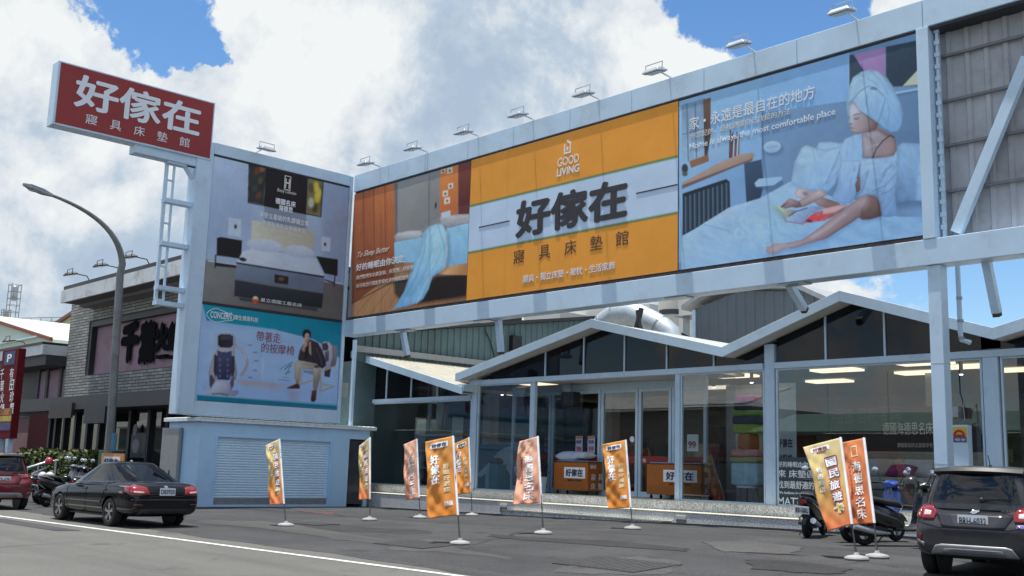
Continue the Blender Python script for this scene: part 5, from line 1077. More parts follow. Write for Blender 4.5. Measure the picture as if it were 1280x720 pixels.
# shed
SH = thing('shutter_shed', 'pale blue metal shed with a roller shutter under the sign tower', 'shed', (-33.3, 19.5, 0))
def spart(name, mb, m, **kw): return mb.build(name, m, SH, world=True, **kw)
XS0, XS1, Ya, Yb_ = py(207, 590, 16.45).x, -32.45, 16.45, 23.15
q = px(433, 600, XS1).y; q2 = px(456, 600, XS1).y; s0 = px(272, 548, XS1).y; s1_ = px(413, 553, XS1).y
m = MB(); zt = 2.82
m.box((XS1 - 0.1, Ya, -0.05), (XS1, s0, zt)); m.box((XS1 - 0.1, s0, 2.28), (XS1, s1_, zt)); m.box((XS1 - 0.1, s1_, -0.05), (XS1, q, zt)); m.box((XS1 - 0.1, q, 2.42), (XS1, q2, zt)); m.box((XS1 - 0.1, q2, -0.05), (XS1, Yb_, zt))
spart('front_wall', m, SHEDW)
m = MB(); m.box((XS0, Ya + 0.001, -0.05), (XS1 - 0.102, Ya + 0.1, zt)); spart('side_wall', m, SHEDW)
m = MB(); m.box((XS0, Yb_ - 0.1, -0.05), (XS1 - 0.102, Yb_ - 0.001, zt)); m.box((XS0, Ya + 0.1, -0.05), (XS0 + 0.1, Yb_ - 0.1, zt)); spart('rear_wall', m, SHEDW)
m = MB(); corrugated(m, (XS0 - 0.1, Ya - 0.15, 2.86), (0, 1, 0), (1, 0, 0), Yb_ - Ya + 0.35, XS1 - XS0 + 0.25, 0.2, -0.035); spart('roof_sheet', m, mat('roof_white', (.80, .86, .90), .45), solid=0.012)
m = MB(); m.box((XS1 + 0.02, Ya - 0.17, 2.76), (XS1 + 0.12, Yb_ + 0.22, 2.885)); m.box((XS0 - 0.1, Ya - 0.17, 2.76), (XS1 + 0.018, Ya - 0.10, 2.885)); spart('roof_edge', m, mat('roof_white', (.80, .86, .90), .45), bevel=0.01)
m = MB(); m.box((XS1 - 0.06, s0 - 0.07, 0.0), (XS1 + 0.03, s0 - 0.002, 2.35)); m.box((XS1 - 0.06, s1_ + 0.002, 0.0), (XS1 + 0.03, s1_ + 0.07, 2.35)); m.box((XS1 - 0.06, s0 - 0.002, 2.282), (XS1 + 0.03, s1_ + 0.002, 2.35)); m.box((XS1 - 0.03, s0, -0.02), (XS1 + 0.03, s1_, 0.10)); spart('shutter_frame', m, SHEDW, bevel=0.006)
m = MB(); prof = []; zz = 0.30; n = 0
while zz < 2.28: prof += [(0.0, zz), (0.022, zz + 0.025), (0.022, zz + 0.055), (0.0, zz + 0.078)]; zz += 0.085
a = [m.bm.verts.new((XS1 - 0.085 + d, s0, z)) for d, z in prof]; b = [m.bm.verts.new((XS1 - 0.085 + d, s1_, z)) for d, z in prof]
for i in range(len(a) - 1): m.bm.faces.new((a[i], b[i], b[i + 1], a[i + 1]))
spart('roller_shutter', m, mat('shutter_paint', (0.64, 0.82, 0.98), 0.45, var=0.05, scale=1), fix=False)
m = MB(); m.box((XS1 - 0.09, s0, 0.1), (XS1 - 0.06, s1_, 0.30)); spart('shutter_bottom_bar', m, GREYM)
m = MB(); m.box((XS1 - 0.06, q + 0.04, 0.12), (XS1 - 0.045, q2 - 0.04, 2.38)); dr = spart('plastic_door', m, mat('smoked_plastic', (0.055, 0.060, 0.075), 0.18, var=0.25, scale=2.5))
m = MB(); m.box((XS1 - 0.07, q, 0.0), (XS1 + 0.01, q + 0.038, 2.419)); m.box((XS1 - 0.07, q2 - 0.038, 0.0), (XS1 + 0.01, q2, 2.419)); m.build('door_frame', WHITE2, dr, world=True)
m = MB(); m.box((XS0, Ya - 0.02, -0.05), (XS1 + 0.01, Ya - 0.001, 0.09)); m.box((XS1 + 0.031, Ya, -0.05), (XS1 + 0.06, Yb_, 0.03)); spart('base_strip', m, BLACK)
CB = thing('meter_cabinet', 'grey steel meter cabinet fixed to the bright side of the shed', 'cabinet', (-34.4, 16.4, 0.1))
a = py(204, 535, 16.35); b = py(221, 600, 16.35)
m = MB(); m.box((a.x, 16.33, b.z - 0.2), (b.x, 16.428, a.z)); bd = m.build('body', GREYM, CB, world=True, bevel=0.012)
m = MB(); m.box((a.x + 0.04, 16.318, b.z + 0.0), (b.x - 0.04, 16.328, a.z - 0.04)); m.build('door', mat('cab_grey', (0.30, 0.30, 0.30), 0.5), CB, world=True)
for f in (0.25, 0.55): m = MB(); m.box((a.x + (b.x - a.x) * f, 16.305, 0.95), (a.x + (b.x - a.x) * f + 0.09, 16.317, 1.15)); m.build('meter_window', BLACK, CB, world=True)

# ------------------------------------------------------------------ floodlights on the beams
LENS = mat('lamp_glass', (0.42, 0.44, 0.46), 0.2)
def floodlight(name, lab, group, base, out, m_arm, size=0.92, back=0.0, rise=0.03):
    """arm from the beam outwards (unit vector out) and a tilted flat housing at its end"""
    t = thing(name, lab, 'floodlight', tuple(base), 0, group); o = Vector(out); s = o.cross(Vector((0, 0, 1))); base = Vector(base)
    e = base + o * 0.62 * size + Vector((0, 0, rise - 0.06))
    m = MB(); m.tube([base - o * 0.2 + Vector((0, 0, -0.05)), base + Vector((0, 0, rise)), e + Vector((0, 0, .10))], 0.024 * size, 8); m.build('arm', m_arm, t, world=True)
    m = MB(); c = e + o * 0.12 * size
    tt = Vector((0, 0, 1)) * 0.15 * size
    A = (-o * 0.3 + tt * 0.35).normalized()
    hw, hd = 0.30 * size, 0.23 * size
    U = s; V_ = (o - Vector((0, 0, 0.22))).normalized(); Nn = U.cross(V_).normalized()
    if Nn.z < 0: Nn = -Nn
    bot = [c + U * a * hw + V_ * b * hd for a, b in ((-1, -1), (1, -1), (1, 1), (-1, 1))]; top = [c + U * a * hw * 0.72 + V_ * b * hd * 0.6 + Nn * 0.13 * size for a, b in ((-1, -1), (1, -1), (1, 1), (-1, 1))]
    m.loft([bot, [p + Nn * 0.04 for p in bot], top]); hs = m.build('housing', m_arm, t, world=True, bevel=0.01)
    m = MB(); m.prism([c + U * a * hw * 0.85 + V_ * b * hd * 0.82 - Nn * 0.004 for a, b in ((-1, -1), (1, -1), (1, 1), (-1, 1))], -Nn * 0.01); m.build('lens', LENS, hs, world=True)
    m = MB(); m.tube([c + U * hw * 1.03 + V_ * 0.05, c + U * hw * 1.03 + Nn * 0.27 * size - V_ * 0.02, c - U * hw * 1.03 + Nn * 0.27 * size - V_ * 0.02, c - U * hw * 1.03 + V_ * 0.05], 0.016, 6); m.build('bracket', m_arm, t, world=True)
    return t
FL = 'floodlights along the billboard top'
for (x, y, lab) in ((478, 209, 'floodlight nearest the tower, above the wood-panelled room banner'),
                    (537, 189, 'floodlight above the middle of the wood-panelled room banner, second from the tower'),
                    (601, 169, 'floodlight above the left edge of the orange banner'),
                    (669, 149, 'floodlight above the orange banner, just left of its house emblem'),
                    (751, 124, 'floodlight above the right half of the orange banner'),
                    (840, 98, 'floodlight above the seam of the orange and woman banners'),
                    (945, 66, 'floodlight above the left half of the banner with the woman'),
                    (1073, 27, 'floodlight above the turban of the woman, rightmost on the beam')):
    b = py(x, y, YB + 0.1); floodlight('floodlight', lab, FL, (b.x, YB + 0.05, 12.15), (0, -1, 0), GALV, 0.92)
b = px(322, 191, XT); floodlight('floodlight', 'single floodlight on top of the sign tower', 'floodlights along the billboard top', (XT - 0.1, b.y, 12.12), (1, 0, 0), GALV, 0.92)
# ------------------------------------------------------------------ restaurant to the left (dark stone, pink sign wall)
YR = 20.0
RT = thing('restaurant_building', 'dark stone-clad restaurant with a pink sign wall and deep grey eaves', 'restaurant', (-48, 22, 0))
def rpart(name, mb, m, par=None, **kw): return mb.build(name, m, par or RT, world=True, **kw)
STONE = brick_mat('grey_ledgestone', (0.42, 0.42, 0.39), (0.24, 0.24, 0.23), (0.10, 0.10, 0.10), 1.0, 0.75, 0.14, 0.022)
PINK = mat('pink_wall', (0.33, 0.215, 0.27), 0.7, var=0.10, scale=1.0, dirt=(0.26, 0.15, 0.165))
EAVE = mat('eave_tiles', (0.68, 0.71, 0.73), 0.6, var=0.10, scale=1.5, dirt=(0.22, 0.22, 0.22))
DARKW = mat('dark_wall', (0.05, 0.048, 0.048), 0.6)
RGL = glass_mat('restaurant_glass', (0.25, 0.28, 0.28), 0.9, 1.55, (0.05, 0.055, 0.055))
f = lambda x, y, Y=YR: py(x, y, Y)
xl, xr = f(88, 400).x, -36.0
zt_, zc = f(112, 402).z, f(88, 500).z
xp = f(112, 402).x; zp0 = f(112, 470).z + 0.05
# stone frame: pier, lower band, lintel; pink recess
m = MB(); m.box((xl, YR, zc), (xp, YR + 0.5, zt_ + 1.2)); rpart('stone_pier', m, STONE)
m = MB(); m.box((xp + 0.002, YR, zc), (xr, YR + 0.5, zp0)); rpart('stone_band', m, STONE)
m = MB(); m.box((xp + 0.002, YR, zt_), (xr, YR + 0.5, zt_ + 1.2)); rpart('stone_lintel', m, STONE)
m = MB(); m.box((xp, YR + 0.32, zp0), (xr, YR + 0.55, zt_)); pk = rpart('pink_panel', m, PINK)
m = MB(); m.box((xp + 0.01, YR + 0.05, zp0 + 0.01), (xp + 0.28, YR + 0.318, zt_ - 0.01)); m.box((xp + 0.28, YR + 0.05, zt_ - 0.28), (xr, YR + 0.318, zt_ - 0.01)); rpart('recess_lining', m, DARKM)
# eaves
ze = f(80, 398, YR - 1.3).z
m = MB(); x0 = f(75, 380, YR - 1.6).x; zt2 = f(75, 364, YR - 1.6).z; zb2 = f(75, 379, YR - 1.6).z
for k in range(9):
    a = x0 + k * (xr - x0) / 9; m.box((a + 0.01, YR - 1.6, zb2), (a + (xr - x0) / 9 - 0.01, YR - 1.5, zt2))
rpart('fascia_tiles', m, EAVE)
m = MB(); m.box((x0, YR - 1.49, zb2 + 0.02), (xr, YR + 8, zt2 - 0.02)); rpart('roof_slab', m, mat('eave_soffit', (0.13, 0.125, 0.12), 0.8))
m = MB(); m.box((x0 - 0.02, YR - 1.49, zt2), (xr, YR + 8, zt2 + 0.22)); rpart('roof_coping', m, DARKM)
m = MB(); m.box((x0 + 0.3, YR - 0.8, zt_ + 0.55), (xr, YR + 8, zb2 + 0.018)); rpart('eave_beam', m, mat('eave_grey', (0.22, 0.22, 0.22), 0.8))
m = MB(); m.box((x0 - 0.9, YR + 0.6, zb2 + 0.1), (x0 - 0.01, YR + 8, zt2 - 0.1)); rpart('eave_return', m, EAVE)
m = MB(); m.box((xl + 0.05, YR + 0.51, 0), (xr, YR + 14, zb2)); rpart('main_block', m, DARKW)
# ground floor: dark canopy, glazing with black posts
m = MB(); m.box((xl - 6.5, YR - 1.4, zc - 0.62), (xr, YR - 0.01, zc - 0.02)); rpart('canopy', m, DARKM)
m = MB(); m.box((f(62, 505, YR - 1.5).x, YR - 1.5, f(62, 523, YR - 1.5).z), (f(90, 505, YR - 1.5).x, YR - 1.41, f(62, 505, YR - 1.5).z)); rpart('canopy_front', m, mat('brown_panel', (0.06, 0.045, 0.04), 0.6))
m = MB(); m.box((xl - 8.3, YR - 1.3, zc - 0.75), (xl - 3.6, YR - 0.1, zc - 0.25)); rpart('flat_canopy', m, EAVE)
m = MB(); m.box((f(105, 515, YR - 1.9).x, YR - 1.9, zc - 1.3), (f(131, 515, YR - 1.9).x, YR - 1.42, zc - 0.6)); rpart('canopy_box', m, DARKM)
WX = [f(x, 560).x for x in (60, 67, 78, 92, 107, 122, 135, 160, 184, 207)]
for a, b in zip(WX, WX[1:]):
    m = MB(); m.box((a + 0.09, YR + 0.1, 0.6), (b - 0.09, YR + 0.14, zc - 0.65)); w_ = rpart('window', m, RGL)
    m = MB(); m.box((a + 0.095, YR + 0.5, 0.7), (b - 0.095, YR + 0.505, zc - 0.7)); rpart('window_blind', m, mat('window_blind', (0.20, 0.21, 0.20), 0.8))
for a in WX: m = MB(); m.box((a - 0.12, YR - 0.05, 0), (a + 0.12, YR + 0.2, zc - 0.64)); rpart('window_post', m, DARKM)
m = MB(); m.box((xl - 8, YR + 0.05, 0), (xr, YR + 0.45, 0.6)); rpart('base_wall', m, EAVE)
q0, q1 = f(162, 572, YR - 0.06), f(176, 541, YR - 0.06)
m = MB(); m.box((q0.x, YR - 0.06, q0.z), (q1.x + 0.6, YR - 0.03, q1.z)); ps = rpart('window_poster', m, mat('poster_navy', (0.03, 0.035, 0.06), 0.5, var=0.9, scale=2))
m = MB(); m.ell((q0.x + 0.5, YR - 0.064, q0.z + 0.5), (0.35, 0.006, 0.3)); m.ell((q0.x + 0.3, YR - 0.064, q0.z + 1.2), (0.2, 0.006, 0.25)); m.build('poster_bowl', mat('poster_lilac', (0.28, 0.22, 0.32), 0.5), ps, world=True)
# low left wing
xw = f(28, 440).x
m = MB(); m.box((xw - 10, YR + 0.3, zc - 0.2), (xl - 0.01, YR + 0.8, f(88, 432).z)); rpart('wing_wall', m, DARKW)
m = MB(); za_, zb_ = f(88, 424, YR - 1.2).z, f(88, 437, YR - 1.2).z
m.box((xw - 2, YR - 1.2, zb_), (xl - 0.012, YR + 0.29, za_)); rpart('wing_fascia', m, EAVE)
m = MB(); m.box((xw - 2, YR - 1.24, za_), (xl - 0.012, YR + 8, za_ + 0.12)); rpart('wing_coping', m, DARKM)
m = MB(); m.box((xw - 2, YR - 1.0, zb_ - 0.5), (xl - 0.012, YR + 0.28, zb_ - 0.003)); rpart('wing_beam', m, DARKW)
for x0_, x1_ in ((57, 70), (73, 86), (46, 54)): m = MB(); m.box((f(x0_, 470).x, YR + 0.2, zc - 0.1), (f(x1_, 470).x, YR + 0.28, f(75, 461).z)); rpart('wing_panel', m, PINK)
for x0_ in (44, 55, 71.5): m = MB(); m.box((f(x0_, 470).x, YR + 0.1, zc - 0.2), (f(x0_ + 2.4, 470).x, YR + 0.29, zb_ - 0.5)); rpart('wing_post', m, mat('wing_post', (0.10, 0.095, 0.09), 0.7))
# big black characters
LET = mat('black_foam_letters', (0.006, 0.006, 0.007), 0.9, spec=.1)
def rlet(ch, x0_, yb, x1_, yt, par): 
    a, b = f(x0_, yb, YR + 0.3), f(x1_, yt, YR + 0.3); lettering(ch, LET, (a.x, YR + 0.3, a.z), XD, ZD, b.x - a.x, b.z - a.z, par, bold=0.085, thick=0.10)
rlet('千', 151, 456, 178, 399, pk); rlet('葉', 174, 458, 199, 398, pk); rlet('火', 194, 442, 215, 401, pk); rlet('鍋', 210, 441, 233, 399, pk)
m = MB()
for x0_, x1_ in ((199, 212), (214, 231)): a, b = f(x0_, 449, YR + .3), f(x1_, 443, YR + .3); m.box((a.x, YR + 0.12, a.z), (b.x, YR + 0.3, b.z))
m.build('sign_bar', LET, pk, world=True)
for (x, y, lab) in ((108, 352, 'black floodlight at the left end of the restaurant roof'), (146, 341, 'black floodlight on the restaurant roof beside the street lamp'), (183, 330, 'black floodlight on the restaurant roof nearest the red sign')):
    b = py(x, y, YR - 1.4); floodlight('floodlight', lab, 'black floodlights on the restaurant', (b.x, YR - 1.4, zt2 + 0.22), (0, -1, 0), BLACK, 1.0, rise=0.25)
b = f(56, 436); floodlight('floodlight', 'black floodlight over the low wing of the restaurant', 'black floodlights on the restaurant', (b.x, YR - 1.1, za_ + 0.12), (0, -1, 0), BLACK, 1.0, rise=0.2)

# hedge of many small leaves
LEAF = [mat('leaf_a', (0.075, 0.105, 0.028), 0.6, var=0.3, scale=1.2), mat('leaf_b', (0.115, 0.14, 0.04), 0.6, var=0.3), mat('leaf_c', (0.035, 0.058, 0.018), 0.6, var=0.3)]
def foliage(name, par, c, half, n, size, rnd, top=0.25):
    """many small leaf quads filling an uneven box; three greens as material slots"""
    bm = bmesh.new()
    for i in range(n):
        x = rnd.uniform(-1, 1); y = rnd.uniform(-1, 1); z = rnd.uniform(-1, 1)
        hgt = 1 - top * (0.5 + 0.5 * math.sin(x * 9 + 1.3) * math.sin(x * 4.1 + y * 3)) * rnd.random()
        p = Vector((c[0] + x * half[0] + rnd.gauss(0, .06), c[1] + y * half[1], c[2] + (-half[2] + (z + 1) * half[2] * hgt)))
        d = Vector((rnd.gauss(0, 1), rnd.gauss(0, 1), rnd.gauss(0.4, 1))).normalized(); s = d.cross(Vector((rnd.gauss(0, 1), rnd.gauss(0, 1), rnd.gauss(0, 1)))).normalized(); t = d.cross(s)
        k = size * rnd.uniform(0.6, 1.4)
        vs = [bm.verts.new(p + s * a * k + t * b * k * 0.6) for a, b in ((-1, 0), (0, -1), (1, 0), (0, 1))]
        fc = bm.faces.new(vs); fc.material_index = rnd.choice((0, 0, 1, 1, 2))
    me = bpy.data.meshes.new(name); bm.to_mesh(me); bm.free()
    for l in LEAF: me.materials.append(l)
    o = bpy.data.objects.new(name, me); COL.objects.link(o); return put(o, par, True)
a, b = py(30, 600, 18.6), py(128, 560, 18.6)
hx0, hx1, hz = a.x, py(127, 570, 18.6).x, py(80, 564, 18.6).z
HD = thing('hedge', 'low clipped green hedge along the front of the restaurant', 'hedge', ((hx0 + hx1) / 2, 18.6, 0))
foliage('leaves', HD, ((hx0 + hx1) / 2, 18.6, hz / 2 + 0.1), ((hx1 - hx0) / 2, 0.55, hz / 2), 9000, 0.10, random.Random(3))
m = MB(); rr = random.Random(5)
for k in range(26): x = hx0 + (hx1 - hx0) * (k + .5) / 26; m.tube([(x, 18.6, 0), (x + rr.uniform(-.15, .15), 18.6, hz * .5), (x + rr.uniform(-.3, .3), 18.6 + rr.uniform(-.2, .2), hz * .9)], [.03, .025, .012], 6)
m.build('stems', mat('bark', (0.07, 0.055, 0.04), 0.9), HD, world=True)

# ------------------------------------------------------------------ street lamp
b = Vector((-38.2, 15.97, 0)); SL = thing('street_lamp', 'tall curved grey street lamp behind the dark sedan', 'street lamp', tuple(b))
top = px(152, 312, b.x); k2 = px(150, 300, b.x); tip = px(40, 240, b.x)
arm = [(b.x, b.y, 0)]; 
P0 = Vector((b.x, b.y, 0)); P1 = Vector((b.x, top.y, top.z))
pts = [P0, P0.lerp(P1, .3), P0.lerp(P1, .6), P0.lerp(P1, .9)]
A0, A1, A2 = px(153, 330, b.x), px(150, 275, b.x), px(62, 243, b.x)
for t in np.linspace(0, 1, 14): pts.append(A0 * (1 - t) ** 2 + A1 * 2 * t * (1 - t) + A2 * t * t)
POLE = mat('lamp_pole', (0.20, 0.205, 0.205), 0.55, 0.3, var=0.25, scale=1.2, dirt=(0.13, 0.12, 0.11), dscale=2)
m = MB(); n_ = len(pts); m.tube(pts, [0.16 - 0.105 * (i / (n_ - 1)) ** 0.8 for i in range(n_)], 12); m.build('pole', POLE, SL, world=True, smooth=True)
m = MB(); m.lathe([(0.17, 0), (0.17, 0.62)], (b.x, b.y, 1.75), n=16); m.build('blue_band', mat('band_blue', (0.12, 0.28, 0.42), 0.6), SL, world=True)
d_ = (A2 - pts[-2]).normalized(); m = MB(); m.loft([[A2 - d_ * .1 + Vector((sx * w, 0, 0)) + Vector((0, 0, sz * h)) for sx, sz in ((-1, -1), (1, -1), (1, 1), (-1, 1))] if i == 0 else [A2 + d_ * l + Vector((sx * w, 0, sz * h)) for sx, sz in ((-1, -1), (1, -1), (1, 1), (-1, 1))] for i, (l, w, h) in enumerate(((0, .06, .05), (.25, .15, .09), (.7, .16, .08), (.95, .06, .04)))]); hd = m.build('lamp_head', GREYM, SL, world=True, bevel=0.02)
m = MB(); m.ell(A2 + d_ * .5 + Vector((0, 0, -.07)), (.1, .26, .05)); m.build('lens', LENS, hd, world=True)
q = py(126, 556, 18.2); 
BX = thing('electrical_box', 'dark green roadside electrical box behind the street lamp', 'electrical box', (q.x, 18, 0))
m = MB(); a_, b_ = py(121, 590, 17.6), py(143, 563, 17.6); m.box((a_.x, 17.6, 0.05), (b_.x, 18.0, b_.z)); m.build('body', mat('box_green', (0.02, 0.07, 0.06), 0.5), BX, world=True, bevel=.02)
m = MB(); m.box((a_.x + .05, 17.588, .2), (b_.x - .05, 17.598, b_.z - .06)); m.build('door', mat('box_green2', (0.025, 0.085, 0.07), 0.5), BX, world=True)

# ------------------------------------------------------------------ parking pylon and far-left shop boards
PS = thing('parking_sign', 'tall dark red parking pylon with white P and restaurant names at the left edge', 'sign', (-49, 15, 0))
Yp_ = 15.2; a, b = py(-8, 545, Yp_), py(24, 435, Yp_)
WINE = mat('pylon_red', (0.13, 0.010, 0.016), 0.75, spec=.15)
m = MB(); m.box((a.x, Yp_, a.z - .1), (b.x, Yp_ + .3, b.z)); bd = m.build('sign_box', WINE, PS, world=True, bevel=.02)
c0, c1 = py(5, 457, Yp_), py(20, 438, Yp_); m = MB(); m.box((c0.x, Yp_ - .012, c0.z), (c1.x, Yp_ - .002, c1.z)); pb = m.build('parking_plate', mat('plate_blue', (0.015, 0.02, 0.12), 0.5), bd, world=True)
lettering('P', WTXT, (c0.x + (c1.x - c0.x) * .28, Yp_ - .012, c0.z + (c1.z - c0.z) * .2), XD, ZD, (c1.x - c0.x) * .45, (c1.z - c0.z) * .6, pb, bold=.03)
for i, ch in enumerate('有田珍饌'): e0 = py(12, 465 + 14.5 * i + 6, Yp_); lettering(ch, WTXT, (e0.x, Yp_, e0.z - .1), XD, ZD, .46, .46, bd)
for i, ch in enumerate('千葉火鍋'): e0 = py(0, 466 + 14.5 * i + 6, Yp_); lettering(ch, WTXT, (e0.x, Yp_, e0.z - .1), XD, ZD, .46, .46, bd)
for (y0_, y1_, c) in ((519, 511, (0.45, 0.16, 0.02)), (527, 520, (0.5, 0.36, 0.05)), (538, 528, (0.05, 0.03, 0.14))): e0, e1 = py(0, y0_, Yp_), py(0, y1_, Yp_); m = MB(); m.box((a.x + .05, Yp_ - .01, e0.z), (b.x - .05, Yp_ - .002, e1.z)); m.build('colour_panel', mat('panel_%d' % y0_, c, .5, var=.5, scale=4), bd, world=True)
m = MB(); m.box((a.x + .3, Yp_ + .05, 0), (a.x + .6, Yp_ + .25, a.z)); m.box((b.x - .6, Yp_ + .05, 0), (b.x - .3, Yp_ + .25, a.z)); m.build('leg', WHITE2, PS, world=True)
LS = thing('shop_board', 'white corrugated gable board with red strokes left of the restaurant', 'sign board', (-66, 23, 0))
Yb2 = 23.5; a, b = py(18, 521, Yb2), py(43, 444, Yb2)
m = MB(); corrugated(m, (a.x - 2, Yb2, a.z), XD, ZD, b.x - a.x + 2, b.z - a.z, .5, .05); bd = m.build('board', WHITE2, LS, world=True, solid=.03)
RED = mat('board_red', (0.42, 0.03, 0.025), .5)
e0, e1 = py(28, 460, Yb2), py(47, 446, Yb2); lettering('好好', RED, (e0.x, Yb2 - .05, e0.z), XD, ZD, e1.x - e0.x, e1.z - e0.z, bd, bold=.05, thick=.2)
for (x0_, y0_, x1_, y1_) in ((18, 500, 42, 494), (18, 508, 41, 501)): e0, e1 = py(x0_, y0_, Yb2 - .07), py(x1_, y1_, Yb2 - .07); m = MB(); m.bar(e0, e1, .05, .22, up=(0, 0, 1)); m.build('red_stripe', RED, bd, world=True)
m = MB(); m.box((a.x - 2, Yb2 + .1, 0), (b.x, Yb2 + 6, b.z - .1)); m.build('wall', mat('maroon_wall', (0.13, 0.035, 0.045), .6), LS, world=True)
m = MB(); e0, e1 = py(10, 575, Yb2 - .02), py(34, 541, Yb2 - .02); m.box((e0.x, Yb2 + .02, 0.4), (e1.x, Yb2 + .09, e1.z)); m.build('shop_window', mat('shop_pink', (0.20, 0.07, 0.08), .5, var=.3, scale=.8), LS, world=True)

# ------------------------------------------------------------------ far buildings on the left: sheds with gables, tanks on scaffolds
Yf = 46
SB = thing('gable_shed', 'pale green and cream gabled shed with red roof edges beyond the restaurant', 'shed', (-150, Yf, 0))
a = [py(*q, Yf) for q in ((-30, 392), (-2, 402), (56, 418), (66, 424), (66, 470), (-30, 470))]
m = MB(); m.prism([a[0], a[1], a[3], a[4], a[5]], (0, 20, 0)); m.build('wall', mat('pale_green', (0.50, 0.58, 0.50), .7), SB, world=True)
m = MB(); m.bar(a[1] - Vector((0, .2, 0)), a[3] - Vector((0, .2, 0)), .4, .4); m.build('roof_edge', mat('rust_red', (0.22, 0.07, 0.05), .7), SB, world=True)
m = MB(); e0, e1 = py(-30, 434, Yf - .5), py(45, 421, Yf - .5); m.box((e0.x, Yf - .5, e0.z), (e1.x, Yf - .1, e1.z)); m.build('light_band', WHITE2, SB, world=True)
CS = thing('gable_shed', 'cream corrugated shed gable rising behind the restaurant roof', 'shed', (-130, 60, 0))
a = [py(*q, 60) for q in ((52, 418), (90, 394), (120, 374), (140, 374), (140, 470), (52, 470))]
m = MB(); m.prism(a, (0, 15, 0)); m.build('wall', mat('cream_sheet', (0.62, 0.55, 0.36), .7, var=.08, scale=.5), CS, world=True)
m = MB(); m.bar(a[0] - Vector((0, .3, 0)), a[2] - Vector((0, .3, 0)), .5, .5); m.build('roof_edge', mat('rust_red2', (0.20, 0.09, 0.07), .7), CS, world=True)
def tank(pxx, y0_, y1_, w, Y, lab, base_y):
    a, b = py(pxx, y0_, Y), py(pxx, y1_, Y); base = py(pxx, base_y, Y); W = w / 2
    t = thing('water_tank', lab, 'water tank', (a.x, Y, base.z), 0, 'steel tanks on scaffolds')
    m = MB()
    for sx in (-1, 1):
        for sy in (-1, 1): m.bar((a.x + sx * W, Y + sy * W, base.z), (a.x + sx * W, Y + sy * W, b.z + .3), .2)
    z = base.z
    while z < b.z + .6:
        for s in (-1, 1): m.bar((a.x - W, Y + s * W, z), (a.x + W, Y + s * W, z), .14); m.bar((a.x + s * W, Y - W, z), (a.x + s * W, Y + W, z), .14)
        z += (b.z - base.z) / 5
    m.build('scaffold', GREYM, t, world=True)
    r = W * .72; m = MB(); H = (b.z - a.z); m.lathe([(.01, 0), (r * .7, 0.1), (r, H * .12), (r, H * .3), (r * 1.03, H * .32), (r, H * .34), (r, H * .6), (r * 1.03, H * .62), (r, H * .64), (r, H * .88), (r * .5, H * .98), (.01, H)], (a.x, Y, a.z), n=20); m.build('tank', mat('steel_tank', (.45, .46, .47), .25, .8, var=.15), t, world=True, smooth=True)
tank(17, 376, 357, 2.9, 110, 'steel water tank high on a scaffold, the taller one at the left edge', 398)
tank(7, 396, 388, 2.2, 112, 'small low steel tank left of the tall tank scaffold', 402)
m = MB(); ta, tb = py(-20, 403, 100), py(78, 399, 100)
GT = thing('pipe_gantry', 'thin steel pipe rack running from the tanks to the cream shed', 'pipe rack', (ta.x, 100, 0))
for dz in (0, 1.0): m.bar(ta + Vector((0, 0, dz)), tb + Vector((0, 0, dz - .5)), .22)
for k in range(9): p_ = ta.lerp(tb, k / 8); m.bar(p_, p_ + Vector((.8, 0, 1 - .5 * k / 8)), .12); m.bar(p_ + Vector((0, 0, -4)), p_, .2)
m.build('pipe_rack', GREYM, GT, world=True)

# ------------------------------------------------------------------ buildings behind the store
XG = -33.8
GB = thing('green_warehouse', 'green corrugated warehouse gable rising behind the store roof', 'warehouse', (XG - 5, 35, 0))
GRN = mat('green_sheet', (0.095, 0.155, 0.17), .6, var=.16, scale=.8, dirt=(.07, .10, .10), dscale=.9)
prof = [(23.2, 6.35), (25.7, 6.80), (38.5, 8.85), (43, 8.4), (52, 6.6)]
m = MB()
def gtop(y):
    for (a, b) in zip(prof, prof[1:]):
        if a[0] <= y <= b[0]: return a[1] + (b[1] - a[1]) * (y - a[0]) / (b[0] - a[0])
    return prof[-1][1]
y = 23.2; prev = None; cols = []
while y < 52:
    for fr, d in ((0, 0), (.3, 0), (.4, .05), (.6, .05), (.7, 0)): cols.append((y + .34 * fr, d))
    y += .34
va = [m.bm.verts.new((XG + d, yy, 5.4)) for yy, d in cols]; vb = [m.bm.verts.new((XG + d, yy, gtop(min(yy, 51.9)))) for yy, d in cols]
for i in range(len(va) - 1): m.bm.faces.new((va[i], va[i + 1], vb[i + 1], vb[i]))
m.build('gable_wall', GRN, GB, world=True, solid=.02)
m = MB()
for a, b in zip(prof, prof[1:]): m.prism([(XG - 25, a[0], a[1] + .02), (XG - 25, b[0], b[1] + .02), (XG - 25, b[0], b[1] + .16), (XG - 25, a[0], a[1] + .16)], (25.25, 0, 0))
m.build('roof', DARKM, GB, world=True)
m = MB(); m.box((XG + .052, 23.2, 5.75), (XG + .2, 46, 5.98)); m.build('flashing', mat('flash_grey', (.30, .32, .33), .5), GB, world=True)
a, b = px(636, 440, XG + .06), px(648, 421, XG + .06); m = MB(); m.box((XG + .055, a.y, a.z - .4), (XG + .3, b.y, b.z)); m.build('black_vent', BLACK, GB, world=True)
m = MB(); w0 = px(606, 412, XG + .1); pts = [Vector((XG + .1, w0.y + t * 1.5 - .8 * t * t, w0.z - t * 1.9)) for t in np.linspace(0, 1, 8)]; m.tube(pts, .025, 6); m.build('cable', BLACK, GB, world=True)
m = MB(); m.box((XG - 25, 23.2, 0), (XG - .05, 52, 5.4)); m.build('lower_wall', GRN, GB, world=True)
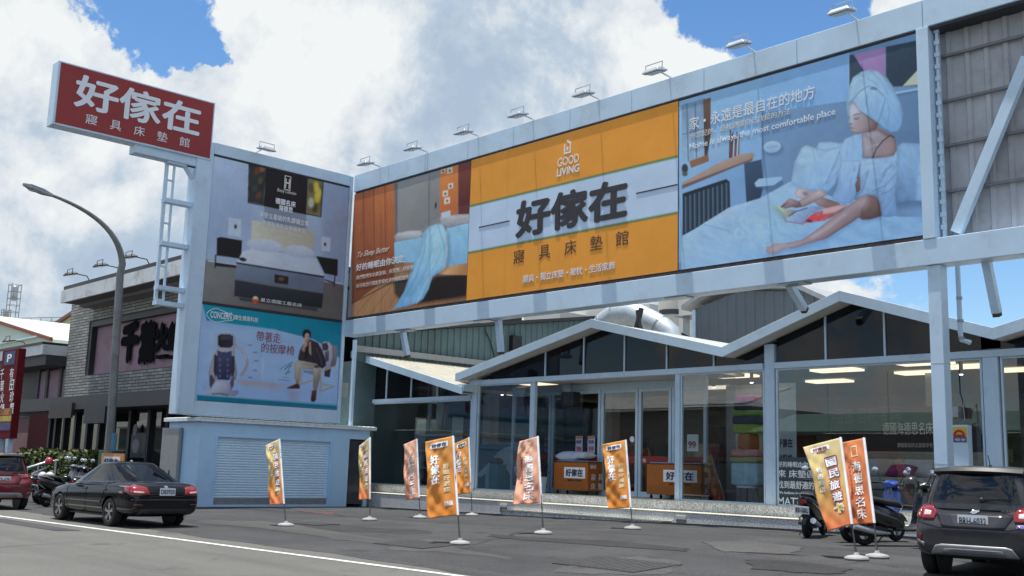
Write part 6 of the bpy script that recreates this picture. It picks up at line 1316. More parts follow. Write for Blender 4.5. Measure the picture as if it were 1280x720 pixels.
# grey shed with rounded roof
Yq = 40
GS = thing('grey_shed', 'dark grey corrugated shed with a shallow curved roof behind the second gable', 'shed', (-27, Yq, 0))
L0, L1, L2, L3 = py(869, 386, Yq), py(925, 364, Yq), py(1000, 364, Yq), py(1060, 388, Yq)
zb0 = 4.6; m = MB(); x = L0.x; cols = []
while x < L3.x:
    for fr, d in ((0, 0), (.34, 0), (.42, -.06), (.58, -.06), (.66, 0)): cols.append((x + .5 * fr, d))
    x += .5
def ztop(x):
    ks = [(L0.x, L0.z), (L1.x, L1.z), (L2.x, L2.z), (L3.x + 1, L3.z)]
    for a, b in zip(ks, ks[1:]):
        if a[0] <= x <= b[0]: return a[1] + (b[1] - a[1]) * (x - a[0]) / (b[0] - a[0])
    return L3.z
va = [m.bm.verts.new((x, Yq + d, zb0)) for x, d in cols]; vb = [m.bm.verts.new((x, Yq + d, ztop(x))) for x, d in cols]
for i in range(len(va) - 1): m.bm.faces.new((va[i], va[i + 1], vb[i + 1], vb[i]))
m.build('wall', mat('slate_sheet', (.13, .155, .18), .55, var=.1, scale=.6), GS, world=True, solid=.02)
ks = [(L0.x - .5, L0.z - .05), (L0.x + 1.2, L0.z + .75), (L1.x, L1.z + .1), (L2.x, L2.z + .1), (L3.x, L3.z)]
m = MB()
for a, b in zip(ks, ks[1:]): m.prism([(a[0], Yq - .4, a[1]), (b[0], Yq - .4, b[1]), (b[0], Yq - .4, b[1] + .22), (a[0], Yq - .4, a[1] + .22)], (0, 14, 0))
m.build('roof', mat('curved_roof', (.32, .34, .36), .5), GS, world=True)
m = MB(); m.box((L0.x - .12, Yq - .1, zb0), (L0.x + .06, Yq + .1, L0.z - .06)); m.build('corner_trim', WHITE2, GS, world=True)
m = MB(); m.box((L0.x, Yq + .2, zb0), (L0.x + .1, Yq + 14, L0.z - .06)); m.build('side_wall', mat('slate_sheet2', (.13, .155, .18), .55), GS, world=True)
# air duct
DU = thing('air_duct', 'shiny curved silver ventilation duct on the roof behind the first gable', 'duct', (-34, 40, 0))
Yd = 36.0; pts = [py(x, y, Yd) for x, y in ((745, 420), (757, 403), (772, 393), (790, 392), (808, 399), (826, 408), (838, 417), (842, 432))]
m = MB(); m.tube(pts, [.50, .53, .55, .55, .52, .49, .46, .45], 20); m.build('duct_tube', mat('duct_steel', (.40, .45, .50), .55, .4, var=.12), DU, world=True, smooth=True)
m = MB()
for i in (1, 2, 3, 4, 5):
    d = (pts[i + 1] - pts[i - 1]).normalized(); m.tube([pts[i] - d * .04, pts[i] + d * .04], .58 - .015 * i, 20)
m.build('duct_seam', GREYM, DU, world=True)
m = MB(); q = py(797, 388, Yd - 1); m.tube([q, q + Vector((.1, 0, -.6)), q + Vector((.4, 0, -1.2)), q + Vector((1.4, 0, -2))], .09, 8); m.bar(py(795, 412, Yd - 1), py(802, 385, Yd - 1), .16); m.build('black_hose', BLACK, DU, world=True)
# silo-like white blocks far behind
WB = thing('white_factory', 'pale factory blocks with a round stair tower far behind the duct', 'factory', (-60, 80, 0))
def blk(x0_, y0_, x1_, Y, c, name='block', dpt=10):
    a, b = py(x0_, y0_, Y), py(x1_, y0_, Y); m = MB(); m.box((a.x, Y, 0), (b.x, Y + dpt, a.z)); return m.build(name, c, WB, world=True)
PALEC = mat('pale_concrete', (.60, .60, .57), .8, var=.08, scale=.3, dirt=(.45, .45, .43), dscale=.3)
blk(655, 394, 700, 80, mat('pale_conc2', (.52, .53, .52), .8)); blk(705, 390, 760, 84, PALEC); blk(756, 386, 812, 88, mat('pale_conc3', (.66, .65, .62), .8)); blk(842, 374, 905, 86, PALEC)
a, b = py(812, 376, 85), py(843, 376, 85); m = MB(); m.lathe([((b.x - a.x) / 2, 0), ((b.x - a.x) / 2, a.z + 1)], ((a.x + b.x) / 2, 87, 0), n=28); tw = m.build('stair_tower', mat('tower_cream', (.62, .60, .54), .8), WB, world=True, smooth=True)
rad = (b.x - a.x) / 2; zw0, zw1 = py(830, 392, 85).z, py(830, 386, 85).z
m = MB()
for k in range(5):
    t = -math.pi / 2 + .35 + (k - 2) * .3; m.obox(((a.x + b.x) / 2 + rad * math.cos(t), 87 + rad * math.sin(t), (zw0 + zw1) / 2), (.55, .2, zw1 - zw0), (0, 0, t + math.pi / 2))
m.build('window', mat('dark_window', (.03, .035, .04), .2), tw, world=True)
m = MB(); e0, e1 = py(842, 396, 70), py(866, 393, 70); m.box((e0.x, 70, e0.z), (e1.x, 74, e1.z)); m.build('platform', GREYM, WB, world=True)
m = MB(); m.box((py(849, 415, 70).x, 70.5, 0), (py(853, 415, 70).x, 71, e0.z)); m.build('platform_post', GREYM, WB, world=True)

# ------------------------------------------------------------------ across the street (mirrored in the shop glass)
def far_shop(x0_, x1_, z, y, c, lab, roofc):
    t = thing('street_building', lab, 'building', ((x0_ + x1_) / 2, y, 0), 0, 'low buildings across the road')
    m = MB(); m.box((x0_, y - 10, 0), (x1_, y, z)); m.build('wall', c, t, world=True)
    m = MB(); m.prism([(x0_ - .4, y + .9, z), (x1_ + .4, y + .9, z), (x1_ + .4, y - 5, z + 1.5), (x0_ - .4, y - 5, z + 1.5)], (0, 0, .12)); m.build('roof', roofc, t, world=True)
    k = int((x1_ - x0_) // 3.2); w = (x1_ - x0_) / k
    for i in range(k):
        m = MB(); m.box((x0_ + w * i + .35, y + .01, .3), (x0_ + w * (i + 1) - .35, y + .05, 2.5)); f_ = m.build('shopfront', DARKM if i % 3 else GREYM, t, world=True)
        m = MB(); m.box((x0_ + w * i + .3, y + .02, 2.75), (x0_ + w * (i + 1) - .3, y + .12, 3.5)); m.build('sign_panel', (mat('sgn_green', (.05, .14, .12), .6), mat('sgn_cream', (.4, .38, .32), .6), mat('sgn_wine', (.18, .05, .05), .6))[i % 3], t, world=True)
RFP = mat('old_pale_roof', (.42, .43, .42), .7, var=.2, scale=.6)
GRF = mat('old_green_roof', (.10, .20, .17), .7, var=.2, scale=.6)
specs = [(-130, -96, 5.0, (.20, .20, .20), RFP), (-95, -66, 4.2, (.12, .13, .12), GRF), (-65, -44, 6.4, (.22, .21, .19), RFP), (-43, -22, 4.4, (.10, .11, .11), GRF), (-21, 4, 5.2, (.16, .16, .16), RFP), (5, 30, 4.6, (.12, .12, .12), GRF), (31, 60, 6.0, (.22, .21, .2), RFP)]
for i, (a_, b_, z_, c_, r_) in enumerate(specs):
    far_shop(a_, b_, z_, -15.0, mat('across_wall_%d' % i, c_, .8), 'low shop row with pitched roof across the road behind the viewer', r_)
# ------------------------------------------------------------------ feather flags
def cloth_mat():
    m = bpy.data.materials.new('flag_cloth'); m.use_nodes = True; N = m.node_tree.nodes; L = m.node_tree.links; N.clear(); out = N.new('ShaderNodeOutputMaterial')
    a = N.new('ShaderNodeVertexColor'); a.layer_name = 'print'
    d = N.new('ShaderNodeBsdfDiffuse'); t = N.new('ShaderNodeBsdfTranslucent'); mx = N.new('ShaderNodeMixShader'); mx.inputs[0].default_value = 0.45
    tc = N.new('ShaderNodeTexCoord'); n = N.new('ShaderNodeTexNoise'); n.inputs['Scale'].default_value = 7; n.inputs['Detail'].default_value = 5; L.new(tc.outputs['Object'], n.inputs[0])
    mr = N.new('ShaderNodeMapRange'); L.new(n.outputs['Fac'], mr.inputs['Value']); mr.inputs['To Min'].default_value = .9; mr.inputs['To Max'].default_value = 1.1
    sc = N.new('ShaderNodeVectorMath'); sc.operation = 'SCALE'; L.new(a.outputs[0], sc.inputs[0]); L.new(mr.outputs[0], sc.inputs['Scale'])
    L.new(sc.outputs[0], d.inputs[0]); L.new(sc.outputs[0], t.inputs[0]); L.new(d.outputs[0], mx.inputs[1]); L.new(t.outputs[0], mx.inputs[2]); L.new(mx.outputs[0], out.inputs[0]); return m
CLOTH = cloth_mat()
PINKT = mat('magenta_letters', (0.42, 0.05, 0.10), .6); YELT = mat('yellow_letters', (0.82, 0.62, 0.10), .6); CREAMT = mat('cream_letters', (0.80, 0.62, 0.36), .6)
BASEM = mat('flag_base_plastic', (0.34, 0.35, 0.35), .6, dirt=(.26, .26, .25)); POLEM = mat('flag_pole', (0.16, 0.16, 0.17), .35, .5)
NAVY = mat('navy_letters', (0.03, 0.035, 0.09), .5)
def flag(lab, base, top, pb, ft, fb, cols, style, seed, amp=0.05, turn=0.25):
    rnd = random.Random(seed); B = gz(*base)
    n = Vector((-B.x, -B.y, 0)).normalized()
    def at(q):
        d = ray(*q); o = Vector((0, 0, CAM_H)); return o + d * (n.dot(B - o) / n.dot(d))
    t = thing('banner_flag', lab, 'banner flag', tuple(B), 0, 'banner flags on the lot')
    T = at(top); PB = at(pb); FT, FB = at(ft), at(fb); back = -n * turn; T = T - n * .52; FT = FT - n * .52; PB = PB - n * .05; FB = FB - n * .05
    w = (FT - T).length; FT = FT + back * w; FB = FB + back * w
    ph = [rnd.uniform(0, 6.28) for _ in range(6)]; an = np.array(n)
    def fn(s, v, off):
        """s: 0 at the free edge .. 1 at the pole; v: 0 bottom .. 1 top"""
        s = np.asarray(s, float)[..., None]; v = np.asarray(v, float)[..., None]; u = 1 - s
        P = (1 - u) * ((1 - v) * np.array(PB) + v * np.array(T)) + u * ((1 - v) * np.array(FB) + v * np.array(FT))
        A = amp * (0.25 + u) * (0.35 + 0.65 * np.minimum(1, 2.5 * (1 - v) + .35))
        d = 0.95 * A * (np.sin(4.2 * u + 5.0 * v + ph[0]) + .7 * np.sin(9 * v - 5 * u + ph[1]) + .45 * np.sin(13 * u + 6 * v + ph[2]) + .32 * np.sin(23 * (v - .55 * u) + ph[3] + np.sin(7 * v)) + .15 * np.sin(37 * (v + .45 * u) + ph[4] + 1.4 * np.sin(5 * v + 3 * u)) + .05 * np.sin(61 * (v - .9 * u) + ph[5] + 2 * np.sin(6 * v)))
        P = P + an * d
        P = P + np.array((T - FT).normalized()) * (0.018 * np.sin(9 * v + ph[5]) * u)
        return P + an * np.asarray(off, float)[..., None]
    nx, ny = 26, 60; S, V = np.meshgrid(np.linspace(0, 1, nx), np.linspace(0, 1, ny)); P = fn(S, V, np.zeros_like(S)).reshape(-1, 3)
    idx = np.arange(nx * ny).reshape(ny, nx); F = np.stack([idx[:-1, :-1], idx[:-1, 1:], idx[1:, 1:], idx[1:, :-1]], -1).reshape(-1, 4)
    me = bpy.data.meshes.new('cloth'); me.from_pydata([tuple(p) for p in P], [], [tuple(int(i) for i in f) for f in F]); me.polygons.foreach_set('use_smooth', [True] * len(me.polygons))
    at_ = me.color_attributes.new('print', 'FLOAT_COLOR', 'POINT'); C = np.ones((nx * ny, 4)); vv = V.reshape(-1); ss = S.reshape(-1)
    ks = np.linspace(0, 1, len(cols)); lc = np.array([np.array(lin(c)) / .70 * min(1, .93 * .70 / max(lin(c))) for c in cols])
    for k in range(3): C[:, k] = np.interp(vv, ks, lc[:, k])
    if style == 'card':      # printed swirl of deeper orange
        a = np.clip((0.42 - vv - .25 * np.sin(ss * 3)) * 3, 0, 1)[:, None]; C[:, :3] = C[:, :3] * (1 - a) + np.minimum(np.array(lin((236, 142, 92))) / .80, .93) * a
    if style == 'shop':
        a = (np.abs(ss - .72 + .1 * vv) < .03)[:, None] * .0; C[:, :3] *= 1 - a
    at_.data.foreach_set('color', C.astype(np.float32).ravel()); me.materials.append(CLOTH)
    cl = bpy.data.objects.new('cloth', me); COL.objects.link(cl); md = cl.modifiers.new('solid', 'SOLIDIFY'); md.thickness = .004; md.offset = -1; put(cl, t, True)
    m = MB(); s_ = [fn(np.array([1.0]), np.array([v]), np.array([0.002]))[0] for v in np.linspace(0, 1, 14)]; m.tube([Vector(p) for p in s_], .024, 8); m.build('pole_sleeve', WTXT, cl, world=True)
    m = MB(); m.tube([B + Vector((0, 0, .05)), PB - (T - PB) * .01, T + (T - PB) * .01], [.014, .013, .011], 8); m.tube([B + Vector((0, 0, .05)), B + (PB - B) * .45], .019, 8); m.build('pole', POLEM, t, world=True)
    m = MB(); m.lathe([(.05, .0), (.185, 0), (.195, .025), (.18, .05), (.11, .07), (.05, .08), (.03, .12)], B + Vector((0, 0, .006)), n=28); m.build('base_disc', BASEM, t, world=True, smooth=True)
    def wr(body, s0, v0, s1, v1, mt, bold=.02, line=1.0): 
        return lettering(body, mt, None, None, None, s1 - s0, v1 - v0, cl, bold=bold, thick=.003, proud=.004, line=line, fn=lambda x, y, z: fn(s0 + x, v0 + y, z))
    def label_box(s0, v0, s1, v1):
        gx, gy = 8, 3; S2, V2 = np.meshgrid(np.linspace(s0, s1, gx), np.linspace(v0, v1, gy)); Q = fn(S2, V2, np.full_like(S2, .004)).reshape(-1, 3); m = MB(); q = [m.bm.verts.new(p) for p in Q]
        for j in range(gy - 1):
            for i in range(gx - 1): m.bm.faces.new((q[j * gx + i], q[j * gx + i + 1], q[(j + 1) * gx + i + 1], q[(j + 1) * gx + i]))
        return m.build('logo_box', WTXT, cl, world=True, solid=.002)
    if style == 'shop':
        label_box(.17, .885, .80, .955); wr('好傢在', .22, .895, .75, .945, NAVY, .03); wr('寢具床墊館', .28, .862, .68, .876, BRTXT, .02)
        wr('好\n傢\n在', .12, .42, .44, .80, WTXT, .035); wr('床墊專賣\n門市', .54, .30, .62, .70, CREAMT, .03) if False else None
        for i, ch in enumerate('舒眠好選擇'): wr(ch, .56, .60 - i * .075, .80, .665 - i * .075, CREAMT, .035)
        wr('夏季優惠', .58, .13, .86, .19, WTXT, .04)
    elif style == 'card':
        label_box(.16, .905, .66, .955); wr('好傢在', .21, .912, .61, .948, PINKT, .03); wr('寢具床墊館', .3, .885, .55, .897, BRTXT, .02)
        for i, ch in enumerate('國民旅遊卡'):
            s0 = .46 + .03 * (i % 2); wr(ch, s0 - .015, .70 - i * .135 - .008, s0 + .36, .70 - i * .135 + .118, PINKT if i < 4 else WTXT, .10); 
            lettering(ch, WTXT if i < 4 else YELT, None, None, None, .315, .103, cl, bold=.03, thick=.003, proud=.009, fn=lambda x, y, z, a=s0, b=.70 - i * .135: fn(a + .01 + x, b + y, z))
        for i, ch in enumerate('特約商店'): wr(ch, .15, .66 - i * .075, .32, .72 - i * .075, WTXT, .02)
    else:
        for i, ch in enumerate('海德思名床'): wr(ch, .34, .62 - i * .14, .72, .74 - i * .14, WTXT, .015)
        for (a, b, c, d) in ((.40, .80, .43, .93), (.63, .80, .66, .93), (.43, .80, .63, .815), (.43, .915, .63, .93)): 
            gx = 3; S2, V2 = np.meshgrid(np.linspace(a, c, 3), np.linspace(b, d, 3)); Q = fn(S2, V2, np.full_like(S2, .004)).reshape(-1, 3); m = MB(); q = [m.bm.verts.new(p) for p in Q]
            for j in range(2):
                for i in range(2): m.bm.faces.new((q[j * 3 + i], q[j * 3 + i + 1], q[(j + 1) * 3 + i + 1], q[(j + 1) * 3 + i]))
            m.build('frame_emblem', CREAMT, cl, world=True, solid=.002)
        for i, ch in enumerate('好睡眠從這裡開始'): wr(ch, .18, .66 - i * .05, .26, .70 - i * .05, PINKT, .0)
    return t
YEL = [(238, 158, 116), (246, 202, 130), (248, 228, 160), (246, 234, 190)]; ORG = [(242, 170, 90), (244, 180, 102), (246, 188, 114)]; PCH = [(236, 184, 156), (240, 196, 170), (242, 204, 182)]; RUST = [(206, 134, 92), (214, 142, 98), (212, 144, 102)]
flag('yellow and orange flag on a white disc base in front of the roller shutter', (357.5, 658), (349, 548), (355, 630), (332, 556), (337.5, 632), YEL, 'card', 1, .04)
flag('narrow yellow and orange flag turned edge-on beside the dark plastic door of the shed', (462, 651), (462.5, 546), (462.5, 624), (448, 557), (449, 625), YEL, 'card', 2, .05, .9)
flag('peach flag with white characters left of the two overlapping orange flags', (525, 648), (521, 548), (524, 622), (504, 555), (506, 626), PCH, 'bed', 3, .05, .5)
flag('large orange flag nearest the road, overlapping another orange flag', (575, 681), (566, 544), (572.5, 644), (531, 551), (534, 649), ORG, 'shop', 4, .035)
flag('orange flag half hidden behind the large orange flag, close to the plinth', (590, 645), (586, 546), (589, 616), (567, 554), (570, 619), ORG, 'shop', 5, .045, .4)
flag('pale peach flag rippling in front of the blue wave wall left of the entrance', (679, 668), (672, 544.5), (677, 628.5), (648, 551), (642, 631), PCH, 'bed', 6, .055)
flag('orange flag standing alone in front of the entrance steps and sliding doors', (790.7, 662), (782, 549), (788.5, 634.5), (752, 554.5), (760, 637), ORG, 'shop', 7, .04)
flag('yellow flag with big pink-outlined characters beside the parked scooters', (1071, 700.5), (1050, 545.5), (1065, 655.5), (1003, 557.5), (1033, 665), YEL, 'card', 8, .022, .1)
flag('rust-orange flag behind the yellow one, next to the parked scooters', (1096.7, 698), (1079.5, 546), (1093, 654), (1050, 552), (1063, 657), RUST, 'bed', 9, .03, .15)
# small orange board behind the sedan
q0, q1 = py(126, 581, 13.2), py(155, 567, 13.2)
t = thing('promotion_board', 'small orange promotion board showing above the roof of the dark sedan', 'sign board', (q0.x, 13.2, 0))
ORB = mat('board_orange', (.62, .26, .06), .5, var=.15, scale=3)
m = MB(); m.box((q0.x, 13.2, .55), (q1.x, 13.24, q1.z)); bd = m.build('board', ORB, t, world=True)
m = MB(); m.box((q0.x + .2, 13.19, q1.z - .42), (q1.x - .22, 13.197, q1.z - .1)); lb = m.build('logo_box', WTXT, bd, world=True); lettering('好傢在', NAVY, (q0.x + .25, 13.19, q1.z - .38), XD, ZD, q1.x - q0.x - .55, .24, lb, bold=.03)
m = MB(); m.box((q0.x + .05, 13.2, 0), (q0.x + .09, 13.24, .55)); m.box((q1.x - .09, 13.2, 0), (q1.x - .05, 13.24, .55)); m.build('leg', POLEM, t, world=True)

# ------------------------------------------------------------------ cars
def eval_mesh(o):
    dg = bpy.context.evaluated_depsgraph_get(); dg.update(); me = bpy.data.meshes.new_from_object(o.evaluated_get(dg)); return me
def body_shell(st, wheels, rw, name='body'):
    m = MB(); rings = []
    for (x, hw, zb, zs, zt) in st:
        h = zs - zb; half = [(0, zb), (hw * .78, zb), (hw * .96, zb + h * .12), (hw * 1.0, zb + h * .38), (hw * .995, zb + h * .68), (hw * .955, zs - h * .04), (hw * .86, zs + (zt - zs) * .45), (hw * .45, zt - .008), (0, zt)]
        rings.append([Vector((x, y, z)) for y, z in half] + [Vector((x, -y, z)) for y, z in half[-2:0:-1]])
    m.loft(rings); o = m.build(name, BLACK, sub=2)
    me = eval_mesh(o); o.modifiers.clear(); old = o.data; o.data = me; bpy.data.meshes.remove(old)
    cut = MB()
    for x in wheels:
        for s in (-1, 1): cut.lathe([(rw, -.25), (rw, .25)], (x, s * 0.86, rw * .86), 'Y', 40)
    c = cut.build('cut', BLACK); md = o.modifiers.new('b', 'BOOLEAN'); md.object = c; md.operation = 'DIFFERENCE'; md.solver = 'EXACT'
    me = eval_mesh(o); o.modifiers.clear(); old = o.data; o.data = me; bpy.data.meshes.remove(old); bpy.data.objects.remove(c)
    me.polygons.foreach_set('use_smooth', [True] * len(me.polygons)); me.set_sharp_from_angle(angle=R(38)); return o
class Car:
    def __init__(self, name, lab, cat, loc, rz, paint, st, gh, wheels, rw, tyre, group=None, rim_n=5):
        self.t = thing(name, lab, cat, loc, rz, group); self.paint = paint
        self.body = body_shell(st, wheels, rw); self.body.data.materials.clear(); self.body.data.materials.append(paint); put(self.body, self.t)
        self.gh = gh; self.cabin(); bm = bmesh.new(); bm.from_mesh(self.body.data); self.bvh = BVHTree.FromBMesh(bm); bm.free()
        bm = bmesh.new(); bm.from_mesh(self.shell.data); self.bvh2 = BVHTree.FromBMesh(bm); bm.free()
        self.wheels(wheels, rw, tyre, rim_n)
    def S(self, th, v, off=0.0):
        g = self.gh; n = g.get('n', 4.5); tp = v ** g.get('pw', 1.25)
        xf = g['xf'][0] + (g['xf'][1] - g['xf'][0]) * v; xr = g['xr'][0] + (g['xr'][1] - g['xr'][0]) * (v ** g.get('rp', 1.0)); b = g['w'][0] + (g['w'][1] - g['w'][0]) * tp
        z = g['z'][0] + (g['z'][1] - g['z'][0]) * v; c, s = math.cos(th), math.sin(th)
        cx, a = (xf + xr) / 2, (xf - xr) / 2
        x = cx + a * math.copysign(abs(c) ** (2 / n), c); y = b * math.copysign(abs(s) ** (2 / n), s)
        if off:
            e = 1e-3; p = Vector((x, y, z)); q = self.S(th + e, v) - p; r_ = self.S(th, min(1, v + e)) - p if v < .99 else p - self.S(th, v - e)
            nn = q.cross(r_); 
            if nn.length > 1e-12: return p + nn.normalized() * off
        return Vector((x, y, z))
    def cabin(self):
        N = 96; m = MB(); vs = [0, .12, .3, .5, .7, .85, .95, 1]
        rings = [[self.S(2 * math.pi * (k + .5) / N, v) for k in range(N)] for v in vs]
        g = self.gh; cx = (g['xf'][1] + g['xr'][1]) / 2
        for f, dz in ((.93, .022), (.75, .042), (.45, .056), (.15, .062)):
            rings.append([Vector((cx + (p.x - cx) * f, p.y * f, g['z'][1] + dz)) for p in rings[7]])
        m.loft(rings); self.shell = m.build('roof', self.paint, self.t, smooth=50)
        def win(nm, t0, t1, v0, v1, n=14, mt=CARGLASS, off=.005):
            mm = MB(); grid = [[self.S(R(t0 + (t1 - t0) * i / n), v0 + (v1 - v0) * j / 6, off) for i in range(n + 1)] for j in range(7)]
            vv = [[mm.bm.verts.new(p) for p in row] for row in grid]
            for a, b in zip(vv, vv[1:]):
                for k in range(n): mm.bm.faces.new((a[k], a[k + 1], b[k + 1], b[k]))
            return mm.build(nm, mt, self.t, smooth='all', fix=False)
        for nm, t0, t1, v0, v1 in g['wins']:
            win(nm, t0, t1, v0, v1)
            if nm == 'side_window': win(nm, -t0, -t1, v0, v1)
        self.win = win
    def wheels(self, wheels, rw, tyre, rim_n):
        r, w = tyre
        for x in wheels:
            for s in (-1, 1):
                y = s * self.gh['track']; c = Vector((x, y, r))
                m = MB(); m.lathe([(r * .66, -w / 2), (r * .9, -w / 2), (r * .98, -w * .38), (r, -w * .2), (r, w * .2), (r * .98, w * .38), (r * .9, w / 2), (r * .66, w / 2), (r * .66, -w / 2)], c, 'Y', 36, caps=False); ty = m.build('wheel', RUBBER, self.t, smooth=True)
                m = MB(); f = s
                m.lathe([(r * .66, -w * .4 * f), (r * .67, w * .42 * f), (r * .60, w * .44 * f), (r * .58, w * .2 * f)], c, 'Y', 32, caps=False)
                for k in range(rim_n):
                    a = 2 * math.pi * k / rim_n + .3
                    for da in (-.13, .13):
                        p0 = c + Vector((math.cos(a) * r * .1, w * .36 * f, math.sin(a) * r * .1)); p1 = c + Vector((math.cos(a + da) * r * .62, w * .40 * f, math.sin(a + da) * r * .62)); m.bar(p0, p1, r * .11, .03, up=(0, 1, 0))
                m.lathe([(.001, w * .33 * f), (r * .16, w * .33 * f), (r * .15, w * .44 * f), (.001, w * .45 * f)], c, 'Y', 16); m.build('rim', RIM, ty)
                m = MB(); m.lathe([(.001, w * .0 * f), (r * .62, w * .0 * f), (r * .62, w * .03 * f), (.001, w * .03 * f)], c, 'Y', 24); m.build('brake_disc', DARKM, ty)
                m = MB(); m.lathe([(.001, -.02), (rw * .985, -.02), (rw * .985, s * .0 + .0), (.001, .0)], (x, s * (abs(y) - w * .75), rw * .88), 'Y', 30); m.build('wheel_well', BLACK, self.t)
    def cast(self, a, b, mode, off, cab):
        if mode == 'rear': o, d = Vector((-4, a, b)), Vector((1, 0, 0))
        elif mode == 'front': o, d = Vector((4, a, b)), Vector((-1, 0, 0))
        elif mode == 'left': o, d = Vector((a, 3, b)), Vector((0, -1, 0))
        elif mode == 'top': o, d = Vector((a, b, 4)), Vector((0, 0, -1))
        else: o, d = Vector((a, -3, b)), Vector((0, 1, 0))
        h = None
        for bv in ((self.bvh, self.bvh2) if cab is None else (self.bvh2,) if cab else (self.bvh,)):
            loc, nrm, i, dist = bv.ray_cast(o, d)
            if loc is not None and (h is None or dist < h[2]): h = (loc, nrm, dist)
        if h is None: return None
        return h[0] - d * off
    def decal(self, name, poly, mode, m_, off=.006, thick=.012, par=None, cab=False, cuts=4):
        bm = bmesh.new(); vs = [bm.verts.new((a, b, 0)) for a, b in poly]; bm.faces.new(vs); bmesh.ops.triangulate(bm, faces=bm.faces)
        bmesh.ops.subdivide_edges(bm, edges=bm.edges, cuts=cuts, use_grid_fill=True)
        bad = []
        for v in bm.verts:
            p = self.cast(v.co.x, v.co.y, mode, off, cab)
            if p is None: bad.append(v)
            else: v.co = p
        if bad: bmesh.ops.delete(bm, geom=bad, context='VERTS')
        bmesh.ops.recalc_face_normals(bm, faces=bm.faces)
        me = bpy.data.meshes.new(name); bm.to_mesh(me); bm.free(); me.materials.append(m_); me.polygons.foreach_set('use_smooth', [True] * len(me.polygons))
        o = bpy.data.objects.new(name, me); COL.objects.link(o); md = o.modifiers.new('s', 'SOLIDIFY'); md.thickness = thick; md.offset = 0
        return put(o, par or self.t)
    def strip(self, name, pts, mode, w, m_, off=.003, par=None, cab=False):
        path = []
        for (a, b), (c, d) in zip(pts, pts[1:]):
            for k in range(8):
                p = self.cast(a + (c - a) * k / 8, b + (d - b) * k / 8, mode, off, cab)
                if p: path.append(p)
        p = self.cast(*pts[-1], mode, off, cab)
        if p: path.append(p)
        if len(path) < 2: return
        m = MB(); m.tube(path, w, 6); return m.build(name, m_, par or self.t)
    def plate(self, text, c, w, h, tilt=0.0, ink=None):
        p = self.cast(c[0], c[1], 'rear', .02, False); xd = Vector((0, -1, 0)); yd = Vector((math.sin(tilt), 0, math.cos(tilt)))
        o = p - xd * w / 2 - yd * h / 2; m = MB(); m.prism([o, o + xd * w, o + xd * w + yd * h, o + yd * h], (xd.cross(yd)) * .012); pl = m.build('number_plate', mat('plate_white', (.80, .86, .92), .4, var=.02), self.t)
        lettering(text, ink or mat('plate_ink', (.02, .02, .03), .5), o + xd * w * .06 + yd * h * .2 + xd.cross(yd) * .012, xd, yd, w * .88, h * .6, pl, world=False, bold=.01, thick=.003, proud=.002); return pl
RIM = mat('alloy_rim', (.50, .49, .47), .3, .85, var=.1)
TAILRED = mat('tail_red', (.24, .010, .014), .12, var=.25, scale=9, coat=1.0); TAILCLR = mat('tail_clear', (.60, .50, .50), .12, var=.2, scale=14, coat=1.0)
SEAM = mat('panel_gap', (.006, .006, .007), .8)

# --- dark sedan
PAINT1 = mat('black_metallic', (.006, .006, .008), .10, .0, var=.15, scale=2, spec=.5)
st = [(-2.33, .66, .40, .72, .74), (-2.31, .76, .32, .80, .83), (-2.22, .83, .27, .90, .95), (-2.05, .865, .24, .955, 1.01), (-1.6, .88, .22, .965, 1.035), (-1.0, .885, .20, .945, 1.0), (0, .885, .20, .915, .96), (.9, .88, .20, .885, .945), (1.4, .87, .20, .84, .91), (1.9, .84, .22, .76, .82), (2.15, .76, .25, .66, .70), (2.26, .64, .28, .56, .58), (2.29, .52, .34, .50, .51)]
gh = dict(xf=(1.22, .10), xr=(-2.02, -.78), w=(.835, .56), z=(.90, 1.385), n=3.8, pw=1.1, track=.765, rp=1.05,
          wins=[('windscreen', -27, 27, .06, .93), ('side_window', 40, 84, .10, .88), ('side_window', 88, 137, .10, .88), ('rear_window', 153, 207, .08, .92)])
CA = Car('parked_car', 'dark sedan parked beside the white road line in front of the restaurant', 'car', (-25.42, 10.93, 0), R(180 + 2.5), PAINT1, st, gh, (1.34, -1.335), .365, (.318, .215), 'cars parked in the lot')
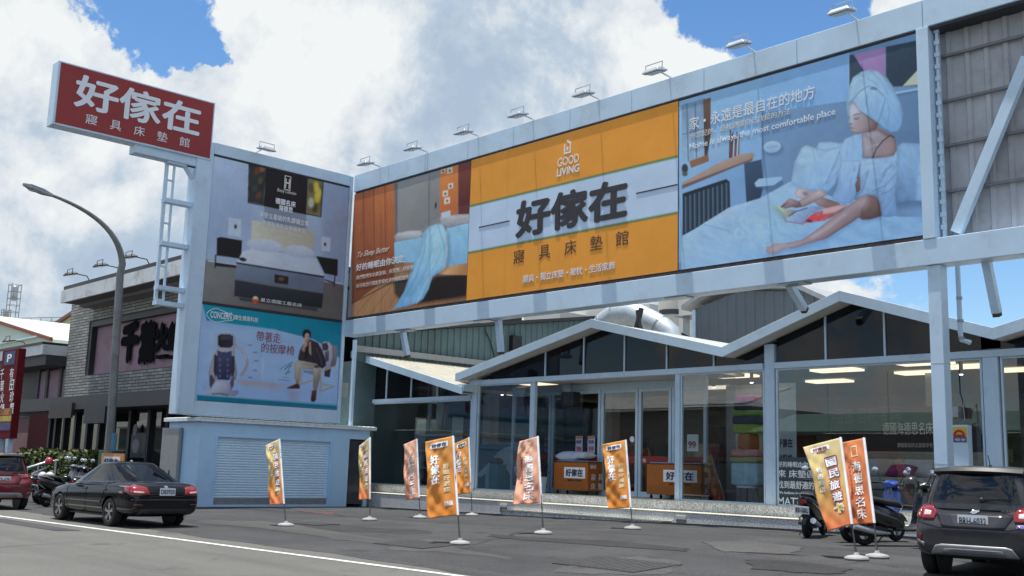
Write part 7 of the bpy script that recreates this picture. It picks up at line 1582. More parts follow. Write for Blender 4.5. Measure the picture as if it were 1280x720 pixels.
for s in (1, -1):
    CA.decal('tail_light', [(s * .42, .735), (s * .46, .90), (s * .70, .945), (s * .86, .90), (s * .86, .75), (s * .66, .71)], 'rear', TAILRED)
    CA.decal('tail_light', [(-2.18, .755), (-2.12, .90), (-1.96, .90), (-1.98, .80)], 'left' if s > 0 else 'right', TAILRED)
    CA.decal('tail_light', [(s * .55, .765), (s * .56, .80), (s * .80, .815), (s * .80, .78)], 'rear', TAILCLR, off=.014, thick=.004)
    CA.decal('reflector', [(s * .58, .50), (s * .58, .525), (s * .76, .53), (s * .76, .505)], 'rear', TAILRED, off=.004, thick=.006)
    CA.decal('bumper_shine', [(s * .56, .60), (s * .60, .665), (s * .72, .66), (s * .72, .62)], 'rear', PAINT1, off=.004, thick=.006)
    sd = 'left' if s > 0 else 'right'
    CA.strip('door_seam', [(.95, .86), (.92, .5), (.80, .28)], sd, .005, SEAM); CA.strip('door_seam', [(-.10, .90), (-.12, .3)], sd, .005, SEAM); CA.strip('door_seam', [(-1.08, .93), (-1.0, .7), (-.92, .5)], sd, .005, SEAM)
    CA.strip('rub_strip', [(.92, .52), (-.9, .53)], sd, .018, mat('trim_dark', (.05, .05, .055), .35), off=.0)
    for x in (.08, -.95): CA.strip('door_handle', [(x, .80), (x - .18, .81)], sd, .016, PAINT1, off=.012)
    m = MB(); y = s * .92; m.ell((.78, s * .98, 1.0), (.08, .11, .075)); mr = m.build('mirror', PAINT1, CA.t, smooth=True); m = MB(); m.bar((.80, s * .84, .95), (.80, s * .95, .98), .05); m.build('mirror_stem', BLACK, mr)
    CA.strip('window_trim', [(.98, .935), (.2, .955), (-.8, .98), (-1.45, 1.0)], sd, .008, mat('trim_metal', (.25, .25, .26), .3, .8), off=.002, cab=None)
    CA.strip('sill_strip', [(.98, .235), (-.95, .235)], sd, .03, mat('trim_dark', (.05, .05, .055), .35), off=.01)
    CA.decal('head_light', [(s * .42, .56), (s * .68, .58), (s * .72, .66), (s * .45, .65)], 'front', TAILCLR)
CA.strip('boot_seam', [(-.84, .70), (-.38, .695), (.38, .695), (.84, .70)], 'rear', .006, SEAM); CA.strip('boot_seam', [(-.74, .97), (-.40, .70)], 'rear', .005, SEAM); CA.strip('boot_seam', [(.74, .97), (.40, .70)], 'rear', .005, SEAM)
CA.strip('bumper_strip', [(-.80, .62), (0, .625), (.80, .62)], 'rear', .012, mat('trim_dark', (.05, .05, .055), .35), off=.004)
CA.decal('bumper_lower', [(-.66, .30), (-.62, .42), (.62, .42), (.66, .30)], 'rear', BLACK, off=.004)
CA.decal('boot_badge', [(-.045, .905), (-.03, .935), (.03, .935), (.045, .905), (.03, .88), (-.03, .88)], 'rear', CHROME, off=.006, thick=.006)
CA.plate('DB3920', (0, .80), .37, .165)
m = MB(); m.tube([(-2.2, -.45, .26), (-2.36, -.45, .25)], .035, 10); m.build('exhaust', CHROME, CA.t)

# --- grey compact crossover, seen from behind
PAINT2 = mat('grey_metallic', (.058, .058, .064), .17, .3, var=.12, scale=3, spec=.5)
st = [(-1.84, .50, .44, .64, .66), (-1.83, .64, .36, .72, .74), (-1.78, .76, .31, .765, .80), (-1.70, .815, .28, .86, .97), (-1.62, .828, .27, .98, 1.05), (-1.2, .835, .26, 1.0, 1.07), (-.5, .835, .25, .98, 1.03), (.4, .83, .25, .96, 1.0), (1.0, .83, .25, .95, 1.0), (1.4, .82, .26, .92, .96), (1.68, .78, .30, .82, .86), (1.82, .68, .34, .70, .72), (1.85, .55, .40, .60, .61)]
gh = dict(xf=(1.10, .30), xr=(-1.72, -1.50), w=(.79, .62), z=(.96, 1.515), n=5.0, pw=1.35, track=.715, rp=1.6,
          wins=[('windscreen', -27, 27, .06, .93), ('side_window', 40, 80, .12, .88), ('side_window', 84, 132, .12, .88), ('rear_window', 152, 208, .20, .90)])
def crossover(lab, loc, rz, paint, text, lamp_low=False):
    C = Car('parked_car', lab, 'car', loc, rz, paint, st, gh, (1.22, -1.215), .385, (.335, .19), 'cars parked in the lot', 5)
    C.decal('rear_panel', [(-.40, .70), (-.52, .90), (.52, .90), (.40, .70)], 'rear', paint, off=.010, thick=.01)
    for s in (1, -1):
        if not lamp_low:
            C.decal('tail_light', [(s * .535, .80), (s * .50, .90), (s * .56, .985), (s * .70, 1.0), (s * .70, .80)], 'rear', TAILRED, cab=None, thick=.03)
            C.decal('tail_light', [(s * .712, .80), (s * .712, 1.0), (s * .80, .995), (s * .825, .84)], 'rear', TAILRED, cab=None, thick=.03)
            C.decal('lamp_glass', [(s * .575, .86), (s * .575, .92), (s * .67, .935), (s * .68, .86)], 'rear', TAILCLR, off=.022, thick=.006, cab=None)
            C.decal('lamp_glass', [(s * .735, .85), (s * .735, .91), (s * .785, .905), (s * .79, .85)], 'rear', TAILCLR, off=.022, thick=.006, cab=None)
            C.decal('tail_light', [(-1.66, .82), (-1.63, .99), (-1.46, .985), (-1.50, .86)], 'left' if s > 0 else 'right', TAILRED, thick=.02)
        else:
            C.decal('tail_light', [(s * .46, .87), (s * .46, .93), (s * .80, .97), (s * .82, .89)], 'rear', TAILRED, cab=None, thick=.03)
            C.strip('chrome_bar', [(s * .30, .955), (s * .60, .965)], 'rear', .012, CHROME, off=.012, cab=None)
        C.decal('bumper_reflector', [(s * .70, .50), (s * .70, .60), (s * .735, .60), (s * .735, .51)], 'rear', mat('reflector_red', (.18, .01, .012), .2), thick=.01)
        C.decal('bumper_fin', [(s * .66, .43), (s * .66, .475), (s * .765, .52), (s * .765, .49)], 'rear', GREYM, thick=.012)
        sd = 'left' if s > 0 else 'right'
        C.decal('arch_cladding', [(-1.70, .30), (-1.66, .48), (-1.62, .48), (-1.64, .29)], sd, BLACK, thick=.012)
        C.strip('sill_strip', [(.80, .27), (-.80, .27)], sd, .035, BLACK, off=.0); C.strip('door_seam', [(-.22, .97), (-.24, .32)], sd, .005, SEAM); C.strip('door_seam', [(-1.0, .98), (-.86, .6), (-.78, .4)], sd, .005, SEAM)
        m = MB(); m.ell((.72, s * .93, 1.03), (.07, .10, .08)); m.build('mirror', paint, C.t, smooth=True)
    C.decal('skid_plate', [(-.58, .335), (-.50, .455), (-.42, .475), (.42, .475), (.50, .455), (.58, .335)], 'rear', mat('silver_plastic', (.30, .30, .31), .4, .3), off=.012, thick=.02)
    C.decal('skid_recess', [(-.42, .355), (-.38, .42), (.38, .42), (.42, .355)], 'rear', mat('dark_silver', (.17, .17, .18), .5, .3), off=.024, thick=.004)
    C.strip('hatch_seam', [(-.80, .775), (-.45, .70), (.45, .70), (.80, .775)], 'rear', .006, SEAM)
    # roof spoiler, wiper, aerial, window gasket
    m = MB(); rings = []
    for k in range(13):
        y = -.60 + 1.2 * k / 12; xo = -1.58 + .13 * (y / .6) ** 2; z = 1.52 - .02 * (y / .6) ** 2
        rings.append([Vector((xo + .34, y, z + .015)), Vector((xo + .02, y, z + .02)), Vector((xo - .04, y, z - .03)), Vector((xo + .0, y, z - .065)), Vector((xo + .30, y, z - .05))])
    m.loft(rings); m.build('spoiler', BLACK, C.t, smooth=True)
    def rearpt(y, v, off=.02):
        best = C.cast(y, gh['z'][0] + (gh['z'][1] - gh['z'][0]) * v, 'rear', off, True); return best
    a, b, c_ = rearpt(.02 - .12, .235), rearpt(-.16, .25), rearpt(-.48, .27)
    m = MB(); m.bar(a, b, .035, .03); m.bar(b, c_, .018, .022); m.ell(a, (.02, .035, .035)); m.build('rear_wiper', BLACK, C.t)
    m = MB(); m.tube([(-1.25, -.12, 1.57), (-1.36, -.12, 1.72)], .006, 6); m.lathe([(.03, 0), (.02, .02)], (-1.25, -.12, 1.563), n=10); m.build('aerial', BLACK, C.t)
    C.win('window_gasket', 150, 151.8, .18, .91, 2, BLACK, .006); C.win('window_gasket', 208.2, 210, .18, .91, 2, BLACK, .006); C.win('window_gasket', 150, 210, .165, .198, 14, BLACK, .006)
    return C
CB_ = crossover('dark grey compact crossover parked at the right edge, seen from behind', (-6.95, 16.75, 0.215), R(99), PAINT2, 'BRH-6032')
CB_.plate('BRH-6032', (0, .80), .40, .17)
# S shaped badge
def sbadge(C, cy, cz, s):
    p = [(-.9, .55), (0, 1.0), (.9, .55), (.55, .35), (0, .62), (-.35, .45), (.9, -.2), (.9, -.45), (0, -1.0), (-.9, -.55), (-.55, -.35), (0, -.62), (.35, -.45), (-.9, .2)]
    C.decal('badge', [(cy - a * s, cz + b * s) for a, b in p], 'rear', CHROME, off=.016, thick=.008, cuts=1)
sbadge(CB_, 0, .966, .078)
p_ = CB_.cast(-.36, .94, 'rear', .01, None); lettering('IGNIS', CHROME, p_, (0, -1, 0), (0, 0, 1), .17, .03, CB_.t, world=False, bold=.01, thick=.004)
CB_.decal('sticker', [(-.56, .725), (-.56, .78), (-.68, .78), (-.68, .725)], 'rear', mat('sticker_blue', (.10, .12, .32), .5), off=.012, thick=.003); CB_.decal('sticker', [(-.575, .73), (-.575, .765), (-.61, .765), (-.61, .73)], 'rear', TAILRED, off=.016, thick=.003)
PAINT3 = mat('red_metallic', (.17, .012, .020), .26, .25, var=.1, scale=3, coat=1.0)
CR_ = crossover('dark red hatchback cut off by the left edge, parked ahead of the sedan', (-33.35, 10.30, 0), R(178), PAINT3, '', True)
CR_.plate('ATA-6291', (0, .83), .40, .17)

# ------------------------------------------------------------------ scooters
PLW = mat('plate_white', (.80, .86, .92), .4)
def scooter(lab, loc, rz, body, accent, lean=0.06, shield=True, text='123-ABC'):
    t = thing('scooter', lab, 'scooter', loc, rz, 'scooters parked in the lot'); t.rotation_euler = (lean, 0, rz); t.scale = (1.14, 1.14, 1.14)
    for x, w in ((.64, .10), (-.60, .12)):
        m = MB(); m.lathe([(.14, -w / 2), (.20, -w / 2), (.225, -w * .3), (.232, 0), (.225, w * .3), (.20, w / 2), (.14, w / 2)], (x, 0, .232), 'Y', 26, caps=False); wl = m.build('wheel', RUBBER, t, smooth=True)
        m = MB(); m.lathe([(.14, -.03), (.14, .03)], (x, 0, .232), 'Y', 20, caps=False)
        for k in range(5): a = 2 * math.pi * k / 5; m.bar((x, 0, .232), (x + .14 * math.cos(a), 0, .232 + .14 * math.sin(a)), .03, .04, up=(0, 1, 0))
        m.lathe([(.001, -.06), (.04, -.06), (.04, .06), (.001, .06)], (x, 0, .232), 'Y', 12); m.build('rim', GREYM, wl)
    def ov(x, z, hw, hh, tilt=0.0, n=14): return [Vector((x - math.sin(tilt) * hh * math.sin(2 * math.pi * k / n), hw * math.copysign(abs(math.cos(2 * math.pi * k / n)) ** .75, math.cos(2 * math.pi * k / n)), z + hh * math.copysign(abs(math.sin(2 * math.pi * k / n)) ** .8, math.sin(2 * math.pi * k / n)))) for k in range(n)]
    m = MB(); m.loft([ov(-1.0, .70, .05, .04), ov(-.94, .68, .11, .08), ov(-.75, .62, .17, .13), ov(-.5, .55, .19, .17), ov(-.25, .48, .19, .19), ov(-.05, .42, .18, .17), ov(.05, .36, .15, .11)]); m.build('rear_body', body, t, smooth=True)
    m = MB(); m.loft([ov(-.88, .77, .08, .03), ov(-.7, .79, .14, .05), ov(-.45, .76, .15, .055), ov(-.25, .72, .14, .055), ov(-.02, .69, .12, .055), ov(.07, .65, .06, .03)]); m.build('seat', mat('seat_vinyl', (.013, .013, .014), .5), t, smooth=True)
    m = MB(); m.loft([ov(-.1, .30, .16, .05), ov(.1, .28, .17, .035), ov(.32, .29, .17, .04), ov(.42, .36, .16, .06)]); m.build('floorboard', BLACK, t, smooth=True)
    m = MB(); m.loft([ov(.36, .34, .15, .04, -.5), ov(.43, .50, .20, .06, -.9), ov(.47, .68, .22, .07, -1.0), ov(.50, .82, .19, .07, -.9), ov(.50, .93, .13, .05, -.6)]); m.build('leg_shield', body, t, smooth=True)
    m = MB(); m.loft([ov(.52, .62, .17, .12), ov(.62, .66, .15, .11), ov(.70, .68, .08, .07), ov(.73, .68, .02, .02)]); m.build('front_cowl', accent, t, smooth=True)
    m = MB(); m.loft([ov(.38, 1.0, .12, .04), ov(.47, 1.02, .16, .07), ov(.56, 1.01, .12, .07), ov(.61, 1.0, .05, .04)]); m.build('handle_cover', body, t, smooth=True)
    m = MB(); m.ell((.60, 0, 1.0), (.035, .08, .05)); m.build('head_light', LENS, t, smooth=True)
    m = MB(); rings = []
    for k in range(9): a = R(25 + 130 * k / 8); rings.append([Vector((.64 + r_ * math.cos(a), y, .232 + r_ * math.sin(a))) for r_, y in ((.25, -.075), (.275, -.05), (.285, 0), (.275, .05), (.25, .075))])
    m.loft(rings, caps=False, closed=False); m.build('front_fender', accent, t, smooth='all', solid=.01)
    m = MB()
    for s in (-1, 1): m.tube([(.64, s * .07, .232), (.53, s * .06, .62), (.46, 0, .95)], .018, 8)
    m.build('fork', GREYM, t)
    m = MB(); m.tube([(.40, -.34, 1.02), (.44, -.2, 1.03), (.45, 0, 1.0), (.44, .2, 1.03), (.40, .34, 1.02)], .016, 8); hb = m.build('handlebar', BLACK, t, smooth=True)
    m = MB()
    for s in (-1, 1): m.tube([(.42, s * .25, 1.03), (.36, s * .345, 1.02)], .022, 8)
    m.build('grip', RUBBER, hb)
    for s in (-1, 1):
        m = MB(); m.tube([(.44, s * .2, 1.04), (.46, s * .26, 1.16), (.45, s * .31, 1.23)], .008, 6); mr = m.build('mirror', BLACK, t)
        m = MB(); m.ell((.44, s * .34, 1.25), (.02, .075, .05)); m.build('mirror_glass', mat('mirror_sky', (.62, .70, .78), .08, .9), mr, smooth=True)
    m = MB(); m.loft([ov(-1.0, .66, .07, .035), ov(-1.04, .66, .06, .03)]); m.build('tail_light', TAILRED, t, smooth=True)
    m = MB(); m.loft([ov(-.72, .42, .06, .04), ov(-.95, .36, .08, .03), ov(-1.03, .26, .07, .02)]); m.build('mudguard', BLACK, t, smooth=True)
    xd, yd = Vector((0, -1, 0)), Vector((-.30, 0, .954)); o = Vector((-1.03, .13, .44)); m = MB(); m.prism([o, o + xd * .26, o + xd * .26 + yd * .14, o + yd * .14], xd.cross(yd) * .008); pl = m.build('number_plate', PLW, t)
    lettering(text, mat('plate_ink', (.02, .02, .03), .5), o + xd * .02 + yd * .03 + xd.cross(yd) * .008, xd, yd, .22, .08, pl, world=False, bold=.01, thick=.002, proud=.002)
    m = MB(); m.tube([(-.62, -.16, .72), (-.85, -.14, .79), (-.98, 0, .80), (-.85, .14, .79), (-.62, .16, .72)], .013, 8); m.build('grab_rail', GREYM, t, smooth=True)
    m = MB(); m.tube([(-.2, -.14, .22), (-.5, -.17, .24), (-.9, -.17, .33)], [.02, .05, .055], 10); m.build('exhaust', GALV, t, smooth=True)
    m = MB(); m.box((-.7, -.09, .16), (-.2, .09, .34)); m.build('engine', DARKM, t, bevel=.03)
    m = MB(); m.tube([(-.12, .1, .22), (-.2, .25, .01)], .012, 6); m.build('side_stand', BLACK, t)
    return t
SBK = mat('scooter_black', (.012, .012, .014), .2, .1, coat=1.0); SBL = mat('scooter_blue', (.02, .06, .30), .2, coat=1.0); SGR = mat('scooter_green_grey', (.10, .14, .14), .25, .2, coat=1.0); SSV = mat('scooter_silver', (.30, .31, .32), .3, .5)
SWH = mat('scooter_white', (.6, .62, .62), .25, coat=1.0)
def at_lot(x, y): return (x, y, lot_z(x, y) + .004)
scooter('black scooter standing alone left of the yellow flag, rear to the viewer', at_lot(-12.75, 20.9), R(108), SBK, SBK, .05, text='831-GKL')
scooter('blue scooter half hidden behind the rust-orange flag', at_lot(-11.2, 20.5), R(80), SBL, SBK, .07, text='702-DLX')
scooter('black scooter with grey-green front and a helmet, beside the dark grey car', at_lot(-10.30, 19.75), R(60), SBK, SGR, .07, text='JLC-3')
HELM = mat('helmet_black', (.012, .012, .013), .25, coat=.8)
def helmet(lab, c, m_, visor=True, group='helmets left on scooters'):
    t = thing('helmet', lab, 'helmet', c, 0, group); m = MB(); c = Vector(c)
    rings = []
    for i in range(9):
        a = math.pi / 2 * i / 8; rings.append([c + Vector((.15 * math.cos(a) * math.cos(2 * math.pi * k / 20), .13 * math.cos(a) * math.sin(2 * math.pi * k / 20), .04 + .14 * math.sin(a))) if i < 8 else c + Vector((.01 * math.cos(2 * math.pi * k / 20), .01 * math.sin(2 * math.pi * k / 20), .18)) for k in range(20)])
    c0 = c
    low = [c + Vector((.148 * math.cos(2 * math.pi * k / 20), .128 * math.sin(2 * math.pi * k / 20), -.06)) for k in range(20)]
    m.loft([low] + rings); m.build('shell', m_, t, world=True, smooth=True)
    m = MB(); m.loft([[c + Vector((.155 * math.cos(2 * math.pi * k / 20), .135 * math.sin(2 * math.pi * k / 20), z)) for k in range(20)] for z in (-.065, -.045)]); m.build('rim', BLACK, t, world=True)
    m = MB(); m.tube([c + Vector((.1, -.1, -.05)), c + Vector((.06, -.06, -.2)), c + Vector((-.02, -.1, -.05))], .008, 6); m.build('chin_strap', BLACK, t, world=True); return t
q = px(1139, 606, -9.75); helmet('black helmet hung on the mirror of the black scooter', (q.x, q.y, q.z - .02), HELM)
for i, (x, y, rz, b, a_, lab, tx) in enumerate(((-33.6, 12.75, 112, SBK, SBK, 'black scooter nearest the red car in the left row, plate to the road', 'HWT-26'),
                                       (-35.2, 13.15, 108, SBK, SSV, 'black and silver scooter second in the left row by the hedge', 'LGB-58'),
                                       (-33.35, 13.9, 96, SBK, SBK, 'black scooter with round mirrors nearest the sedan in the left row', 'NQK-31'),
                                       (-36.6, 13.6, 110, SSV, SBK, 'silver scooter farthest along the left row, below the hedge', 'MTR-77'))):
    scooter(lab, at_lot(x, y), R(rz), b, a_, .07, text=tx)
def hp(x, y, X): q = px(x, y, X); return (q.x, q.y, q.z)
helmet('red helmet hanging on the ramp handrail by the hedge', hp(61, 578, -38.5), mat('helmet_red', (.42, .02, .045), .25, coat=.8))
helmet('pale helmet on the scooter row behind the red car, left of two', hp(53, 597, -34.3), mat('helmet_pale', (.55, .56, .54), .3, coat=.6))
helmet('pale helmet on the scooter row behind the red car, right of two', hp(62, 597, -34.3), mat('helmet_pale', (.55, .56, .54), .3, coat=.6))
HR = thing('handrail', 'steel pipe handrail of the ramp in front of the hedge', 'handrail', (-38.6, 15, 0))
m = MB(); a, b, c_, d = [px(*q, -38.7) for q in ((34, 585), (70, 575), (70, 600), (48, 592))]
m.tube([a, px(56, 578, -38.7), b, Vector((b.x, b.y, 0))], .04, 8); m.tube([Vector((-38.7, px(48, 585, -38.7).y, 0)), px(48, 581, -38.7)], .035, 8); m.tube([Vector((-38.7, a.y, 0)), a], .035, 8); m.tube([px(40, 592, -38.7), px(60, 584, -38.7)], .03, 8); m.build('rail', GALV, HR, world=True, smooth=True)

# ------------------------------------------------------------------ things on the porch and in the shop
ORBIN = mat('bin_orange', (.40, .12, .012), .55, var=.1, scale=3)
def bin_(lab, x0, x1, y0, y1, z1, inv):
    t = thing('sale_bin', lab, 'sale bin', ((x0 + x1) / 2, (y0 + y1) / 2, FZ), 0, 'orange sale bins at the entrance')
    m = MB(); m.box((x0, y0, FZ + .13), (x1, y1, z1)); bd = m.build('box', ORBIN, t, world=True, bevel=.015)
    m = MB(); m.tube([(x0, y0, z1 + .01), (x1, y0, z1 + .01), (x1, y1, z1 + .01), (x0, y1, z1 + .01), (x0, y0, z1 + .01)], .02, 6); m.build('top_rail', DARKM, t, world=True)
    for x in (x0 + .1, x1 - .1):
        for y in (y0 + .1, y1 - .1): m = MB(); m.lathe([(.05, -.015), (.05, .015)], (x, y, FZ + .055), 'X', 14); m.box((x - .02, y - .02, FZ + .08), (x + .02, y + .02, FZ + .129)); m.build('caster', BLACK, t, world=True)
    w = x1 - x0; m = MB(); m.box((x0 + w * .32, y0 - .012, z1 - .50), (x0 + w * .93, y0 - .004, z1 - .16)); lb = m.build('logo_board', WTXT, bd, world=True)
    lettering('好傢在', NAVY, (x0 + w * .37, y0 - .012, z1 - .45), XD, ZD, w * .50, .24, lb, bold=.03); lettering('寢具床墊館', BRTXT, (x0 + w * .42, y0 - .002, z1 - .60), XD, ZD, w * .40, .07, bd)
    for i, ch in enumerate('寢具床墊'): lettering(ch, WTXT, (x1, y0 + .15 + (i % 2) * .33, z1 - .55 - (i // 2) * .28), YDIR, ZD, .2, .2, bd)
    lettering('優惠', WTXT, (x1, y0 + .1, z1 - .2), YDIR, ZD, .28, .13, bd)
    m = MB(); m.box((x0 + .05, y0 + .05, z1 - .02), (x1 - .05, y1 - .05, z1 + .05)); m.build('filling', mat('bin_cloth', (.35, .42, .55), .8), t, world=True, bevel=.03)
    return t
B1 = bin_('orange sale bin on castors left of the sliding doors, piled with pillows', -24.62, -23.12, 24.85, 25.5, 1.80, 0)
B2 = bin_('orange sale bin on castors partly behind the glass, right of the doors', -20.75, -18.75, 24.85, 25.5, 1.80, 0)
PIL = mat('pillow_blue', (.46, .54, .68), .85, var=.08)
def pillow(lab, c, w, d, h, rz, m_, cat='pillow', group=None, name='pillow', tilt=0.0):
    m = MB(); n = 12; top = []; 
    grid = {}
    for s in (1, -1):
        for i in range(n + 1):
            for j in range(n + 1):
                u, v = 2 * i / n - 1, 2 * j / n - 1; e = (1 - abs(u) ** 3) * (1 - abs(v) ** 3); 
                k = (i, j, s) if 0 < i < n and 0 < j < n else (i, j, 0)
                if k not in grid: grid[k] = m.bm.verts.new((u * w / 2 * (1 - .06 * (1 - abs(v))), v * d / 2 * (1 - .06 * (1 - abs(u))), s * h / 2 * e ** .5 if k[2] else 0))
        for i in range(n):
            for j in range(n):
                f = [grid.get((a, b, s), grid.get((a, b, 0))) for a, b in ((i, j), (i + 1, j), (i + 1, j + 1), (i, j + 1))]; m.bm.faces.new(f)
    o = m.build(name, m_, smooth='all'); o.location = c; o.rotation_euler = (tilt, 0, rz); tag(o, lab, cat, group); return o
pillow('big pale blue pillow lying on the left sale bin', (-24.1, 25.15, 1.98), .95, .6, .34, .1, PIL, group='pillows on the sale bin'); pillow('smaller pale blue pillow propped over the right end of the left sale bin', (-23.5, 25.1, 2.02), .7, .5, .22, -.2, mat('pillow_pale', (.58, .64, .74), .85), group='pillows on the sale bin')
# planter with dark red plant
PT = thing('planter', 'tall white square planter with dark purple foliage beside the left sale bin', 'planter', (-25.0, 24.6, FZ))
m = MB(); m.loft([[Vector((-24.98 + sx * w, 24.55 + sy * w, z)) for sx, sy in ((-1, -1), (1, -1), (1, 1), (-1, 1))] for w, z in ((.15, FZ + .006), (.19, FZ + .52))]); m.build('pot', WHITE, PT, world=True, bevel=.01)
bm = bmesh.new(); rr = random.Random(11)
for k in range(260):
    a = rr.uniform(0, 6.28); l = rr.uniform(.05, .34); p = Vector((-24.98 + l * math.cos(a), 24.55 + l * math.sin(a) * .8, FZ + .56 + rr.uniform(0, .42) * (1 - l))); d = Vector((math.cos(a), math.sin(a), rr.uniform(-.2, .9))).normalized(); s = d.cross(Vector((0, 0, 1))).normalized()
    bm.faces.new([bm.verts.new(q) for q in (p, p + d * .06 + s * .03, p + d * .13, p + d * .06 - s * .03)])
me = bpy.data.meshes.new('leaves'); bm.to_mesh(me); bm.free(); me.materials.append(mat('purple_leaf', (.06, .018, .035), .5, var=.5, scale=8)); o = bpy.data.objects.new('leaves', me); COL.objects.link(o); put(o, PT, True)
# price posters on the screen, speaker
def sheet(name, lab, cat, x0, y0, x1, y1, Y, base, group=None):
    a, b = py(x0, y1, Y), py(x1, y0, Y); t = thing(name, lab, cat, ((a.x + b.x) / 2, Y, a.z), 0, group); m = MB(); m.box((a.x, Y - .008, a.z), (b.x, Y, b.z)); s = m.build('sheet', base, t, world=True); return t, s, a, b
LIL = mat('poster_lilac2', (.52, .56, .72), .5); PRED = mat('poster_pink', (.52, .10, .16), .5)
for x0_, x1_, lab in ((719.5, 728.5, 'small price poster with 99 on the entrance glass, left of the pair'), (734.5, 744, 'small price poster with 99 on the entrance glass, right of the pair')):
    t, s, a, b = sheet('price_poster', lab, 'poster', x0_, 545, x1_, 566, YD - .03, LIL, 'price posters on the entrance glass'); w = b.x - a.x; h = b.z - a.z
    m = MB(); m.box((a.x + .01, YD - .042, b.z - h * .16), (b.x - .01, YD - .039, b.z - .01)); m.build('orange_strip', ORB, s, world=True)
    lettering('99', PRED, (a.x + w * .15, YD - .038, a.z + h * .08), XD, ZD, w * .7, h * .3, s, bold=.04); lettering('枕頭', NAVY, (a.x + w * .15, YD - .038, a.z + h * .55), XD, ZD, w * .7, h * .22, s)
t, s, a, b = sheet('price_poster', 'white notice with red 99 hanging behind the front glass right of the doors', 'poster', 859, 543, 873, 564, YG + .05, WTXT, 'price posters on the entrance glass'); lettering('99', PRED, (a.x + .05, YG + .04, a.z + .08), XD, ZD, b.x - a.x - .12, .2, s, bold=.03)
a, b = py(706, 508, 25.2), py(722, 490, 25.2); t = thing('loudspeaker', 'black box loudspeaker hung under the porch ceiling', 'speaker', (a.x, 25.2, a.z)); m = MB(); m.box((a.x, 25.0, a.z), (b.x, 25.35, b.z)); m.build('cabinet', BLACK, t, world=True, bevel=.02)
m = MB(); m.lathe([(.13, 0), (.10, .01), (.03, .03)], ((a.x + b.x) / 2, 24.985, (a.z + b.z) / 2 - .04), 'Y', 20); m.build('cone', DARKM, t, world=True); m = MB(); m.bar(((a.x + b.x) / 2, 25.2, b.z), ((a.x + b.x) / 2, 25.2, HB), .05); m.build('bracket', GREYM, t, world=True)
# blue wave wall and teal box
NB = mat('wave_blue', (.015, .10, .19), .5); WVE = mat('wave_white', (.50, .60, .68), .5)
a, b = py(596, 612, 26.6), py(668, 556, 26.6); t = thing('wave_wall', 'blue display wall with a white wave behind the left shop window', 'display wall', ((a.x + b.x) / 2, 26.6, FZ))
m = MB(); m.box((-32.5, 26.6, FZ), (b.x, 26.75, b.z)); wl = m.build('panel', NB, t, world=True)
def wv(pts): return [(py(x, y, 26.58).x, 26.58, py(x, y, 26.58).z) for x, y in pts]
m = MB(); m.prism(wv([(597, 592), (606, 584), (614, 576), (622, 566), (630, 560), (640, 557.5), (654, 557), (666, 556), (666, 612), (650, 612), (640, 596), (630, 582), (620, 582), (610, 590), (600, 597)]), (0, -.012, 0)); m.build('wave', WVE, wl, world=True)
a, b = py(612, 613, 25.4), py(628, 581, 25.4); t = thing('display_stand', 'teal and white box stand in front of the blue wave wall', 'stand', ((a.x + b.x) / 2, 25.4, FZ)); m = MB(); m.box((a.x, 25.2, FZ), (b.x, 25.6, b.z)); bx = m.build('box', mat('stand_teal', (.02, .22, .26), .5), t, world=True, bevel=.01)
m = MB(); m.box((a.x - .002, 25.19, FZ + .05), (a.x + .16, 25.199, b.z - .02)); m.build('side_stripe', mat('stand_pale', (.30, .50, .58), .5), bx, world=True)
m = MB(); m.loft([[Vector(((a.x + b.x) / 2 + sx * w, 25.4 + sy * w, z)) for sx, sy in ((-1, -1), (1, -1), (1, 1), (-1, 1))] for w, z in ((.16, b.z), (.19, b.z + .12), (.12, b.z + .24))]); m.build('massager', BLACK, t, world=True, bevel=.03)
a = py(655, 600, 25.6); t = thing('bucket_chair', 'white bucket chair beside the teal stand behind the glass', 'chair', (a.x, 25.6, FZ)); m = MB(); m.lathe([(.16, .0), (.26, .08), (.33, .25), (.36, .42), (.34, .42), (.30, .25), (.2, .1)], (a.x, 25.6, FZ + .4), n=24); m.build('shell', WTXT, t, world=True, smooth=True)
for k in range(4): an = math.pi / 4 + k * math.pi / 2; m = MB(); m.tube([(a.x + .1 * math.cos(an), 25.6 + .1 * math.sin(an), FZ + .42), (a.x + .26 * math.cos(an), 25.6 + .26 * math.sin(an), FZ)], .016, 6); m.build('leg', GREYM, t, world=True)
# shelves inside the left bay
t = thing('shop_shelf', 'dark shop shelf with small massagers inside the left window', 'shelf', (-32, 26, FZ)); 
for z in (.9, 1.55, 2.2, 2.8): m = MB(); m.box((-33.2, 25.8, FZ + z - .9), (-30.9, 26.3, FZ + z - .86)); m.build('shelf_board', WHITE2, t, world=True)
for x in (-33.2, -30.94): m = MB(); m.box((x, 25.8, FZ), (x + .04, 26.3, FZ + 2.6)); m.build('upright', WHITE2, t, world=True)
for i, (x, z) in enumerate(((-32.7, .0), (-32.0, .0), (-31.4, .0), (-32.6, .69), (-31.9, .69), (-31.3, .69), (-32.4, 1.34), (-31.6, 1.34))):
    o = MB().ell((0, 0, 0), (.18, .14, .13), 12, 8).build('massager', (BLACK, GREYM, WTXT)[i % 3], smooth=True); o.location = (x, 26.0, FZ + z + .17); tag(o, ('black', 'grey', 'white')[i % 3] + ' rounded massager on a shelf inside the left shop window', 'massager', 'massagers on the shelf')
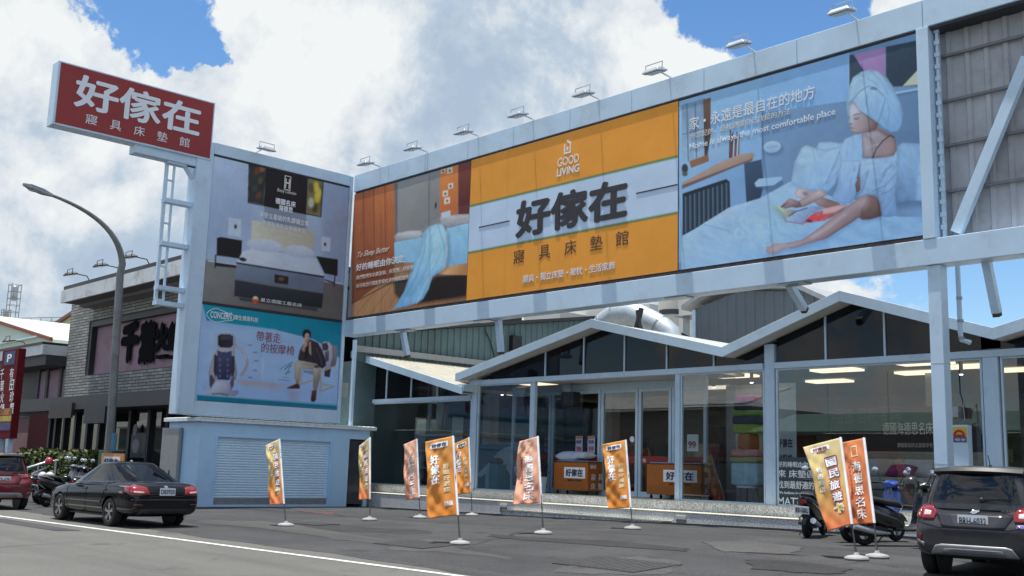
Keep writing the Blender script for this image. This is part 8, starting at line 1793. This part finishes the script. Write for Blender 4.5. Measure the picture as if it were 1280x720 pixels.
# stacked bedding on a stool
SX = py(936, 600, 25.2).x; t = thing('display_stool', 'white stool carrying folded bedding behind the glass by the wide column', 'stool', (SX, 25.2, FZ))
m = MB(); m.lathe([(.34, 0), (.34, .06)], (SX, 25.2, FZ + .42), n=20); m.build('seat', WTXT, t, world=True)
for k in range(4): an = math.pi / 4 + k * math.pi / 2; m = MB(); m.tube([(SX + .22 * math.cos(an), 25.2 + .22 * math.sin(an), FZ + .42), (SX + .3 * math.cos(an), 25.2 + .3 * math.sin(an), FZ)], .02, 6); m.build('leg', GREYM, t, world=True)
def fold(lab, z, w, h, c, rz=0, d=.5, bev=.06): 
    o = MB().obox((0, 0, 0), (w, d, h)).build('folded_bedding', mat('bed_%d_%d_%d' % c, tuple(min(.85, v * 1.7) for v in lin(c)), .85, var=.15, scale=5, bump=.4, bscale=6), bevel=bev, smooth='all', bseg=3); o.location = (SX, 25.2, z + h / 2); o.rotation_euler = (0, 0, rz); tag(o, lab, 'bedding', 'bedding stacked on the stool')
z0 = FZ + .48
for lab, w, h, c, rz in (('pale blue sheet hanging over the stool, lowest of the stack', .86, .62, (150, 176, 200), .05), ('olive folded blanket above the pale blue sheet', .95, .16, (150, 140, 100), -.08), ('dusty pink folded blanket above the olive one', .85, .2, (176, 128, 124), .1),
                         ('brown knitted cushion in the middle of the stack', .42, .42, (146, 92, 54), .0), ('lime green cushion in the stack', .72, .26, (122, 140, 52), .12), ('navy cushion under the lime green one near the top', .8, .22, (28, 40, 66), -.1), ('green leaf-coloured cushion between navy ones', .76, .16, (104, 134, 60), .05), ('dark navy cushion topmost but one', .7, .2, (30, 36, 58), .0), ('bright pink cushion on top of the stack', .6, .2, (196, 100, 150), .2)):
    fold(lab, z0, w, h, c, rz); z0 += h + .004
a, b = py(908, 600, 26.4), py(952, 480, 26.4); t = thing('backdrop_screen', 'tall pale display panel behind the stacked bedding', 'panel', ((a.x + b.x) / 2, 26.4, FZ)); m = MB(); m.box((a.x, 26.4, FZ), (b.x, 26.45, b.z)); m.build('panel', mat('panel_grey', (.62, .65, .66), .7), t, world=True)
# roll-up banner inside
a, b = py(968, 608, 25.4), py(994, 478, 25.4); t = thing('roll_up_banner', 'grey roll-up banner with dark characters behind the glass right of the wide column', 'banner', ((a.x + b.x) / 2, 25.4, FZ)); m = MB(); m.box((a.x, 25.4, FZ + .05), (b.x, 25.42, b.z)); s = m.build('sheet', mat('rollup_grey', (.66, .72, .75), .6), t, world=True); m = MB(); m.box((a.x - .05, 25.3, FZ), (b.x + .05, 25.5, FZ + .05)); m.build('foot', GREYM, t, world=True)
for i, s_ in enumerate(('好傢在', '找風格', '選專家')): lettering(s_, BTXT, (a.x + .1, 25.4, b.z - 1.75 - .42 * i), XD, ZD, b.x - a.x - .2, .24, s, bold=.02)
# bed with dark sign wall
a, b = py(1040, 575, 27.2), py(1172, 508, 27.2); t = thing('sign_wall', 'dark wall with pale lettering above the bed inside the right window', 'display wall', ((a.x + b.x) / 2, 27.2, FZ)); m = MB(); m.box((a.x, 27.2, FZ), (b.x + 1.2, 27.35, b.z)); s = m.build('panel', mat('dark_feature_wall', (.035, .03, .04), .6), t, world=True)
p0, p1 = py(1104, 546, 27.2), py(1166, 531, 27.2); lettering('德國海德思名床', PALE, (p0.x, 27.2, p0.z + .05), XD, ZD, p1.x - p0.x, .34, s); lettering('德國製造的五星級享受', PALE, (p0.x + .4, 27.2, p0.z - .28), XD, ZD, (p1.x - p0.x) * .7, .12, s)
lettering('自由 自在 享睡', mat('dim_letters', (.10, .10, .12), .5), (py(1046, 530, 27.2).x, 27.2, p0.z + .35), XD, ZD, 1.9, .5, s)
BDX0, BDX1 = py(1052, 620, 26).x, py(1172, 620, 26).x + .8
t = thing('show_bed', 'show bed with grey mattress below the dark sign wall', 'bed', ((BDX0 + BDX1) / 2, 26.2, FZ)); m = MB(); m.box((BDX0, 25.4, FZ + .12), (BDX1, 27.1, FZ + .5)); m.build('base', mat('bed_base', (.30, .29, .27), .8), t, world=True, bevel=.04); m = MB(); m.box((BDX0 - .02, 25.36, FZ + .504), (BDX1 + .02, 27.1, FZ + .82)); m.build('mattress', mat('mattress_grey', (.48, .48, .46), .85, bump=.3, bscale=5), t, world=True, bevel=.07)
m = MB(); m.box((BDX0, 27.11, FZ), (BDX1, 27.19, FZ + 1.5)); m.build('headboard', mat('headboard_cream', (.40, .37, .33), .8), t, world=True, bevel=.03)
for i, (px_, lab, m_, sc) in enumerate(((1083, 'pale pillow at the left end of the show bed', PIL, 1), (1146, 'pale pillow at the right end of the show bed', mat('pillow_pale', (.58, .64, .74), .85), 1), (1112, 'pale pillow in the middle of the show bed', mat('pillow_cream', (.5, .48, .44), .85), 1.1))):
    q = py(px_, 592, 26.7); pillow(lab, (q.x, 26.75, FZ + 1.06), .95 * sc, .55, .24, 0, m_, group='pillows on the show bed', tilt=R(62))
q = py(1127, 602, 26.2); pillow('magenta cushion at the front of the show bed', (q.x, 26.2, FZ + .98), .75, .42, .3, .1, mat('cushion_magenta', (.28, .04, .17), .8), 'cushion', tilt=R(30))
t = thing('wall_picture', 'dim row of framed posters on the back wall of the shop', 'posters', (-20, 35.9, 2)); rr = random.Random(4)
for k in range(16): x = -33 + k * 2.0; m = MB(); w, h = rr.uniform(.8, 1.5), rr.uniform(.9, 1.6); m.box((x, 35.93, 2.0), (x + w, 35.98, 2.0 + h)); m.build('framed_poster', mat('pic_%d' % (k % 5), ((.30, .05, .04), (.10, .16, .25), (.45, .42, .36), (.08, .08, .09), (.20, .24, .12))[k % 5], .6, var=.5, scale=2), t, world=True)
for k, (x0_, x1_, y, m_) in enumerate(((-30, -27.6, 31, GREYM), (-22, -19, 31.5, mat('sofa_brown', (.14, .09, .06), .7)), (-17, -14.5, 31.5, WTXT), (-9, -6, 29, mat('cab_wood', (.16, .09, .05), .6)))):
    t = thing('show_bed', ('plain grey', 'brown', 'white', 'dark wooden')[k] + ' show bed far inside the dim shop', 'bed', ((x0_ + x1_) / 2, y, FZ), 0, 'show beds deep in the shop'); m = MB(); m.box((x0_, y, FZ + .1), (x1_, y + 2, FZ + .6)); m.build('mattress', m_, t, world=True, bevel=.08); m = MB(); m.box((x0_, y + 2.01, FZ), (x1_, y + 2.1, FZ + 1.3)); m.build('headboard', m_, t, world=True, bevel=.03)
# partition inside the right bay
m = MB(); m.box((-9.3, 27, FZ), (-7.9, 27.1, 3.6)); part('inner_partition', m, mat('partition_grey', (.22, .24, .24), .7)); m = MB(); m.box((-6.9, 26.2, FZ), (-4.5, 26.3, 3.4)); part('inner_partition', m, mat('partition_brick', (.12, .06, .045), .8))
# quilt racks deeper in the shop
QC = [((.42, .40, .38), 'grey'), ((.12, .20, .34), 'blue'), ((.45, .22, .20), 'coral'), ((.16, .26, .20), 'green'), ((.55, .50, .40), 'cream'), ((.30, .12, .16), 'wine'), ((.60, .60, .58), 'white')]
for k, (x, y, where) in enumerate(((-23.9, 27.4, 'straight behind the left sale bin'), (-21.3, 28.2, 'behind the sliding doors'), (-18.6, 27.4, 'behind the right sale bin'), (-29.9, 27.6, 'inside the left window'), (-14.9, 27.6, 'left of the dark sign wall'))):
    t = thing('quilt_rack', 'metal quilt rack standing in the shop, ' + where, 'rack', (x, y, FZ), 0, 'quilt racks in the shop')
    m = MB(); m.tube([(x - .7, y, FZ), (x - .7, y, FZ + 1.7), (x + .7, y, FZ + 1.7), (x + .7, y, FZ)], .02, 8); m.build('frame', GREYM, t, world=True)
    for q in range(3):
        c, cn = QC[(k * 3 + q) % 7]; mb_ = MB(); n_ = 12; rows_ = []
        for i in range(n_ + 1):
            u = i / n_; xx = -.22 + .44 * u; rows_.append([Vector((xx, .05 * math.sin(9 * u + v * 3) - .03 - .05 * v, -v * (1.15 + .15 * math.sin(5 * u)))) for v in (0, .2, .4, .6, .8, 1.0)])
        mb_.loft(rows_, caps=False, closed=False); o = mb_.build('quilt', mat('quilt_' + cn, c, .85, var=.3, scale=6), smooth='all', solid=.05); o.location = (x - .46 + .46 * q, y, FZ + 1.72)
        tag(o, cn + ' quilt hung ' + ('at the left of', 'in the middle of', 'at the right of')[q] + ' the rack ' + where, 'quilt', 'quilts hung on racks')
# white meter box with emblem sticker on the store column
a, b = py(1189, 590, 23.95), py(1209, 531, 23.95); t = thing('meter_box', 'narrow white meter box with yellow and red emblem sticker on the right column', 'meter box', ((a.x + b.x) / 2, 24.0, 0.3)); m = MB(); m.box((a.x, 23.95, .5), (b.x, 24.18, b.z)); bx = m.build('box', WHITE, t, world=True, bevel=.012)
c0, c1 = py(1190, 553, 23.94), py(1208, 533.5, 23.94); m = MB(); m.box((c0.x, 23.94, c0.z), (c1.x, 23.948, c1.z)); stc = m.build('sticker', mat('sticker_yellow', (.72, .50, .04), .5), bx, world=True)
m = MB(); m.box((c0.x + .01, 23.932, c0.z + .01), (c1.x - .01, 23.9385, c0.z + .11)); m.build('blue_strip', mat('strip_blue', (.03, .08, .32), .5), stc, world=True); lettering('保全', WTXT, (c0.x + .07, 23.932, c0.z + .03), XD, ZD, .26, .06, stc)
cxm, czm = (c0.x + c1.x) / 2, c1.z - .2; m = MB(); m.lathe([(.14, 0), (.14, .006), (.085, .006), (.085, 0), (.14, 0)], (cxm, 23.934, czm), 'Y', 26, caps=False); m.ell((cxm, 23.935, czm), (.105, .006, .035)); m.build('emblem', mat('emblem_red', (.50, .02, .03), .5), stc, world=True)
q = py(1196, 515, 24.05); m = MB(); m.box((q.x - .1, 23.95, q.z - .12), (q.x + .08, 24.18, q.z + .12)); m.tube([(q.x - .05, 24.0, q.z + .1), (q.x - .15, 24.0, q.z + .5), (q.x - .12, 24.05, q.z + 1.2)], .015, 6); m.tube([(q.x + .08, 24, q.z), (q.x + .2, 23.95, q.z + .2), (q.x + .22, 23.95, q.z - .2), (q.x + .05, 24, q.z - .3)], .012, 6); m.build('junction_box', GREYM, t, world=True)
